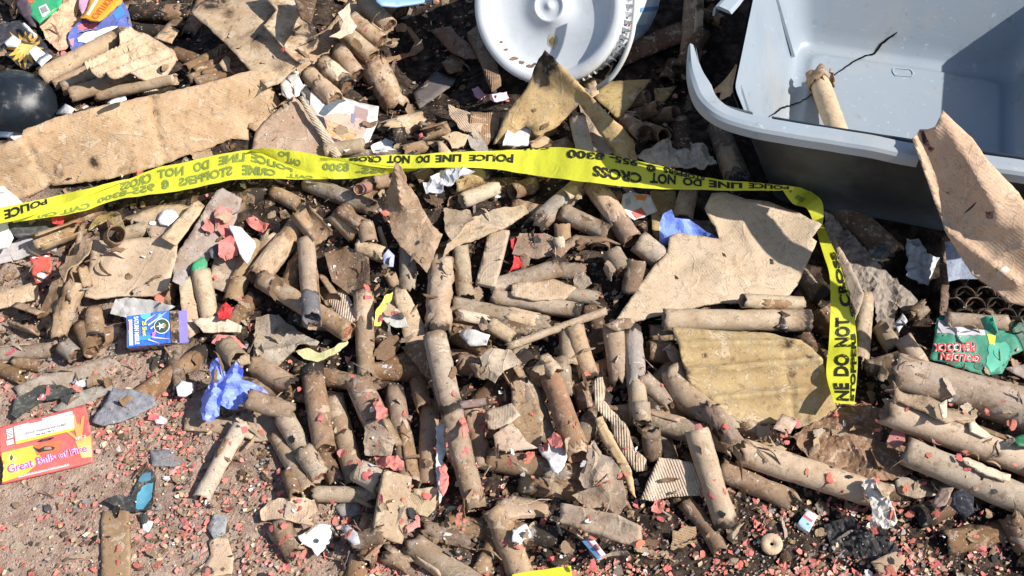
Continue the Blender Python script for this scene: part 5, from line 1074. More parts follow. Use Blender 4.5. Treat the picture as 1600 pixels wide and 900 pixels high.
# ---- bunched blue glove
def glove(name, blobs, color, label):
    """crumpled nitrile glove: lobes grown on a skeleton with the skin modifier, then folded with noise"""
    me = bpy.data.meshes.new(name); bm = bmesh.new(); rad_ = []
    for chain in blobs:
        prev = None
        for (x, y, l, r_) in chain:
            if prev is None and bm.verts and chain is not blobs[0]: prev = base
            q = G(x, y, l); v = bm.verts.new(q); rad_.append(r_ * proj(q)[2] / FPX)
            if prev is not None: bm.edges.new((prev, v))
            prev = v
            if chain is blobs[0] and len(rad_) == 2: base = v
    bm.to_mesh(me); bm.free(); ob = bpy.data.objects.new(name, me); COL.objects.link(ob)
    md = ob.modifiers.new('s', 'SKIN'); md.use_smooth_shade = True
    for i, sv in enumerate(me.skin_vertices[0].data): sv.radius = (rad_[i], rad_[i]); sv.use_root = (i == 0)
    ob.modifiers.new('d', 'SUBSURF').levels = 4
    dg = bpy.context.evaluated_depsgraph_get(); dg.update(); m2 = bpy.data.meshes.new_from_object(ob.evaluated_get(dg)); bpy.data.objects.remove(ob)
    c0 = sum((v.co for v in m2.vertices), Vector()) / len(m2.vertices)
    for v in m2.vertices:
        p = v.co; nn_ = v.normal.copy(); h = (abs(mnoise.noise(Vector((p.x * 30 + p.y * 22, p.y * 14, p.z * 20)))) * -.026 + abs(mnoise.noise(Vector((p.x * 30, p.x * -40 + p.y * 44, p.z * 30 + 5)))) * -.012 + .007); v.co = p + nn_ * h; v.co.z = gz(v.co.x, v.co.y) * 0 + v.co.z
    for v in m2.vertices: v.co -= c0
    m2.materials.clear(); m2.materials.append(MATS['glove_film']); m2.polygons.foreach_set('use_smooth', [True] * len(m2.polygons))
    o = bpy.data.objects.new(name, m2); COL.objects.link(o); o.location = c0; o.color = (*color, 1); tag(o, label, 'glove')
    raise_pts(np.array([tuple(v.co + c0) for v in m2.vertices])); return o
T(352, 540, 374, 564, 34, (.44, .34, .23), .15, '', 'open mouthed tube whose end pokes out over the bunched blue glove', dz=(0, .022), sink=0)
S('rubber_glove', [(331, 567, .022), (343, 560, .026), (350, 576, .016), (357, 585, .012), (372, 568, .03), (384, 581, .026), (379, 594, .01), (398, 600, .008), (416, 611, .006), (426, 622, .004), (404, 617, .006), (394, 626, .008), (388, 640, .006), (376, 632, .01), (373, 643, .008), (358, 641, .006), (346, 634, .012), (345, 651, .006), (333, 661, .004), (320, 658, .006), (314, 640, .01), (312, 622, .008), (326, 606, .02), (333, 592, .018), (330, 580, .016)],
  'glove_film', (.24, .32, .86), 0, 'bunched blue nitrile glove lying on the dirt edge of the heap', 'glove', lift=.012, crum=.016, freq=26, jag=.5, thick=.0012, fine=.0015, creases=[(345, 570, 330, 640, .012, 4), (372, 575, 350, 630, .014, 5), (390, 605, 345, 600, .010, 4), (335, 620, 340, 655, .008, 4)])

# ================================================================= THE HEAP OF TUBES (drawn from below to above)
S('burnt_sheet', [(400, 498), (436, 494), (470, 523), (500, 540), (496, 546), (470, 545), (448, 562), (430, 580), (398, 570)], 'burnt_paper', (.42, .36, .30), .35, 'curled grey scorched sheet left of the heap middle, above the short tubes', CUB, lift=.01, crum=.006, creases=[(400, 560, 495, 542, .012, 10)])
T(478, 384, 445, 470, 30, 'brown', .3, 'c', 'crumpled dark tube behind the one with a sooty end'); S('burnt_sheet', [(508, 398), (545, 388), (578, 408), (580, 446), (552, 462), (520, 442)], 'burnt_paper', (.20, .13, .085), .45, 'dark brown curled sheet in the heap, below the grey tube under the tape', CUB, lift=.01, crum=.009)
T(400, 436, 478, 338, 34, 'mid', .22, 'j', 'long slanting tube right of the red torn paper cluster'); T(470, 330, 505, 370, 40, 'mid', .3, 'B', 'split curled tube at the upper end of the slanting one'); T(426, 300, 470, 322, 24, 'mid', .3, '', 'tube half hidden under the left part of the tape')
T(480, 286, 583, 326, 27, (.42, .35, .26), .3, '', 'grey brown tube sloping down just under the tape'); T(522, 334, 560, 372, 30, 'mid', .2, 'P', 'tube pointing down right below the sloping grey one'); T(570, 350, 577, 380, 27, (.36, .26, .18), .2, 'p', 'short thick stub near the spiked cardboard piece')
T(556, 384, 598, 398, 26, 'light', .1, '', 'light tube with open end left of the spiked cardboard piece', dz=(0, .01)); T(530, 330, 566, 352, 22, 'brown', .3, '', 'small brown tube behind the thick stub'); T(592, 356, 604, 392, 8, 'light', .1, '', 'slim light stick between stub and spiked piece', name='stick')
T(637, 388, 637, 456, 27, (.44, .37, .28), .2, 'j', 'upright tube under the tip of the spiked cardboard piece'); T(609, 428, 616, 446, 18, 'mid', .1, 'Po', 'tiny tube with a red clay mouth left of the upright one', dz=(.015, 0)); T(621, 456, 640, 498, 22, 'light', .15, 'c', 'crumpled light tube stub in the middle of the heap')
T(407, 436, 545, 519, 31, 'mid', .22, 'po', 'long tube with a reddish clay end running down right, left of the heap middle', dz=(.01, .02)); T(478, 378, 488, 506, 28, (.44, .34, .24), .2, 'p', 'upright tube with a sooty grey end band crossing the long tube', dz=(.01, .01)); T(483, 462, 487, 498, 29.5, (.16, .16, .17), .3, '', 'sooty grey sleeve on the upright tube', sink=0, name='sooty_sleeve', jag=.004)
S('cardboard_sheet', [(505, 460), (540, 453), (562, 500), (536, 508)], 'kraft_corrugated', 'pale', .15, 'pale wedge of ribbed card between two upright tubes', CUB, lift=.0); T(500, 440, 520, 470, 26, 'mid', .3, 'b', 'short split tube left of the tall dark ended tube')
T(568, 458, 572, 590, 29, (.42, .30, .20), .25, 'j', 'tall upright brown tube with a ragged foot in the left heap'); T(467, 583, 585, 603, 28, (.44, .33, .22), .2, 'j', 'tube lying crosswise below the tall upright brown tube'); T(610, 470, 655, 520, 26, 'light', .1, 'c', 'torn light tube pieces right of the tall upright tube')
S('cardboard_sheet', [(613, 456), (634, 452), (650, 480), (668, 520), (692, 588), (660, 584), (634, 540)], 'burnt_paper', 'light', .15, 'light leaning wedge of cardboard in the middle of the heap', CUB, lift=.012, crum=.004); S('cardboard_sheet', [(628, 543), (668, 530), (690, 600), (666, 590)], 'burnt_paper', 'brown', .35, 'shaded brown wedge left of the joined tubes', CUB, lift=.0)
S('paper_scrap', [(588, 492), (602, 474), (622, 484), (634, 500), (640, 512), (618, 512), (604, 504)], 'scrap_paper', (.70, .67, .60), 0, 'crumpled white wrapper in the middle of the left heap', 'paper', lift=.01, crum=.008); S('paper_scrap', [(584, 510), (586, 488), (604, 460), (614, 456), (612, 468), (596, 490), (594, 510)], 'scrap_paper', (.72, .66, .12), 0, 'yellow paper strip beside the crumpled white wrapper', 'paper', lift=.012, crum=.006)
S('paper_scrap', [(462, 548), (480, 543), (500, 552), (520, 546), (542, 530), (545, 536), (524, 556), (496, 566), (474, 560)], 'scrap_paper', (.70, .66, .32), 0, 'yellow and white paper strip above the short tubes', 'paper', lift=.012, crum=.006); S('plastic_bit', [(598, 400), (606, 390), (616, 400), (614, 418), (600, 416)], 'printed_card', (.36, .38, .62), 0, 'small lilac and white plastic bit left of the upright tube', 'scrap', lift=.012)
T(398, 572, 462, 608, 34, 'mid', .2, 'j', 'thick tube starting at the bunched blue glove'); T(385, 622, 457, 645, 31, (.36, .26, .18), .25, '', 'brown tube right below the bunched blue glove'); T(560, 596, 588, 660, 42, (.36, .25, .17), .3, 'j', 'wide brown tube behind the row of leaning tubes')
T(430, 680, 483, 768, 26, (.42, .31, .21), .2, 'P', 'leftmost slim tube of the lower row of leaning tubes'); T(450, 740, 463, 777, 22, 'brown', .35, '', 'small brown stub under the leftmost leaning tube'); T(505, 712, 526, 758, 28, (.30, .20, .13), .3, '', 'dark brown tube end between two leaning tubes')
T(444, 652, 478, 714, 32, (.42, .34, .25), .25, 'j', 'upper half of the broken grey brown leaning tube'); T(474, 704, 502, 746, 33, (.44, .36, .26), .2, 'po', 'lower half of the broken grey brown leaning tube', dz=(.005, .01))
T(487, 576, 507, 704, 37, (.42, .28, .18), .22, 'p', 'thick brown leaning tube with a closed round end, left part of the lower row', dz=(.01, .015)); T(521, 626, 557, 757, 34, (.43, .32, .22), .16, '', 'long leaning tube right of the thick brown one'); T(596, 660, 618, 700, 26, 'mid', .3, 'b', 'curled split tube behind the lower row')
T(615, 610, 640, 758, 34, (.44, .33, .23), .15, '', 'tall leaning tube in the middle of the lower row'); T(672, 630, 668, 762, 30, (.42, .30, .20), .18, '', 'nearly upright tube left of the joined tubes'); S('cardboard_sheet', [(570, 660), (598, 655), (618, 690), (612, 715), (572, 712)], 'burnt_paper', (.42, .32, .24), .25, 'broken cardboard with red bits behind the lower row', CUB, lift=.0, crum=.006)
T(735, 636, 750, 742, 38, (.36, .25, .17), .22, 'c', 'wide brown tube right of the joined tubes'); T(718, 633, 762, 627, 13, (.36, .26, .26), .2, 'p', 'thin purplish tube poking out right of the joined tubes', dz=(.01, .015)); T(700, 557, 766, 558, 24, 'brown', .2, '', 'brown tube lying crosswise right of the joined tubes'); T(716, 568, 790, 578, 34, (.34, .22, .15), .3, '', 'dark brown crosswise tube right of the joined tubes')
T(691, 410, 683, 524, 38, (.50, .38, .26), .12, 'c', 'fat crumpled upright tube above the joined tubes', dz=(.01, .01)); T(717, 374, 728, 466, 27, (.46, .37, .27), .15, '', 'upright tube right of the fat crumpled one'); T(706, 522, 760, 545, 30, 'brown', .3, '', 'brown tube beneath the fat crumpled one')
T(709, 478, 858, 509, 31, (.50, .41, .30), .15, 'j', 'long light tube lying crosswise above the slim stick', dz=(.01, .006)); T(712, 492, 858, 524, 20, (.26, .18, .11), .35, '', 'darker tube tucked under the long light one'); T(764, 506, 802, 530, 24, 'light', .08, '', 'small light tube with an open mouth above the slim stick', dz=(.014, 0)); S('paper_scrap', [(717, 523), (732, 514), (766, 524), (760, 540), (735, 542)], 'scrap_paper', (.72, .68, .62), 0, 'white torn wrapper right of the joined tubes', 'paper', lift=.008, crum=.005)
joined_a = T(679, 524, 706, 642, 38, (.45, .37, .265), .1, '', 'upper of the two tubes joined end to end, greyer', dz=(.02, .02), sink=.1); T(703, 634, 744, 796, 35, (.47, .35, .24), .14, '', 'lower of the two tubes joined end to end, browner', dz=(.018, .004), sink=.1)
T(760, 718, 916, 742, 37, (.30, .195, .125), .25, '', 'dark brown tube lying crosswise under the white blot', dz=(0, 0)); T(818, 590, 852, 694, 38, (.42, .33, .24), .2, 'j', 'wide dusty tube left of the long reddish one'); S('cardboard_sheet', [(800, 590), (816, 582), (850, 650), (846, 700), (820, 700), (800, 660)], 'burnt_paper', 'mid', .3, 'rough flap lying on the wide dusty tube', CUB, lift=0)
T(786, 556, 812, 600, 30, 'mid', .3, 'b', 'split tube behind the wide dusty one'); T(828, 568, 848, 596, 28, 'brown', .35, '', 'short brown tube mouth behind the long reddish tube', dz=(.015, 0)); T(888, 522, 892, 576, 30, 'light', .15, '', 'light tube left of the pair of upright tubes', dz=(.008, 0)); T(876, 560, 886, 620, 27, (.40, .33, .26), .3, '', 'grey spotted tube right of the long reddish one')
T(855, 572, 904, 714, 36, (.42, .25, .15), .2, '', 'long reddish brown leaning tube in the middle of the lower row', dz=(.012, .012), sink=.1); T(897, 512, 922, 594, 31, 'mid', .18, '', 'leaning tube left of the pair of upright tubes'); T(848, 560, 870, 584, 24, 'light', .2, '', 'light tube top behind the long reddish one')
T(958, 515, 968, 604, 33, (.46, .35, .25), .18, 'j', 'ragged brown upright tube left of the smooth one'); T(987, 512, 999, 655, 29, (.50, .40, .28), .12, 'p', 'smooth upright tube left of the stiff yellowed sheet', dz=(.01, .008)); T(1014, 521, 1055, 523, 28, 'mid', .15, '', 'short crosswise tube at the corner of the stiff yellowed sheet'); T(1012, 548, 1050, 552, 34, 'brown', .3, '', 'dark crosswise tube beneath the short one')
S('cardboard_scrap', [(1040, 545), (1052, 540), (1062, 556), (1060, 574), (1045, 560)], 'burnt_paper', 'light', .1, 'light triangular scrap at the left edge of the stiff yellowed sheet', lift=.01)
T(790, 543, 946, 486, 12, (.52, .41, .28), .05, '', 'slim straight cardboard stick lying across the heap centre', dz=(.012, .012), sink=0, name='stick')
# centre right upper
T(926, 288, 988, 376, 34, (.40, .28, .19), .2, 'p', 'long brown tube crossing under the tape above the centre', dz=(.02, .02)); T(912, 286, 832, 356, 31, (.42, .33, .24), .25, 'Pj', 'grey brown tube sloping down left from the tape, centre', dz=(.01, .015)); T(878, 332, 952, 366, 30, (.38, .30, .22), .35, '', 'sooty tube with paper wrap behind the long brown one')
T(878, 350, 880, 378, 25, 'mid', .2, '', 'little upright tube with an open top, centre', dz=(.018, 0)); T(996, 376, 1034, 406, 38, (.50, .42, .32), .08, '', 'pale grey stub at the left tip of the big torn sheet', dz=(.01, .01)); T(956, 394, 976, 426, 31, (.42, .35, .27), .25, 'po', 'stub with a dark red clay end left of the big torn sheet', dz=(.008, .014)); T(995, 408, 985, 462, 30, (.24, .17, .12), .3, '', 'shaded tube with an open top left of the big torn sheet', dz=(.015, 0))
T(872, 372, 878, 392, 18, 'pale', .05, 'Pp', 'pale round cap piece below the little upright tube'); T(873, 422, 914, 426, 27, (.40, .33, .25), .3, '', 'short grey tube right of the white spotted tube'); T(766, 450, 876, 418, 29, (.46, .37, .26), .15, '', 'white spotted tube sloping up right in the heap centre', dz=(.008, .012)); T(872, 457, 934, 467, 24, (.44, .36, .26), .2, 'j', 'slim tube with sooty end above the slim stick')
T(770, 464, 908, 487, 26, (.52, .42, .29), .12, '', 'light tube above the long light crosswise one', dz=(.008, .01)); S('cardboard_sheet', [(800, 445), (862, 436), (900, 452), (880, 470), (830, 470), (798, 462)], 'kraft_card', 'light', .1, 'light flap lying on the light tube in the heap centre', CUB, lift=.004, crum=.003)
T(722, 314, 776, 293, 25, 'pale', .05, '', 'white tube with open left mouth close under the tape', dz=(.012, .01), name='cardboard_tube'); T(706, 290, 758, 272, 27, 'yel', .35, '', 'yellow stained tube right under the middle of the tape'); T(650, 282, 672, 268, 24, 'mid', .3, '', 'tube stub under the tape, right of the spike'); T(585, 286, 610, 280, 24, 'light', .1, '', 'open ring tube under the tape, left of the spike', dz=(.01, .01)); T(560, 296, 575, 292, 18, (.50, .26, .22), 0, 'P', 'small pinkish round cap under the tape', dz=(.016, 0), name='clay_disc')
S('foil_scrap', [(664, 290), (690, 268), (722, 264), (742, 268), (712, 284), (688, 300), (668, 306)], 'printed_card', (.55, .55, .57), .1, 'silvery crumpled foil under the tape near its middle', 'foil', lift=.012, crum=.009, freq=40, fine=.003)
S('cardboard_sheet', [(718, 350), (770, 330), (820, 322), (826, 334), (800, 352), (752, 372), (720, 384), (692, 402), (700, 380)], 'burnt_paper', (.50, .39, .27), .15, 'long light torn flap pointing down left, centre', CUB, lift=.014, crum=.006); S('cardboard_sheet', [(694, 330), (735, 330), (742, 345), (706, 376), (696, 364)], 'burnt_paper', (.46, .36, .25), .2, 'rough flap right of the spiked cardboard piece', CUB, lift=.008, crum=.006)
S('cardboard_slab', [(764, 354), (796, 360), (786, 402), (774, 448), (743, 443), (756, 392)], 'kraft_card', (.54, .43, .31), .08, 'light flat rectangular slab standing in the heap centre', CUB, lift=.02, crum=.001, thick=.006, jag=.8)
S('red_ribbon', [(796, 380), (804, 374), (810, 392), (822, 400), (824, 414), (806, 422), (796, 426), (802, 408)], 'scrap_paper', 'hot', 0, 'bright red shredded ribbon in the heap centre', 'ribbon', lift=.012, crum=.008, freq=40)
S('cardboard_sheet', [(800, 398), (812, 366), (850, 366), (880, 382), (872, 398), (840, 408)], 'burnt_paper', (.34, .24, .17), .3, 'dark brown torn flap behind the white spotted tube', CUB, lift=.004, crum=.007); S('cardboard_strip', [(860, 392), (900, 366), (940, 372), (970, 380), (936, 380), (902, 376), (876, 400)], 'burnt_paper', (.30, .21, .14), .3, 'thin arched brown strip in the heap centre', CUB, lift=.016)
cw = S('candy_box', [(966, 330), (972, 306), (984, 300), (1016, 306), (1022, 322), (1026, 332), (990, 346)], 'printed_card', (.78, .76, .73), 0, 'crushed white packet with red and orange print just under the tape', 'packet', lift=.012, crum=.005); decal_px(cw, [(986, 332), (1002, 324), (1010, 336), (994, 342)], (.72, .16, .14)); decal_px(cw, [(992, 304), (1012, 306), (1008, 314), (994, 312)], (.85, .26, .04)); decal_px(cw, [(976, 312), (984, 308), (986, 318), (978, 322)], (.4, .44, .46))
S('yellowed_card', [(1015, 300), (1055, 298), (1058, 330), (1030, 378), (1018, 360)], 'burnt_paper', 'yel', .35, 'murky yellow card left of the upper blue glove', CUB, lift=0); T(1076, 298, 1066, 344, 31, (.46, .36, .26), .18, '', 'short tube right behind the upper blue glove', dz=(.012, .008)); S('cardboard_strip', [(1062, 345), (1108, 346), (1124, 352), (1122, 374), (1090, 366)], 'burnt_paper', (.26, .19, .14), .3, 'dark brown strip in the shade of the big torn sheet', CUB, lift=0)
S('cardboard_scrap', [(880, 296), (900, 290), (905, 306), (890, 312)], 'burnt_paper', 'light', .1, 'small light curl under the tape right of the white tube', lift=.01)
for (x1, y1, x2, y2, lb) in [(800, 300, 838, 288, 'short tube under the tape between white tube and sloping tube'), (652, 596, 664, 640, 'brown tube top left of the joined tubes'), (905, 600, 916, 640, 'shaded tube deep between the reddish tube and the curling strip'), (1090, 480, 1130, 486, 'shaded tube under the lower edge of the big torn sheet')]: T(x1, y1, x2, y2, 26, 'brown', .25, '', lb)

def cuff(name, pts, color, label):
    o = S(name, pts, 'glove_film', color, 0, label, 'glove', lift=.014, crum=.010, freq=22, jag=.4, thick=.0012, fine=.001); return o
cuff('rubber_glove', [(1030, 388, 0), (1029, 350, .01), (1036, 334, .02), (1049, 327, .026), (1054, 340, .02), (1076, 342, .014), (1104, 362, .008), (1126, 372, .004), (1122, 378, .004), (1080, 372, .01), (1050, 372, .006), (1040, 384, 0)], (.20, .30, .84), 'smooth blue glove sticking out from under the big torn cardboard sheet')
_BV.clear()

# ================================================================= RIGHT SIDE
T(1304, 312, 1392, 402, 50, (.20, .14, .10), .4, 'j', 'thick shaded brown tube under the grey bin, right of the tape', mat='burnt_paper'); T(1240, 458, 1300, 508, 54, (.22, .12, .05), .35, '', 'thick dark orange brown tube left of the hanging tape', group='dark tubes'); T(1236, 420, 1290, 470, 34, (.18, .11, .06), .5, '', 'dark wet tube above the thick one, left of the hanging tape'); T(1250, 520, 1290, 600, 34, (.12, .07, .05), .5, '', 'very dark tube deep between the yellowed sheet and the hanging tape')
S('charred_board', [(1284, 332), (1298, 338), (1340, 378), (1378, 420), (1412, 452), (1432, 470), (1440, 486), (1425, 494), (1400, 480), (1394, 520), (1372, 512), (1366, 480), (1346, 448), (1318, 424), (1298, 398), (1288, 362)], 'ash', (.31, .26, .22), .5, 'long grey charred crusty board sloping right of the tape', 'charred board', lift=.012, crum=.009, freq=20, fine=.004, jag=3)
S('charred_lump', [(1356, 392), (1380, 380), (1392, 396), (1378, 410), (1362, 408)], 'ash', (.10, .10, .10), .5, 'black crinkled lump beside the charred crusty board', 'charred lump', lift=.012, crum=.01, fine=.004)
S('cardboard_strip', [(1298, 366), (1306, 374), (1330, 416), (1350, 460), (1336, 500), (1326, 470), (1312, 420)], 'burnt_paper', (.50, .40, .31), .1, 'pale narrow triangle of card right against the hanging tape', CUB, lift=.02, crum=.002)
S('white_paper', [(1413, 376), (1434, 374), (1446, 398), (1466, 405), (1458, 424), (1448, 448), (1430, 440), (1414, 432), (1416, 404)], 'scrap_paper', (.58, .60, .66), 0, 'bluish white crumpled paper in shade below the grey bin', 'paper', lift=.02, crum=.008, freq=30, fine=.003)
T(1425, 494, 1446, 480, 26, (.36, .28, .2), .5, 'j', 'ragged ring of a burnt tube at the end of the crusty board', dz=(0, .012)); T(1352, 463, 1343, 566, 28, (.52, .43, .30), .15, '', 'upright light tube right beside the hanging tape', dz=(.012, .008)); T(1376, 512, 1402, 552, 28, (.50, .40, .28), .12, '', 'light tube stub right of the upright light tube'); T(1410, 528, 1440, 574, 30, (.52, .42, .30), .12, '', 'light tube leaning towards the torn green package', dz=(.012, .004)); T(1352, 576, 1407, 562, 27, (.20, .15, .11), .45, 'po', 'charred tube with an orange clay end right of the hanging tape', dz=(.005, .016))
S('foil_scrap', [(1398, 508), (1410, 490), (1418, 502), (1404, 520)], 'printed_card', (.6, .6, .6), 0, 'silver foil bit at the foot of the crusty board', 'foil', lift=.012)
S('cardboard_sheet', [(1470, 364), (1480, 360), (1485, 420), (1476, 500), (1468, 500)], 'burnt_paper', (.16, .11, .09), .6, 'dark burnt board edge standing left of the honeycomb block', CUB, lift=.04)
# honeycomb block: firework tubes side by side, seen from their mouths
hb = empty('tube_block', G(1530, 460, .0)); tag(hb, 'burnt black honeycomb block of tube mouths beneath the tan paper, right edge', 'tube block')
zb0 = float(G(1530, 470).z) + .035
ttop = mesh_obj('wrapper', [P(*p) for p in [(1476, 378, zb0 + .05), (1505, 372, zb0 + .055), (1560, 420, zb0 + .045), (1560, 436, zb0 + .03), (1500, 436, zb0 + .03), (1482, 440, zb0 + .03)]], [(0, 5, 4, 3, 2, 1)], 'ash', hb, None, False, (.30, .34, .42, 1))
hq = [P(1470, 432, zb0 - .012), P(1690, 432, zb0 - .012), P(1690, 530, zb0 - .03), P(1470, 530, zb0 - .03)]
mesh_obj('block_body', hq + [p - Vector((0, 0, .05)) for p in hq], [(0, 3, 2, 1), (4, 5, 6, 7), (0, 1, 5, 4), (1, 2, 6, 5), (2, 3, 7, 6), (3, 0, 4, 7)], 'ash', hb, None, False, (.022, .018, .016, 1))
for row in range(5):
    for k in range(6):
        cx = 1492 + k * 33 + (16 if row % 2 else 0); cy = 447 + row * 17
        q = P(cx, cy, zb0 - .004 * row); rr_ = 17 * proj(q)[2] / FPX; vs, fs, uv = tube_geo(.06, rr_, 700 + row * 9 + k, n=14, m=4, wall=.002, jag=.002)
        M_ = Matrix.Translation(q) @ Vector((0, -.62, .78)).to_track_quat('Z', 'Y').to_matrix().to_4x4() @ Matrix.Translation((0, 0, -.03))
        mesh_obj('tube_mouth', [M_ @ Vector(v) for v in vs], fs, 'kraft_tube', hb, uv, True, (.075, .055, .045, .75))
raise_pts(np.array([tuple(P(x, y, zb0)) for x in range(1470, 1680, 4) for y in range(430, 520, 4)]))
# torn green package
T(1478, 499, 1574, 505, 25, (.50, .40, .29), .1, '', 'short tube on top of the torn green package', dz=(.01, .01))
gk = S('firework_package', [(1463, 498), (1476, 492), (1530, 506), (1545, 498), (1562, 506), (1570, 520), (1584, 524), (1598, 548), (1580, 556), (1566, 584), (1540, 587), (1500, 576), (1452, 562), (1458, 540)], 'printed_card', (.03, .24, .15), 0, 'torn green package with red upside down lettering, right edge', 'package', lift=.012, crum=.004, freq=16, fine=.001, jag=2)
decal_px(gk, [(1466, 500), (1510, 508), (1538, 510), (1540, 524), (1500, 524), (1464, 520)], (.46, .45, .48), 'print_ink', 2); decal_px(gk, [(1474, 498), (1500, 504), (1536, 506), (1530, 511), (1480, 506)], (.66, .62, .54), 'scrap_paper', 1)
decal_px(gk, [(1545, 540), (1570, 534), (1580, 548), (1565, 572), (1548, 582), (1540, 570)], (.10, .46, .32), 'print_ink', 3); decal_px(gk, [(1542, 522), (1556, 524), (1554, 540), (1546, 538)], (.76, .72, .06)); decal_px(gk, [(1560, 538), (1568, 536), (1568, 546), (1562, 546)], (.6, .18, .06), 'print_ink', 2)
for (x, y) in ((1490, 566), (1515, 560), (1478, 548), (1530, 572)): blob_px(gk, x, y, 9, 6, (.06, .40, .26) if x % 2 else (.02, .12, .08), step=4, jag=1, off=.0009)
text_px(gk, 'PEACOCK', (1524, 535), (1458, 538), (1458, 550), (1524, 551), (.74, .60, .58), off=.0022, bold=.07); text_px(gk, 'PEACOCK', (1524, 535), (1458, 538), (1458, 550), (1524, 551), (.70, .03, .03), off=.0030, bold=.01)
text_px(gk, 'GOLDEN', (1532, 556), (1470, 551), (1468, 563), (1530, 568), (.74, .60, .58), off=.0022, bold=.07); text_px(gk, 'GOLDEN', (1532, 556), (1470, 551), (1468, 563), (1530, 568), (.70, .03, .03), off=.0030, bold=.01)
S('paper_flap', [(1532, 498, .01), (1540, 494, .02), (1552, 494, .02), (1560, 518, .02), (1556, 524, .01), (1540, 514, .01)], 'printed_card', (.03, .34, .22), 0, 'curled green flap peeling off the torn green package', 'package', lift=.016, crum=.003)
S('firework_package', [(1574, 510), (1584, 502), (1640, 520), (1640, 575), (1600, 570), (1598, 548), (1582, 524)], 'printed_card', (.02, .09, .06), 0, 'dark green dotted package piece at the right edge', 'package', lift=.005); S('cardboard_scrap', [(1568, 576), (1640, 560), (1640, 600), (1600, 592)], 'burnt_paper', (.42, .36, .32), .1, 'grey brown card corner at the right edge below the green package', lift=.01)
# big sheets
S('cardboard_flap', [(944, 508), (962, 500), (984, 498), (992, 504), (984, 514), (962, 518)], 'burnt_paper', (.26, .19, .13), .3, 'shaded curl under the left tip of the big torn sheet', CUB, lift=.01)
big = S('cardboard_sheet', [(1112, 303, .03), (1135, 302, .03), (1165, 312, .035), (1200, 316, .035), (1240, 330, .035), (1284, 352, .05), (1268, 372, .045), (1276, 378, .04), (1262, 410, .04), (1246, 446, .02), (1225, 470, .015), (1180, 475, .012), (1130, 474, .012), (1100, 478, .01), (1035, 491, .004), (990, 502, 0), (972, 498, 0), (963, 497, 0), (985, 466, .004), (1004, 440, .006), (1020, 418, .008), (1042, 396, .01), (1046, 370, .01), (1060, 364, .01), (1092, 370, .01), (1124, 374, .015), (1118, 354, .02), (1112, 348, .02), (1101, 326, .025)],
        'kraft_card', (.57, .44, .30), .04, 'big clean tan torn cardboard sheet lying across the right centre of the heap', CUB, lift=.02, crum=.003, freq=6, thick=.003, jag=1.2, rotuv=.5, fine=.0003, creases=[(1090, 405, 1130, 425, .007, 7), (1060, 420, 1100, 402, -.005, 8), (1124, 440, 1230, 432, .006, 9), (1150, 330, 1180, 400, .004, 6), (1010, 460, 1100, 470, .005, 8)], burn=[(1056, 452, 4, .9)])
for q in ([(1128, 395), (1133, 397), (1135, 402), (1130, 400)], [(1203, 404), (1208, 406), (1209, 413), (1204, 413)], [(1054, 430), (1058, 432), (1061, 436), (1056, 437)]): decal_px(big, q, (.03, .025, .02), 'print_ink', .5, 3, name='burn_hole')
T(1037, 500, 1266, 501, 35, (.60, .48, .33), .07, '', 'long pale tube lying level under the big torn sheet', dz=(.012, .012), sink=.1); T(1213, 500, 1229, 501, 36.5, (.05, .045, .045), .6, 'j', 'sooty band wrapped round the right end of the long level tube', sink=0, name='sooty_sleeve', dz=(-.03, -.03))
T(1160, 470, 1252, 474, 22, (.52, .42, .30), .1, '', 'tube behind the long level one, mostly hidden by the big sheet')
wx = S('waxed_sheet', [(1050, 512, .02), (1100, 515, .02), (1200, 521, .02), (1243, 533, .02), (1268, 545, .02), (1282, 566, .018), (1296, 600, .012), (1307, 638, .006), (1276, 660, .002), (1244, 670, 0), (1228, 660, 0), (1180, 664, -.002), (1136, 655, 0), (1104, 626, .008), (1072, 592, .012), (1062, 552, .018)], 'burnt_paper', (.42, .32, .16), .16, 'stiff yellowed sheet with creases and soot spots left of the hanging tape', CUB, lift=.014, crum=.003, freq=7, thick=.003, jag=.9, creases=[(1072, 582, 1300, 562, .017, 7), (1112, 626, 1300, 606, .017, 7), (1062, 540, 1262, 536, .014, 6), (1225, 560, 1240, 655, -.004, 5)], burn=[(1228, 541, 12, 1.1), (1238, 586, 10, 1.0), (1262, 656, 9, 1.0), (1100, 557, 5, 1.2), (1262, 562, 6, .9), (1210, 640, 14, .4), (1295, 640, 14, .6)], step=5)
0 and decal_px(wx, [(1070, 580), (1130, 572), (1200, 566), (1198, 570), (1134, 577), (1074, 587)], (.60, .57, .48), 'scrap_paper', 1.5, 4, name='scuff'); 0 and decal_px(wx, [(1090, 520), (1108, 518), (1114, 530), (1096, 534)], (.74, .66, .42), 'scrap_paper', 2, 4, name='wax_drip')
# right of centre bottom
T(1003, 590, 1047, 630, 27, (.50, .40, .29), .15, 'j', 'short tube left of the paper wrapped end'); T(1042, 586, 1100, 652, 44, (.50, .38, .26), .12, 'n', 'tube with a crimped paper wrapped end at the corner of the yellowed sheet', dz=(.01, .006)); T(1098, 640, 1145, 668, 30, (.50, .40, .28), .2, 'c', 'crimped paper tip of the wrapped tube')
T(1001, 630, 1004, 660, 29, (.48, .38, .26), .1, 'p', 'round ended stub below the smooth upright tube'); T(1012, 655, 1146, 694, 35, (.46, .36, .25), .16, 'j', 'crosswise tube above the ribbed cardboard fan', dz=(.004, .004)); T(1016, 670, 1022, 716, 31, (.28, .22, .17), .5, '', 'sooty stub with a black open mouth above the ribbed fan', dz=(.02, 0))
T(1075, 785, 1130, 862, 26, (.26, .17, .11), .3, 'n', 'curved dark brown tube at the foot of the pale capped tube'); T(1124, 732, 1236, 783, 36, (.42, .28, .18), .2, '', 'brown tube between the pale capped tube and the long pale one')
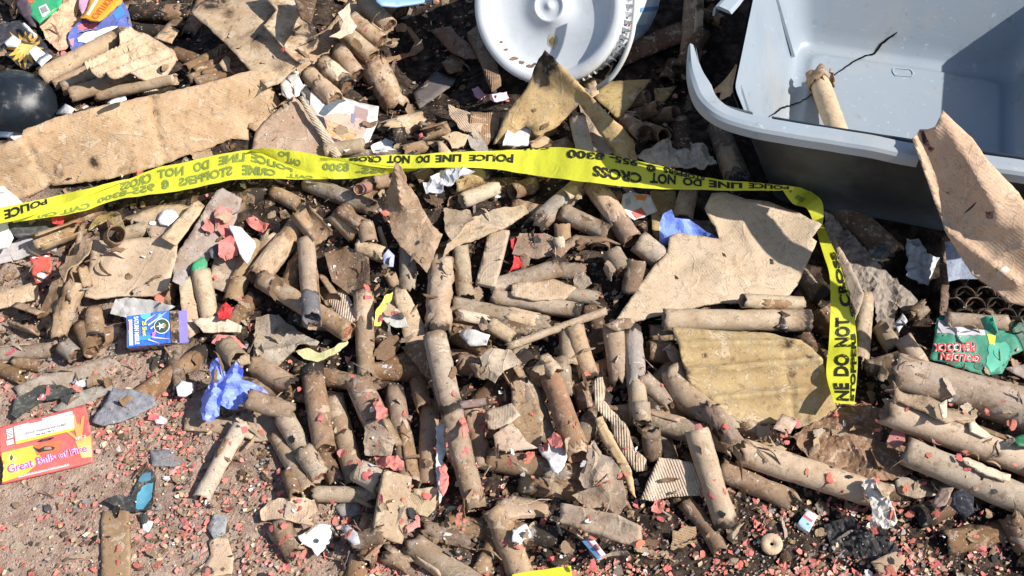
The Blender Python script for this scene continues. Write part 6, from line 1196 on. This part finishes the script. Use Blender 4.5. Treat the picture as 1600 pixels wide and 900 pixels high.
fan = S('ribbed_fan', [(1000, 781, 0), (1012, 750, .006), (1030, 715, .015), (1060, 718, .02), (1094, 726, .02), (1098, 752, .014), (1096, 774, .006), (1050, 776, 0), (1022, 783, 0)], 'kraft_corrugated', (.56, .45, .33), .05, 'ribbed cardboard fan in the lower right centre', CUB, lift=.012, crum=.002, rotuv=.35, creases=[(1030, 716, 1010, 770, .01, 5)])
S('curling_strip', [(925, 605, .02), (932, 592, .025), (942, 590, .025), (946, 606, .02), (944, 626, .015), (966, 650, .018), (980, 668, .018), (990, 700, .012), (1010, 718, .01), (1012, 735, .008), (994, 738, .004), (975, 716, .006), (960, 686, .012), (954, 660, .015), (932, 640, .02)], 'kraft_corrugated', (.58, .46, .33), .08, 'curling ribbed cardboard strip winding down towards the ribbed fan', CUB, lift=.014, crum=.005, thick=.003)
S('curling_strip', [(930, 655), (942, 650), (948, 664), (962, 690), (984, 730), (994, 778), (986, 770), (962, 720), (942, 690)], 'burnt_paper', (.62, .44, .25), .05, 'golden tan strip under the curling ribbed strip', CUB, lift=.014, crum=.003)
S('crumpled_cardboard', [(906, 750), (920, 712), (930, 690), (942, 712), (958, 718), (972, 735), (962, 752), (980, 762), (940, 772), (914, 764)], 'burnt_paper', (.52, .42, .32), .15, 'crumpled light paper left of the golden tan strip', CUB, lift=.012, crum=.009); S('crumpled_cardboard', [(895, 775), (950, 752), (975, 752), (982, 790), (966, 806), (948, 792), (920, 796)], 'burnt_paper', (.46, .34, .23), .12, 'crumpled brown paper left of the ribbed fan foot', CUB, lift=.01, crum=.01)
T(1088, 672, 1136, 824, 38, (.52, .40, .27), .08, 'P', 'pale capped tube leaning right of the ribbed cardboard fan', dz=(.025, .012), sink=.1); T(1110, 640, 1150, 700, 30, (.36, .27, .2), .3, 'c', 'rough paper curl right of the crosswise tube')
mat_ = S('burnt_mat', [(1238, 684), (1262, 668), (1290, 652), (1306, 644), (1316, 636), (1350, 630), (1362, 640), (1386, 636), (1390, 676), (1410, 690), (1432, 724), (1420, 744), (1394, 752), (1345, 756), (1310, 746), (1268, 722), (1250, 706)], 'burnt_paper', (.30, .19, .115), .3, 'crisp dark brown burnt mat below the hanging tape', 'burnt mat', lift=.012, crum=.007, freq=22, fine=.003, jag=3, creases=[(1300, 650, 1370, 750, .004, 4), (1250, 700, 1390, 650, -.003, 4)])
S('cardboard_scrap', [(1208, 670), (1222, 646), (1246, 658), (1236, 676)], 'burnt_paper', (.5, .4, .3), .3, 'small light piece at the lower corner of the yellowed sheet', lift=.008); S('cardboard_scrap', [(1385, 690), (1395, 668), (1412, 676), (1414, 690), (1398, 702)], 'scrap_paper', (.52, .22, .2), .2, 'reddish crumpled bit on the right part of the burnt mat', lift=.012, crum=.006)
T(1396, 582, 1680, 660, 66, (.60, .48, .35), .08, 'j', 'largest pale thick tube at the right edge, uppermost of three', dz=(.02, .02), sink=.1); T(1386, 640, 1660, 740, 50, (.58, .46, .335), .1, 'j', 'middle thick pale tube of the three at the right edge', dz=(.015, .012), sink=.15); T(1414, 704, 1680, 816, 48, (.56, .46, .34), .12, '', 'lowest thick pale tube of the three, with black scorch spots', dz=(.01, .008), sink=.1)
S('peeled_layer', [(1394, 594), (1405, 612), (1450, 618), (1480, 640), (1530, 645), (1520, 660), (1476, 662), (1430, 640), (1398, 626)], 'burnt_paper', (.40, .30, .21), .25, 'peeled brown layer hanging off the largest pale tube', CUB, lift=.004, crum=.005); S('cardboard_scrap', [(1466, 632), (1480, 624), (1478, 654), (1472, 656)], 'burnt_paper', 'pale', 0, 'small pale tab between the two upper thick tubes', lift=.014); S('peeled_layer', [(1500, 718), (1510, 716), (1540, 732), (1578, 744), (1576, 754), (1546, 746), (1508, 728)], 'burnt_paper', 'pale', .05, 'pale peeled strip on the lowest thick tube', CUB, lift=.006); S('peeled_layer', [(1514, 660), (1522, 658), (1548, 680), (1540, 684), (1516, 674)], 'scrap_paper', 'pale', .05, 'small pale peeled strip on the middle thick tube', CUB, lift=.008)
T(1577, 806, 1606, 860, 36, (.24, .16, .11), .3, '', 'dark brown tube in the lower right corner'); S('glass_shard', [(1578, 688), (1610, 676), (1640, 690), (1640, 704), (1590, 698)], 'printed_card', (.01, .14, .06), 0, 'dark green shard at the right edge between thick tubes', 'shard', lift=.01)
T(1158, 706, 1392, 780, 44, (.60, .46, .31), .06, 'j', 'long pale tube pointing down right at the lower right centre', dz=(.01, .008), sink=.1)
S('foam_lump', [(1347, 760), (1352, 750), (1366, 746), (1372, 762), (1380, 776), (1392, 784), (1402, 812), (1396, 822), (1376, 830), (1354, 824), (1364, 806), (1360, 784)], 'scrap_paper', (.62, .57, .50), .05, 'white crumbly foam lump at the right end of the long pale tube', 'foam lump', lift=.012, crum=.006, freq=50, fine=.005, thick=.008, jag=2)
S('slate_piece', [(1484, 790), (1490, 768), (1502, 764), (1522, 776), (1522, 800), (1510, 810)], 'ash', (.05, .05, .06), .3, 'dark slate coloured square scrap under the lowest thick tube', 'scrap', lift=.006); S('cardboard_sheet', [(1398, 752), (1408, 746), (1440, 752), (1462, 774), (1430, 780), (1404, 770)], 'burnt_paper', (.46, .38, .28), .25, 'grey brown torn sheet left of the dark slate scrap', CUB, lift=.006, crum=.005); S('cardboard_sheet', [(1455, 790), (1470, 762), (1490, 762), (1474, 800)], 'burnt_paper', (.40, .29, .23), .2, 'dull brown scrap left of the dark slate scrap', CUB, lift=.008)
S('charred_board', [(1288, 822), (1330, 806), (1352, 826), (1400, 850), (1410, 872), (1390, 884), (1340, 872), (1300, 860)], 'ash', (.055, .05, .05), .5, 'black crusty charred patch on the ground at the lower right', 'charred board', lift=.006, crum=.007, fine=.004); S('cardboard_strip', [(1360, 878), (1400, 862), (1416, 872), (1400, 896), (1372, 894)], 'burnt_paper', (.42, .31, .22), .2, 'brown curl below the black crusty patch', CUB, lift=.006)
# bottom centre
T(466, 870, 434, 822, 34, (.36, .27, .19), .25, 'c', 'rough broken tube at the lower left end of the heap'); S('crumpled_paper', [(406, 798), (418, 786), (440, 781), (492, 782), (496, 800), (482, 812), (492, 824), (468, 820), (440, 812), (408, 812)], 'kraft_card', (.62, .47, .31), .03, 'crumpled light kraft paper at the lower left end of the heap', 'paper', lift=.014, crum=.008, freq=16)
T(489, 772, 590, 773, 26, (.60, .50, .36), .06, '', 'short pale tube lying level below the leaning tubes', dz=(.005, .005)); T(560, 735, 598, 756, 38, (.54, .46, .35), .06, '', 'thick pale stub behind the flattened tube at bottom centre', dz=(.012, .01))
S('cardboard_scrap', [(522, 792), (545, 784), (566, 788), (560, 806), (536, 812)], 'ash', (.28, .26, .24), .3, 'grey scrap below the short pale level tube', lift=.004); S('cardboard_sheet', [(645, 764), (682, 762), (680, 796), (668, 808), (648, 800)], 'burnt_paper', (.50, .42, .27), .2, 'square yellowish piece right of the flattened tube', CUB, lift=.008, thick=.008)
S('flattened_tube', [(600, 734, .02), (643, 745, .02), (640, 790, .016), (628, 850, .008), (612, 846, .008), (583, 832, .008), (590, 786, .014)], 'burnt_paper', (.44, .33, .22), .1, 'flattened rectangular tube standing at the bottom centre', CUB, lift=.014, thick=.014, crum=.002, jag=.6)
T(645, 852, 748, 920, 40, (.52, .41, .29), .12, 'j', 'thick tube running out of the bottom edge'); T(660, 828, 740, 846, 26, (.38, .29, .21), .25, 'c', 'rough crushed tube above the thick one at the bottom edge'); T(600, 862, 640, 888, 26, (.38, .28, .19), .3, 'c', 'crumpled tube scrap below the flattened tube'); T(545, 850, 600, 836, 30, (.32, .25, .19), .3, 'c', 'dusty crushed tube left of the flattened tube')
S('cardboard_sheet', [(775, 786), (800, 776), (855, 784), (857, 804), (790, 812)], 'burnt_paper', (.46, .34, .23), .2, 'flattened brown tube piece below the dark crosswise tube', CUB, lift=.006, thick=.006); S('flattened_tube', [(878, 786), (960, 802), (1002, 822), (1000, 856), (970, 848), (930, 834), (874, 816)], 'burnt_paper', (.48, .36, .26), .15, 'long flattened brown tube at the bottom, right of centre', CUB, lift=.008, thick=.006, crum=.005)
S('cardboard_scrap', [(758, 640), (800, 630), (814, 650), (790, 670), (764, 672)], 'kraft_card', (.62, .49, .34), .03, 'clean light scrap right of the joined tubes', lift=.012); S('crumpled_cardboard', [(752, 560), (770, 545), (800, 548), (815, 566), (790, 580), (775, 600), (760, 590)], 'burnt_paper', (.50, .40, .30), .1, 'crumpled pale curl right of the crosswise brown tube', CUB, lift=.012, crum=.008); S('cardboard_scrap', [(770, 680), (800, 660), (822, 690), (840, 700), (800, 706), (776, 704)], 'burnt_paper', (.48, .38, .29), .2, 'dusty flap above the dark crosswise tube', lift=.01)
for pts, lb in (([(465, 840), (478, 830), (490, 820), (516, 822), (520, 840), (508, 856), (494, 872), (486, 858), (470, 850)], 'white torn blot at the lower left end of the heap'), ([(842, 700), (860, 694), (880, 694), (886, 712), (882, 728), (872, 744), (862, 738), (858, 722), (846, 714)], 'white blot lying on the dark crosswise tube'), ([(680, 670), (690, 664), (696, 700), (690, 735), (694, 770), (686, 790), (682, 740)], 'white and red torn strip left of the lower joined tube'), ([(800, 830), (820, 822), (828, 840), (810, 852), (800, 846)], 'white torn bit at the bottom edge, centre')):
    S('paper_scrap', pts, 'scrap_paper', (.80, .79, .77), 0, lb, 'paper', lift=.014, crum=.005, freq=30, fine=.002, jag=2.5)
S('shell_piece', [(535, 822), (544, 820), (558, 832), (562, 848), (552, 850), (540, 840)], 'printed_card', (.60, .62, .63), 0, 'smooth oval silvery cap below the short pale tube', 'cap', lift=.008, crum=.002, jag=0)
for pts, lb in (([(584, 712), (596, 704), (612, 714), (632, 722), (630, 738), (604, 736), (588, 730)], 'red torn paper on the thick pale stub'), ([(650, 812), (640, 800), (648, 806), (652, 804), (656, 822), (634, 834), (632, 824)], 'red bit beside the flattened tube'), ([(583, 632), (590, 626), (604, 642), (600, 656), (586, 656)], 'red tuft on the wide brown tube'), ([(717, 645), (722, 642), (728, 660), (732, 676), (724, 682), (720, 668)], 'red tuft right of the joined tubes'), ([(856, 690), (866, 678), (876, 684), (880, 696), (862, 698)], 'red tuft above the white blot on the dark tube'), ([(1020, 788), (1028, 778), (1040, 790), (1032, 804), (1018, 800)], 'red clump below the ribbed fan'), ([(685, 730), (694, 726), (700, 760), (692, 778), (686, 770)], 'red piece at the foot of the white and red strip')):
    S('red_paper', pts, 'scrap_paper', 'red', 0, lb, 'paper', lift=.010, crum=.007, freq=30, fine=.003, jag=2.5, group='torn red paper pieces in the heap')
# perforated disc
q = G(1205, 853, .004); dvs, dfs = [], []; rr_ = 17 * proj(q)[2] / FPX
for zz_ in (.003, -.002):
    for k in range(24): a = 6.283 * k / 24; dvs += [(rr_ * .17 * math.cos(a), rr_ * .17 * math.sin(a), zz_), (rr_ * math.cos(a), rr_ * math.sin(a), zz_)]
for k in range(24):
    a, b_ = 2 * k, 2 * ((k + 1) % 24); dfs += [(a, a + 1, b_ + 1, b_), (48 + a, 48 + b_, 48 + b_ + 1, 48 + a + 1), (a + 1, 49 + a, 49 + b_, b_ + 1), (a, b_, 48 + b_, 48 + a)]
o = local_obj('cardboard_disc', dvs, dfs, 'burnt_paper', None, (.56, .42, .28, .02)); o.location = q + Vector((0, 0, .004)); o.rotation_euler = (.25, -.1, 0); tag(o, 'round light cardboard disc with a small centre hole, lower right', 'disc')
for (pts, lb, c1) in (([(910, 846), (922, 838), (944, 866), (934, 874)], 'small blue, white and red striped packet at the bottom, right of centre', (.10, .28, .52)), ([(1246, 818), (1262, 796), (1278, 806), (1264, 832)], 'small blue and white printed box at the lower right', (.30, .48, .62))):
    o = S('small_packet', pts, 'printed_card', (.72, .70, .68), 0, lb, 'packet', lift=.012, crum=.001, thick=.008, jag=.2)
    m_ = [((a[0] + b_[0]) / 2, (a[1] + b_[1]) / 2) for a, b_ in zip(pts, pts[1:] + pts[:1])]
    decal_px(o, [pts[0], m_[0], m_[2], pts[3]], c1, step=4); decal_px(o, [m_[0], ((m_[0][0] * 3 + pts[1][0]) / 4, (m_[0][1] * 3 + pts[1][1]) / 4), ((m_[2][0] * 3 + pts[2][0]) / 4, (m_[2][1] * 3 + pts[2][1]) / 4), m_[2]], (.62, .08, .07), off=.0012, step=4)
# the spiked piece
S('spiked_cardboard', [(621, 254, .075), (630, 262, .07), (638, 290, .05), (652, 306, .035), (664, 330, .025), (676, 352, .018), (692, 366, .012), (680, 396, .006), (668, 426, 0), (650, 406, .002), (628, 386, .006), (612, 362, .012), (606, 326, .02), (606, 300, .035), (614, 280, .055)], 'burnt_paper', (.46, .33, .215), .26, 'spiked cardboard piece standing up in front of the tape, its tip at the tape', CUB, lift=.02, crum=.006, thick=.003, creases=[(622, 256, 630, 320, .012, 5)], jag=1.8)
# tan paper over the bin
tp = S('kraft_paper_wrap', [(1424, 217, .33), (1437, 202, .335), (1450, 202, .34), (1462, 198, .345), (1470, 184, .35), (1475, 172, .355), (1490, 187, .352), (1520, 215, .345), (1546, 252, .335), (1592, 300, .315), (1606, 322, .31), (1680, 380, .30), (1690, 470, .22), (1600, 478, .20), (1575, 472, .20), (1548, 448, .21), (1520, 430, .22), (1496, 392, .235), (1476, 358, .25), (1460, 318, .28), (1448, 282, .30), (1436, 250, .315)],
       'kraft_card', (.66, .47, .30), .03, 'large tan kraft paper wrap draped over the edge of the grey bin at the right', 'paper', lift=0, crum=.004, freq=7, thick=.0012, jag=.7, abs_z=True, rotuv=.9, fine=.0003, creases=[(1478, 358, 1590, 440, .016, 8), (1478, 190, 1560, 330, .012, 22), (1500, 350, 1600, 352, .006, 10), (1440, 215, 1480, 350, -.010, 14), (1560, 400, 1605, 380, .008, 7)], upd=False)
decal_px(tp, [(1437, 205), (1444, 204), (1452, 226), (1460, 232), (1455, 238), (1442, 224)], (.60, .27, .32), 'kraft_card', 2, 4, name='pink_stain'); decal_px(tp, [(1505, 334), (1518, 322), (1527, 314), (1520, 324), (1510, 332)], (.03, .02, .02), 'print_ink', .6, 3, name='tear'); decal_px(tp, [(1540, 330), (1552, 330), (1552, 341), (1541, 340)], (.62, .36, .34), 'kraft_card', 2, 4, name='pink_stain'); decal_px(tp, [(1556, 426), (1572, 414), (1578, 422), (1562, 438)], (.52, .44, .37), 'printed_card', .5, 4, name='clear_tape_strip')
decal_px(tp, [(1472, 298), (1478, 300), (1484, 304), (1481, 300)], (.06, .04, .03), 'print_ink', 1, 3, name='tear')
# tube and scrap in the bin
_BV.clear()
a, b_ = hit(tub, 1277, 146, .024), P(1318, 232, .13); r_ = 15.5 * proj(a)[2] / FPX; vs, fs, uv = tube_geo((b_ - a).length, r_, 901, wall=.002); o = local_obj('cardboard_tube', vs, fs, 'kraft_tube', uv, (.62, .47, .31, .05)); orient(o, a, b_, 1); tag(o, 'light cardboard tube with a ragged brown end lying inside the grey bin', 'tube')
vs, fs, uv = tube_geo(.036, r_ * 1.22, 902, wall=.002, crum=.006, jag=.006, gap=.5); q = local_obj('ragged_end', vs, fs, 'burnt_paper', uv, (.42, .29, .18, .2), o); q.location = (0, 0, -(b_ - a).length / 2 - .002); q['label'] = 'ragged brown torn end'
S('kraft_scrap', [(1110, 148, .22), (1126, 134, .23), (1142, 116, .24), (1152, 104, .25), (1160, 112, .25), (1158, 138, .24), (1142, 152, .23), (1124, 157, .22), (1128, 146, .22)], 'kraft_card', (.60, .42, .25), .05, 'small tan torn paper caught in the broken corner of the grey bin', 'paper', abs_z=True, crum=.006, thick=.001, upd=False)

# ================================================================= YELLOW BARRIER TAPE
def resample(pts, n):
    pts = smoothpath([tuple(map(float, p)) for p in pts], 6); d = [0]
    for a, b_ in zip(pts, pts[1:]): d.append(d[-1] + math.hypot(a[0] - b_[0], a[1] - b_[1]))
    return [tuple(np.interp(d[-1] * i / n, d, [p[k] for p in pts]) for k in (0, 1)) for i in range(n + 1)]
TAPEC = (.80, .80, .06)
tape = empty('barrier_tape', G(700, 255, .02)); tag(tape, 'long yellow plastic tape with black POLICE LINE DO NOT CROSS lettering, stretched across the heap', 'barrier tape')
class Strip:
    def __init__(s, top, bot, lt=0.0, lb=0.0, base=.012, n=None, m=7, parent=None, color=TAPEC, zs=None, win=9, wob=.0025, pct=88):
        n = n or 60; s.n, s.m = n, m; T_, B_ = resample(top, n), resample(bot, n); z = []
        for i in range(n + 1):
            q = []
            for v in (0.1, .5, .9):
                g = G(T_[i][0] * (1 - v) + B_[i][0] * v, T_[i][1] * (1 - v) + B_[i][1] * v); q.append(g.z)
            z.append(max(q))
        z = np.array(z)
        if zs is not None: z = np.interp(np.linspace(0, 1, n + 1), [a[0] for a in zs], [a[1] for a in zs])
        else:
            zz = np.array([np.percentile(z[max(0, i - win):i + win + 1], pct) for i in range(n + 1)]); ker = np.ones(win) / win
            z = np.convolve(np.pad(zz, win // 2, mode='edge'), ker, 'valid')[:n + 1] + base
        s.z = z
        lt_ = lambda t: np.interp(t, [0, .5, 1], lt) if isinstance(lt, (list, tuple)) else lt
        lb_ = lambda t: np.interp(t, [0, .5, 1], lb) if isinstance(lb, (list, tuple)) else lb
        s.g = []
        for i in range(n + 1):
            row = []
            a = P(*T_[i], z[i] + lt_(i / n)); b_ = P(*B_[i], z[i] + lb_(i / n))
            for j in range(m + 1):
                v = j / m; p = a.lerp(b_, v); p = p + Vector((0, -.2, 1)) * (wob * mnoise.noise(Vector((p.x * 22, p.y * 22, 3))) + wob * .6 * mnoise.noise(Vector((p.x * 60, p.y * 30, 8)))); row.append(p)
            s.g.append(row)
        vs = [p for r_ in s.g for p in r_]; fs = []
        for i in range(n):
            for j in range(m):
                a = i * (m + 1) + j; f = (a, a + m + 1, a + m + 2, a + 1); nn = (vs[f[1]] - vs[f[0]]).cross(vs[f[2]] - vs[f[0]]); fs.append(f if nn.dot(CAM - vs[a]) > 0 else f[::-1])
        s.o = mesh_obj('tape_strip', vs, fs, 'tape_film', parent or tape, None, True, (*color, 1))
    def at(s, u, v, off=.0012):
        x = min(max(u, 0), 1) * s.n; y = min(max(v, 0), 1) * s.m; i = min(int(x), s.n - 1); j = min(int(y), s.m - 1); a, b_ = x - i, y - j
        p = s.g[i][j] * (1 - a) * (1 - b_) + s.g[i + 1][j] * a * (1 - b_) + s.g[i][j + 1] * (1 - a) * b_ + s.g[i + 1][j + 1] * a * b_
        nn = (s.g[i + 1][j] - s.g[i][j]).cross(s.g[i][j + 1] - s.g[i][j]); nn = nn.normalized() if nn.length > 1e-12 else Vector((0, 0, 1))
        if nn.dot(CAM - p) < 0: nn = -nn
        return p + nn * off
    def text(s, body, u0, u1, v0, v1, col=(.02, .02, .012), bold=.042, v0b=None, v1b=None):
        """text runs from u0 to u1; its foot is at v0, its top at v1 (v0b, v1b at the far end)"""
        v0b = v0 if v0b is None else v0b; v1b = v1 if v1b is None else v1b
        return lettering(body, lambda a, b_: s.at(u0 + (u1 - u0) * a, (v0 + (v0b - v0) * a) * (1 - b_) + (v1 + (v1b - v1) * a) * b_), s.o, col, 'tape_ink', bold, 1)
INK2 = (.20, .25, .05)
C_ = Strip([(391, 234), (423, 232), (475, 238), (513, 246), (560, 253), (610, 260), (652, 262)], [(391, 236), (447, 258), (513, 279), (540, 279), (600, 273), (636, 268), (652, 264)], lt=.016, lb=-.004, base=.010)
C_.text('8300', .60, .44, .60, .12, INK2, v0b=.66, v1b=.34); C_.text('955-', .82, .64, .8, .3, INK2)
C_.text('CALL', .31, .22, .8, .45, INK2); C_.text('PO', .24, .17, .5, .1, INK2)
Bs = Strip([(20, 344), (60, 332), (100, 318), (150, 299), (198, 280), (245, 262), (280, 255), (316, 247), (360, 238), (391, 234), (420, 245), (447, 257), (480, 269), (513, 278)], [(20, 348), (60, 342), (105, 335), (140, 326), (175, 314), (220, 306), (280, 298), (330, 288), (372, 280), (430, 280), (485, 280), (500, 280), (513, 280)], lt=.004, lb=0, base=.018, n=90)
# mirrored lettering seen through the film from behind: it runs right to left with its feet down
Bs.text('POLICE', .888, .755, .42, .12, INK2, v0b=.42, v1b=.10); Bs.text('LINE', .735, .655, .42, .10, INK2); Bs.text('DO', .625, .575, .46, .12, INK2); Bs.text('NOT', .545, .465, .48, .14, INK2); Bs.text('CROSS', .445, .345, .55, .12, INK2)
Bs.text('CALL', .955, .87, .92, .55, INK2); Bs.text('CRIME', .835, .73, .88, .55, INK2); Bs.text('STOPPERS', .70, .53, .86, .55, INK2); Bs.text('@', .50, .475, .88, .55, INK2); Bs.text('955-8300', .455, .27, .90, .58, INK2); Bs.text('CALL CRI', .245, .08, .95, .55, INK2)
As = Strip([(-90, 346), (0, 325), (84, 307), (140, 294), (175, 285), (200, 279)], [(-90, 368), (0, 349), (35, 342), (100, 319), (150, 301), (200, 281)], lt=.004, lb=.002, base=.026)
As.text('POLICE', .56, .33, .04, .52, v0b=.22, v1b=.84); As.text('LINE', .27, .08, .25, .85)
DE = Strip([(500, 247), (540, 247), (600, 243), (700, 238), (800, 234), (845, 231), (885, 231), (940, 240), (1000, 252), (1080, 272), (1130, 281), (1200, 287), (1240, 292)], [(500, 250), (540, 253), (572, 259), (610, 263), (700, 262), (770, 264), (800, 268), (845, 275), (880, 280), (940, 287), (1020, 295), (1100, 297), (1180, 298), (1240, 297)], lt=[.006, .008, .075], lb=[0, .002, .070], base=.020, n=130)
U = lambda x: float(np.interp(x, [500, 1240], [0, 1]))
DE.text('POLICE', U(801), U(732), .22, .62); DE.text('LINE', U(720), U(680), .16, .66); DE.text('DO', U(671), U(650), .12, .66); DE.text('NOT', U(640), U(605), .08, .66); DE.text('CROSS', U(596), U(545), .06, .66, v0b=.05, v1b=.6); DE.text('CALL', U(856), U(812), 0, .08)
DE.text('CROSS', U(1003), U(926), .48, .86, v0b=.44, v1b=.80); DE.text('NOT', U(1056), U(1016), .30, .78, v0b=.36, v1b=.80); DE.text('DO', U(1097), U(1067), .28, .78); DE.text('LINE', U(1160), U(1108), .18, .80); DE.text('POLICE', U(1232), U(1170), .1, .8)
DE.text('8300', U(943), U(884), .0, .22, v0b=.06, v1b=.34); DE.text('955-', U(995), U(950), .0, .24); DE.text('@', U(1024), U(1008), .04, .34); DE.text('STOPPERS', U(1102), U(1036), .0, .28)
Fs = Strip([(1222, 290), (1256, 294), (1272, 303), (1284, 314), (1287, 334), (1285, 352)], [(1222, 297), (1240, 319), (1258, 324), (1265, 332), (1269, 342), (1273, 354)], lt=[.070, .045, .006], lb=[.066, .036, 0], base=.024, n=30, win=5)
Fs.text('IE', .30, .30 + .16, .5, .75, INK2); Fs.text('I', .14, .18, .2, .6, INK2)
Gs = Strip([(1273, 350), (1281, 380), (1289, 405), (1296, 428), (1298, 452), (1297, 500), (1295, 540), (1291, 580), (1298, 613), (1303, 630)], [(1285, 348), (1295, 372), (1305, 395), (1316, 425), (1325, 456), (1334, 490), (1339, 533), (1340, 575), (1337, 610), (1334, 633)], lt=0, lb=.002, base=.018, n=70, win=9)
V = lambda y: float(np.interp(y, [350, 632], [0, 1]))
Gs.text('NE', V(628), V(600), .74, .18); Gs.text('DO', V(589), V(556), .74, .24); Gs.text('NOT', V(545), V(499), .78, .22); Gs.text('CROSS', V(484), V(398), .98, .42, v0b=.98, v1b=.55)
Gs.text('STOPPERS', V(628), V(524), .97, .80); Gs.text('@ 955', V(500), V(440), 1.0, .84)
sl = empty('barrier_tape', G(850, 900, .01)); tag(sl, 'small clean yellow tape end showing at the bottom edge, right of centre', 'barrier tape')
sst_ = Strip([(800, 898), (846, 890), (892, 884)], [(806, 935), (850, 925), (896, 915)], base=.008, n=14, parent=sl)
for x in range(12): sst_.at(.1, .1)

# ================================================================= SCRAPS ON TOP
def scatter(bank, name, n, dens, smin, smax, colf, tilt, what, cat, pw=1.5, upd=0, sink=.2):
    k = 0; t_ = 0
    while k < n and t_ < n * 60:
        t_ += 1; px, py = R.uniform(-15, 1615), R.uniform(-10, 912)
        if R.random() > dens(px, py): continue
        s = smin + (smax - smin) * R.random() ** pw; word, c_ = colf(); lm = near(px, py)
        if place_scrap(bank, name, px, py, s, c_, tilt, what % word + ' near ' + lm, cat, what % word + 's near ' + lm, sink, upd): k += 1
def d_low(px, py):
    if not in_pile(px, py): return clus(px, py) * (1.0 if px > 430 or py < 700 else .5 if px > 180 else .25)
    if py > 600: return .30
    return .05
def avoid(px, py): return (960 < px < 1285 and 300 < py < 510) or (1050 < px < 1300 and 515 < py < 660) or (px < 150 and 630 < py < 755) or (195 < px < 285 and 480 < py < 550) or (0 < px < 390 and 125 < py < 270)
scatter('red', 'red_paper_scrap', 300, lambda x, y: 0 if avoid(x, y) else d_low(x, y) * (1 if y > 560 else .6), .0038, .0105, lambda: ('red', (*[c * R.uniform(.8, 1.15) for c in (.70, .20, .165)], .05)), .35, 'small torn %s paper scrap', 'paper')
scatter('white', 'white_paper_scrap', 70, lambda x, y: 0 if avoid(x, y) else d_low(x, y) + (.25 if in_pile(x, y) else 0), .003, .009, lambda: ('white', (.78, .76, .73, .02)), .5, 'small torn %s paper scrap', 'paper')
scatter('card', 'cardboard_scrap', 130, lambda x, y: 0 if avoid(x, y) else (.9 if not in_pile(x, y) else .28), .005, .017, lambda: (lambda k: (CN[k[0]], k[1]))(kr_color()), .55, 'little loose %s cardboard scrap', 'scrap')
scatter('ash', 'charred_flake', 70, lambda x, y: 0 if avoid(x, y) else (1 if (x > 1150 and y > 740) else .35 if not in_pile(x, y) else .12), .004, .012, lambda: ('black', (*[R.uniform(.03, .12)] * 3, .5)), .5, 'small %s charred flake', 'burnt flake')
flakes('dust_flakes', 2600, lambda x, y: 0 if avoid(x, y) else (.9 if not in_pile(x, y) else .45 if y > 560 else .2), [('red', 2.2), ('pale', 3), ('white', 1), ('tan', 2), ('ash', 1), ('black', 1.2), ('mid', 2)], .0008, .0030, 'fine pale, red and black specks sprinkled over tubes, sheets and dirt')
scatter('card', 'peeled_strip', 150, lambda x, y: 0 if avoid(x, y) else (.8 if in_pile(x, y) else .2), .009, .024, lambda: (lambda k: (k, cc(k, R.uniform(0, .25), .1)))(R.choice(['pale', 'light', 'light', 'mid', 'brown'])), .9, 'curled %s peeled paper ply', 'scrap', sink=.45)
scatter('corr', 'ribbed_scrap', 36, lambda x, y: 0 if avoid(x, y) else (.7 if in_pile(x, y) else .2), .009, .02, lambda: (lambda k: (CN[k], cc(k, R.uniform(0, .25), .1)))(R.choice(['pale', 'light', 'mid'])), .6, 'small %s ribbed cardboard scrap', 'scrap')
BANK['shred'] = [scrap_mesh('cardboard_shred', 200 + i, 'thin', 'burnt_paper') for i in range(14)]
scatter('shred', 'cardboard_shred', 230, lambda x, y: 0 if avoid(x, y) else (.9 if in_pile(x, y) else .2), .011, .032, lambda: (lambda k: (CN[k], cc(k, R.uniform(0, .4), .12)))(R.choice(['pale', 'light', 'mid', 'brown', 'grey', 'dark'])), 1.1, 'thin %s cardboard shred', 'scrap', sink=.35)
import os
if os.environ.get('LBL'):
    from collections import defaultdict
    dd = defaultdict(list)
    for o in bpy.data.objects:
        if o.parent is None and 'label' in o:
            if not 4 <= len(o['label'].split()) <= 16: print('LEN', len(o['label'].split()), o.name, '|', o['label'])
            dd[o['label']].append(o)
    for k, v in dd.items():
        if len(v) > 1 and len({o.get('group') for o in v}) > 1 or (len(v) > 1 and not v[0].get('group')): print('DUP', k)
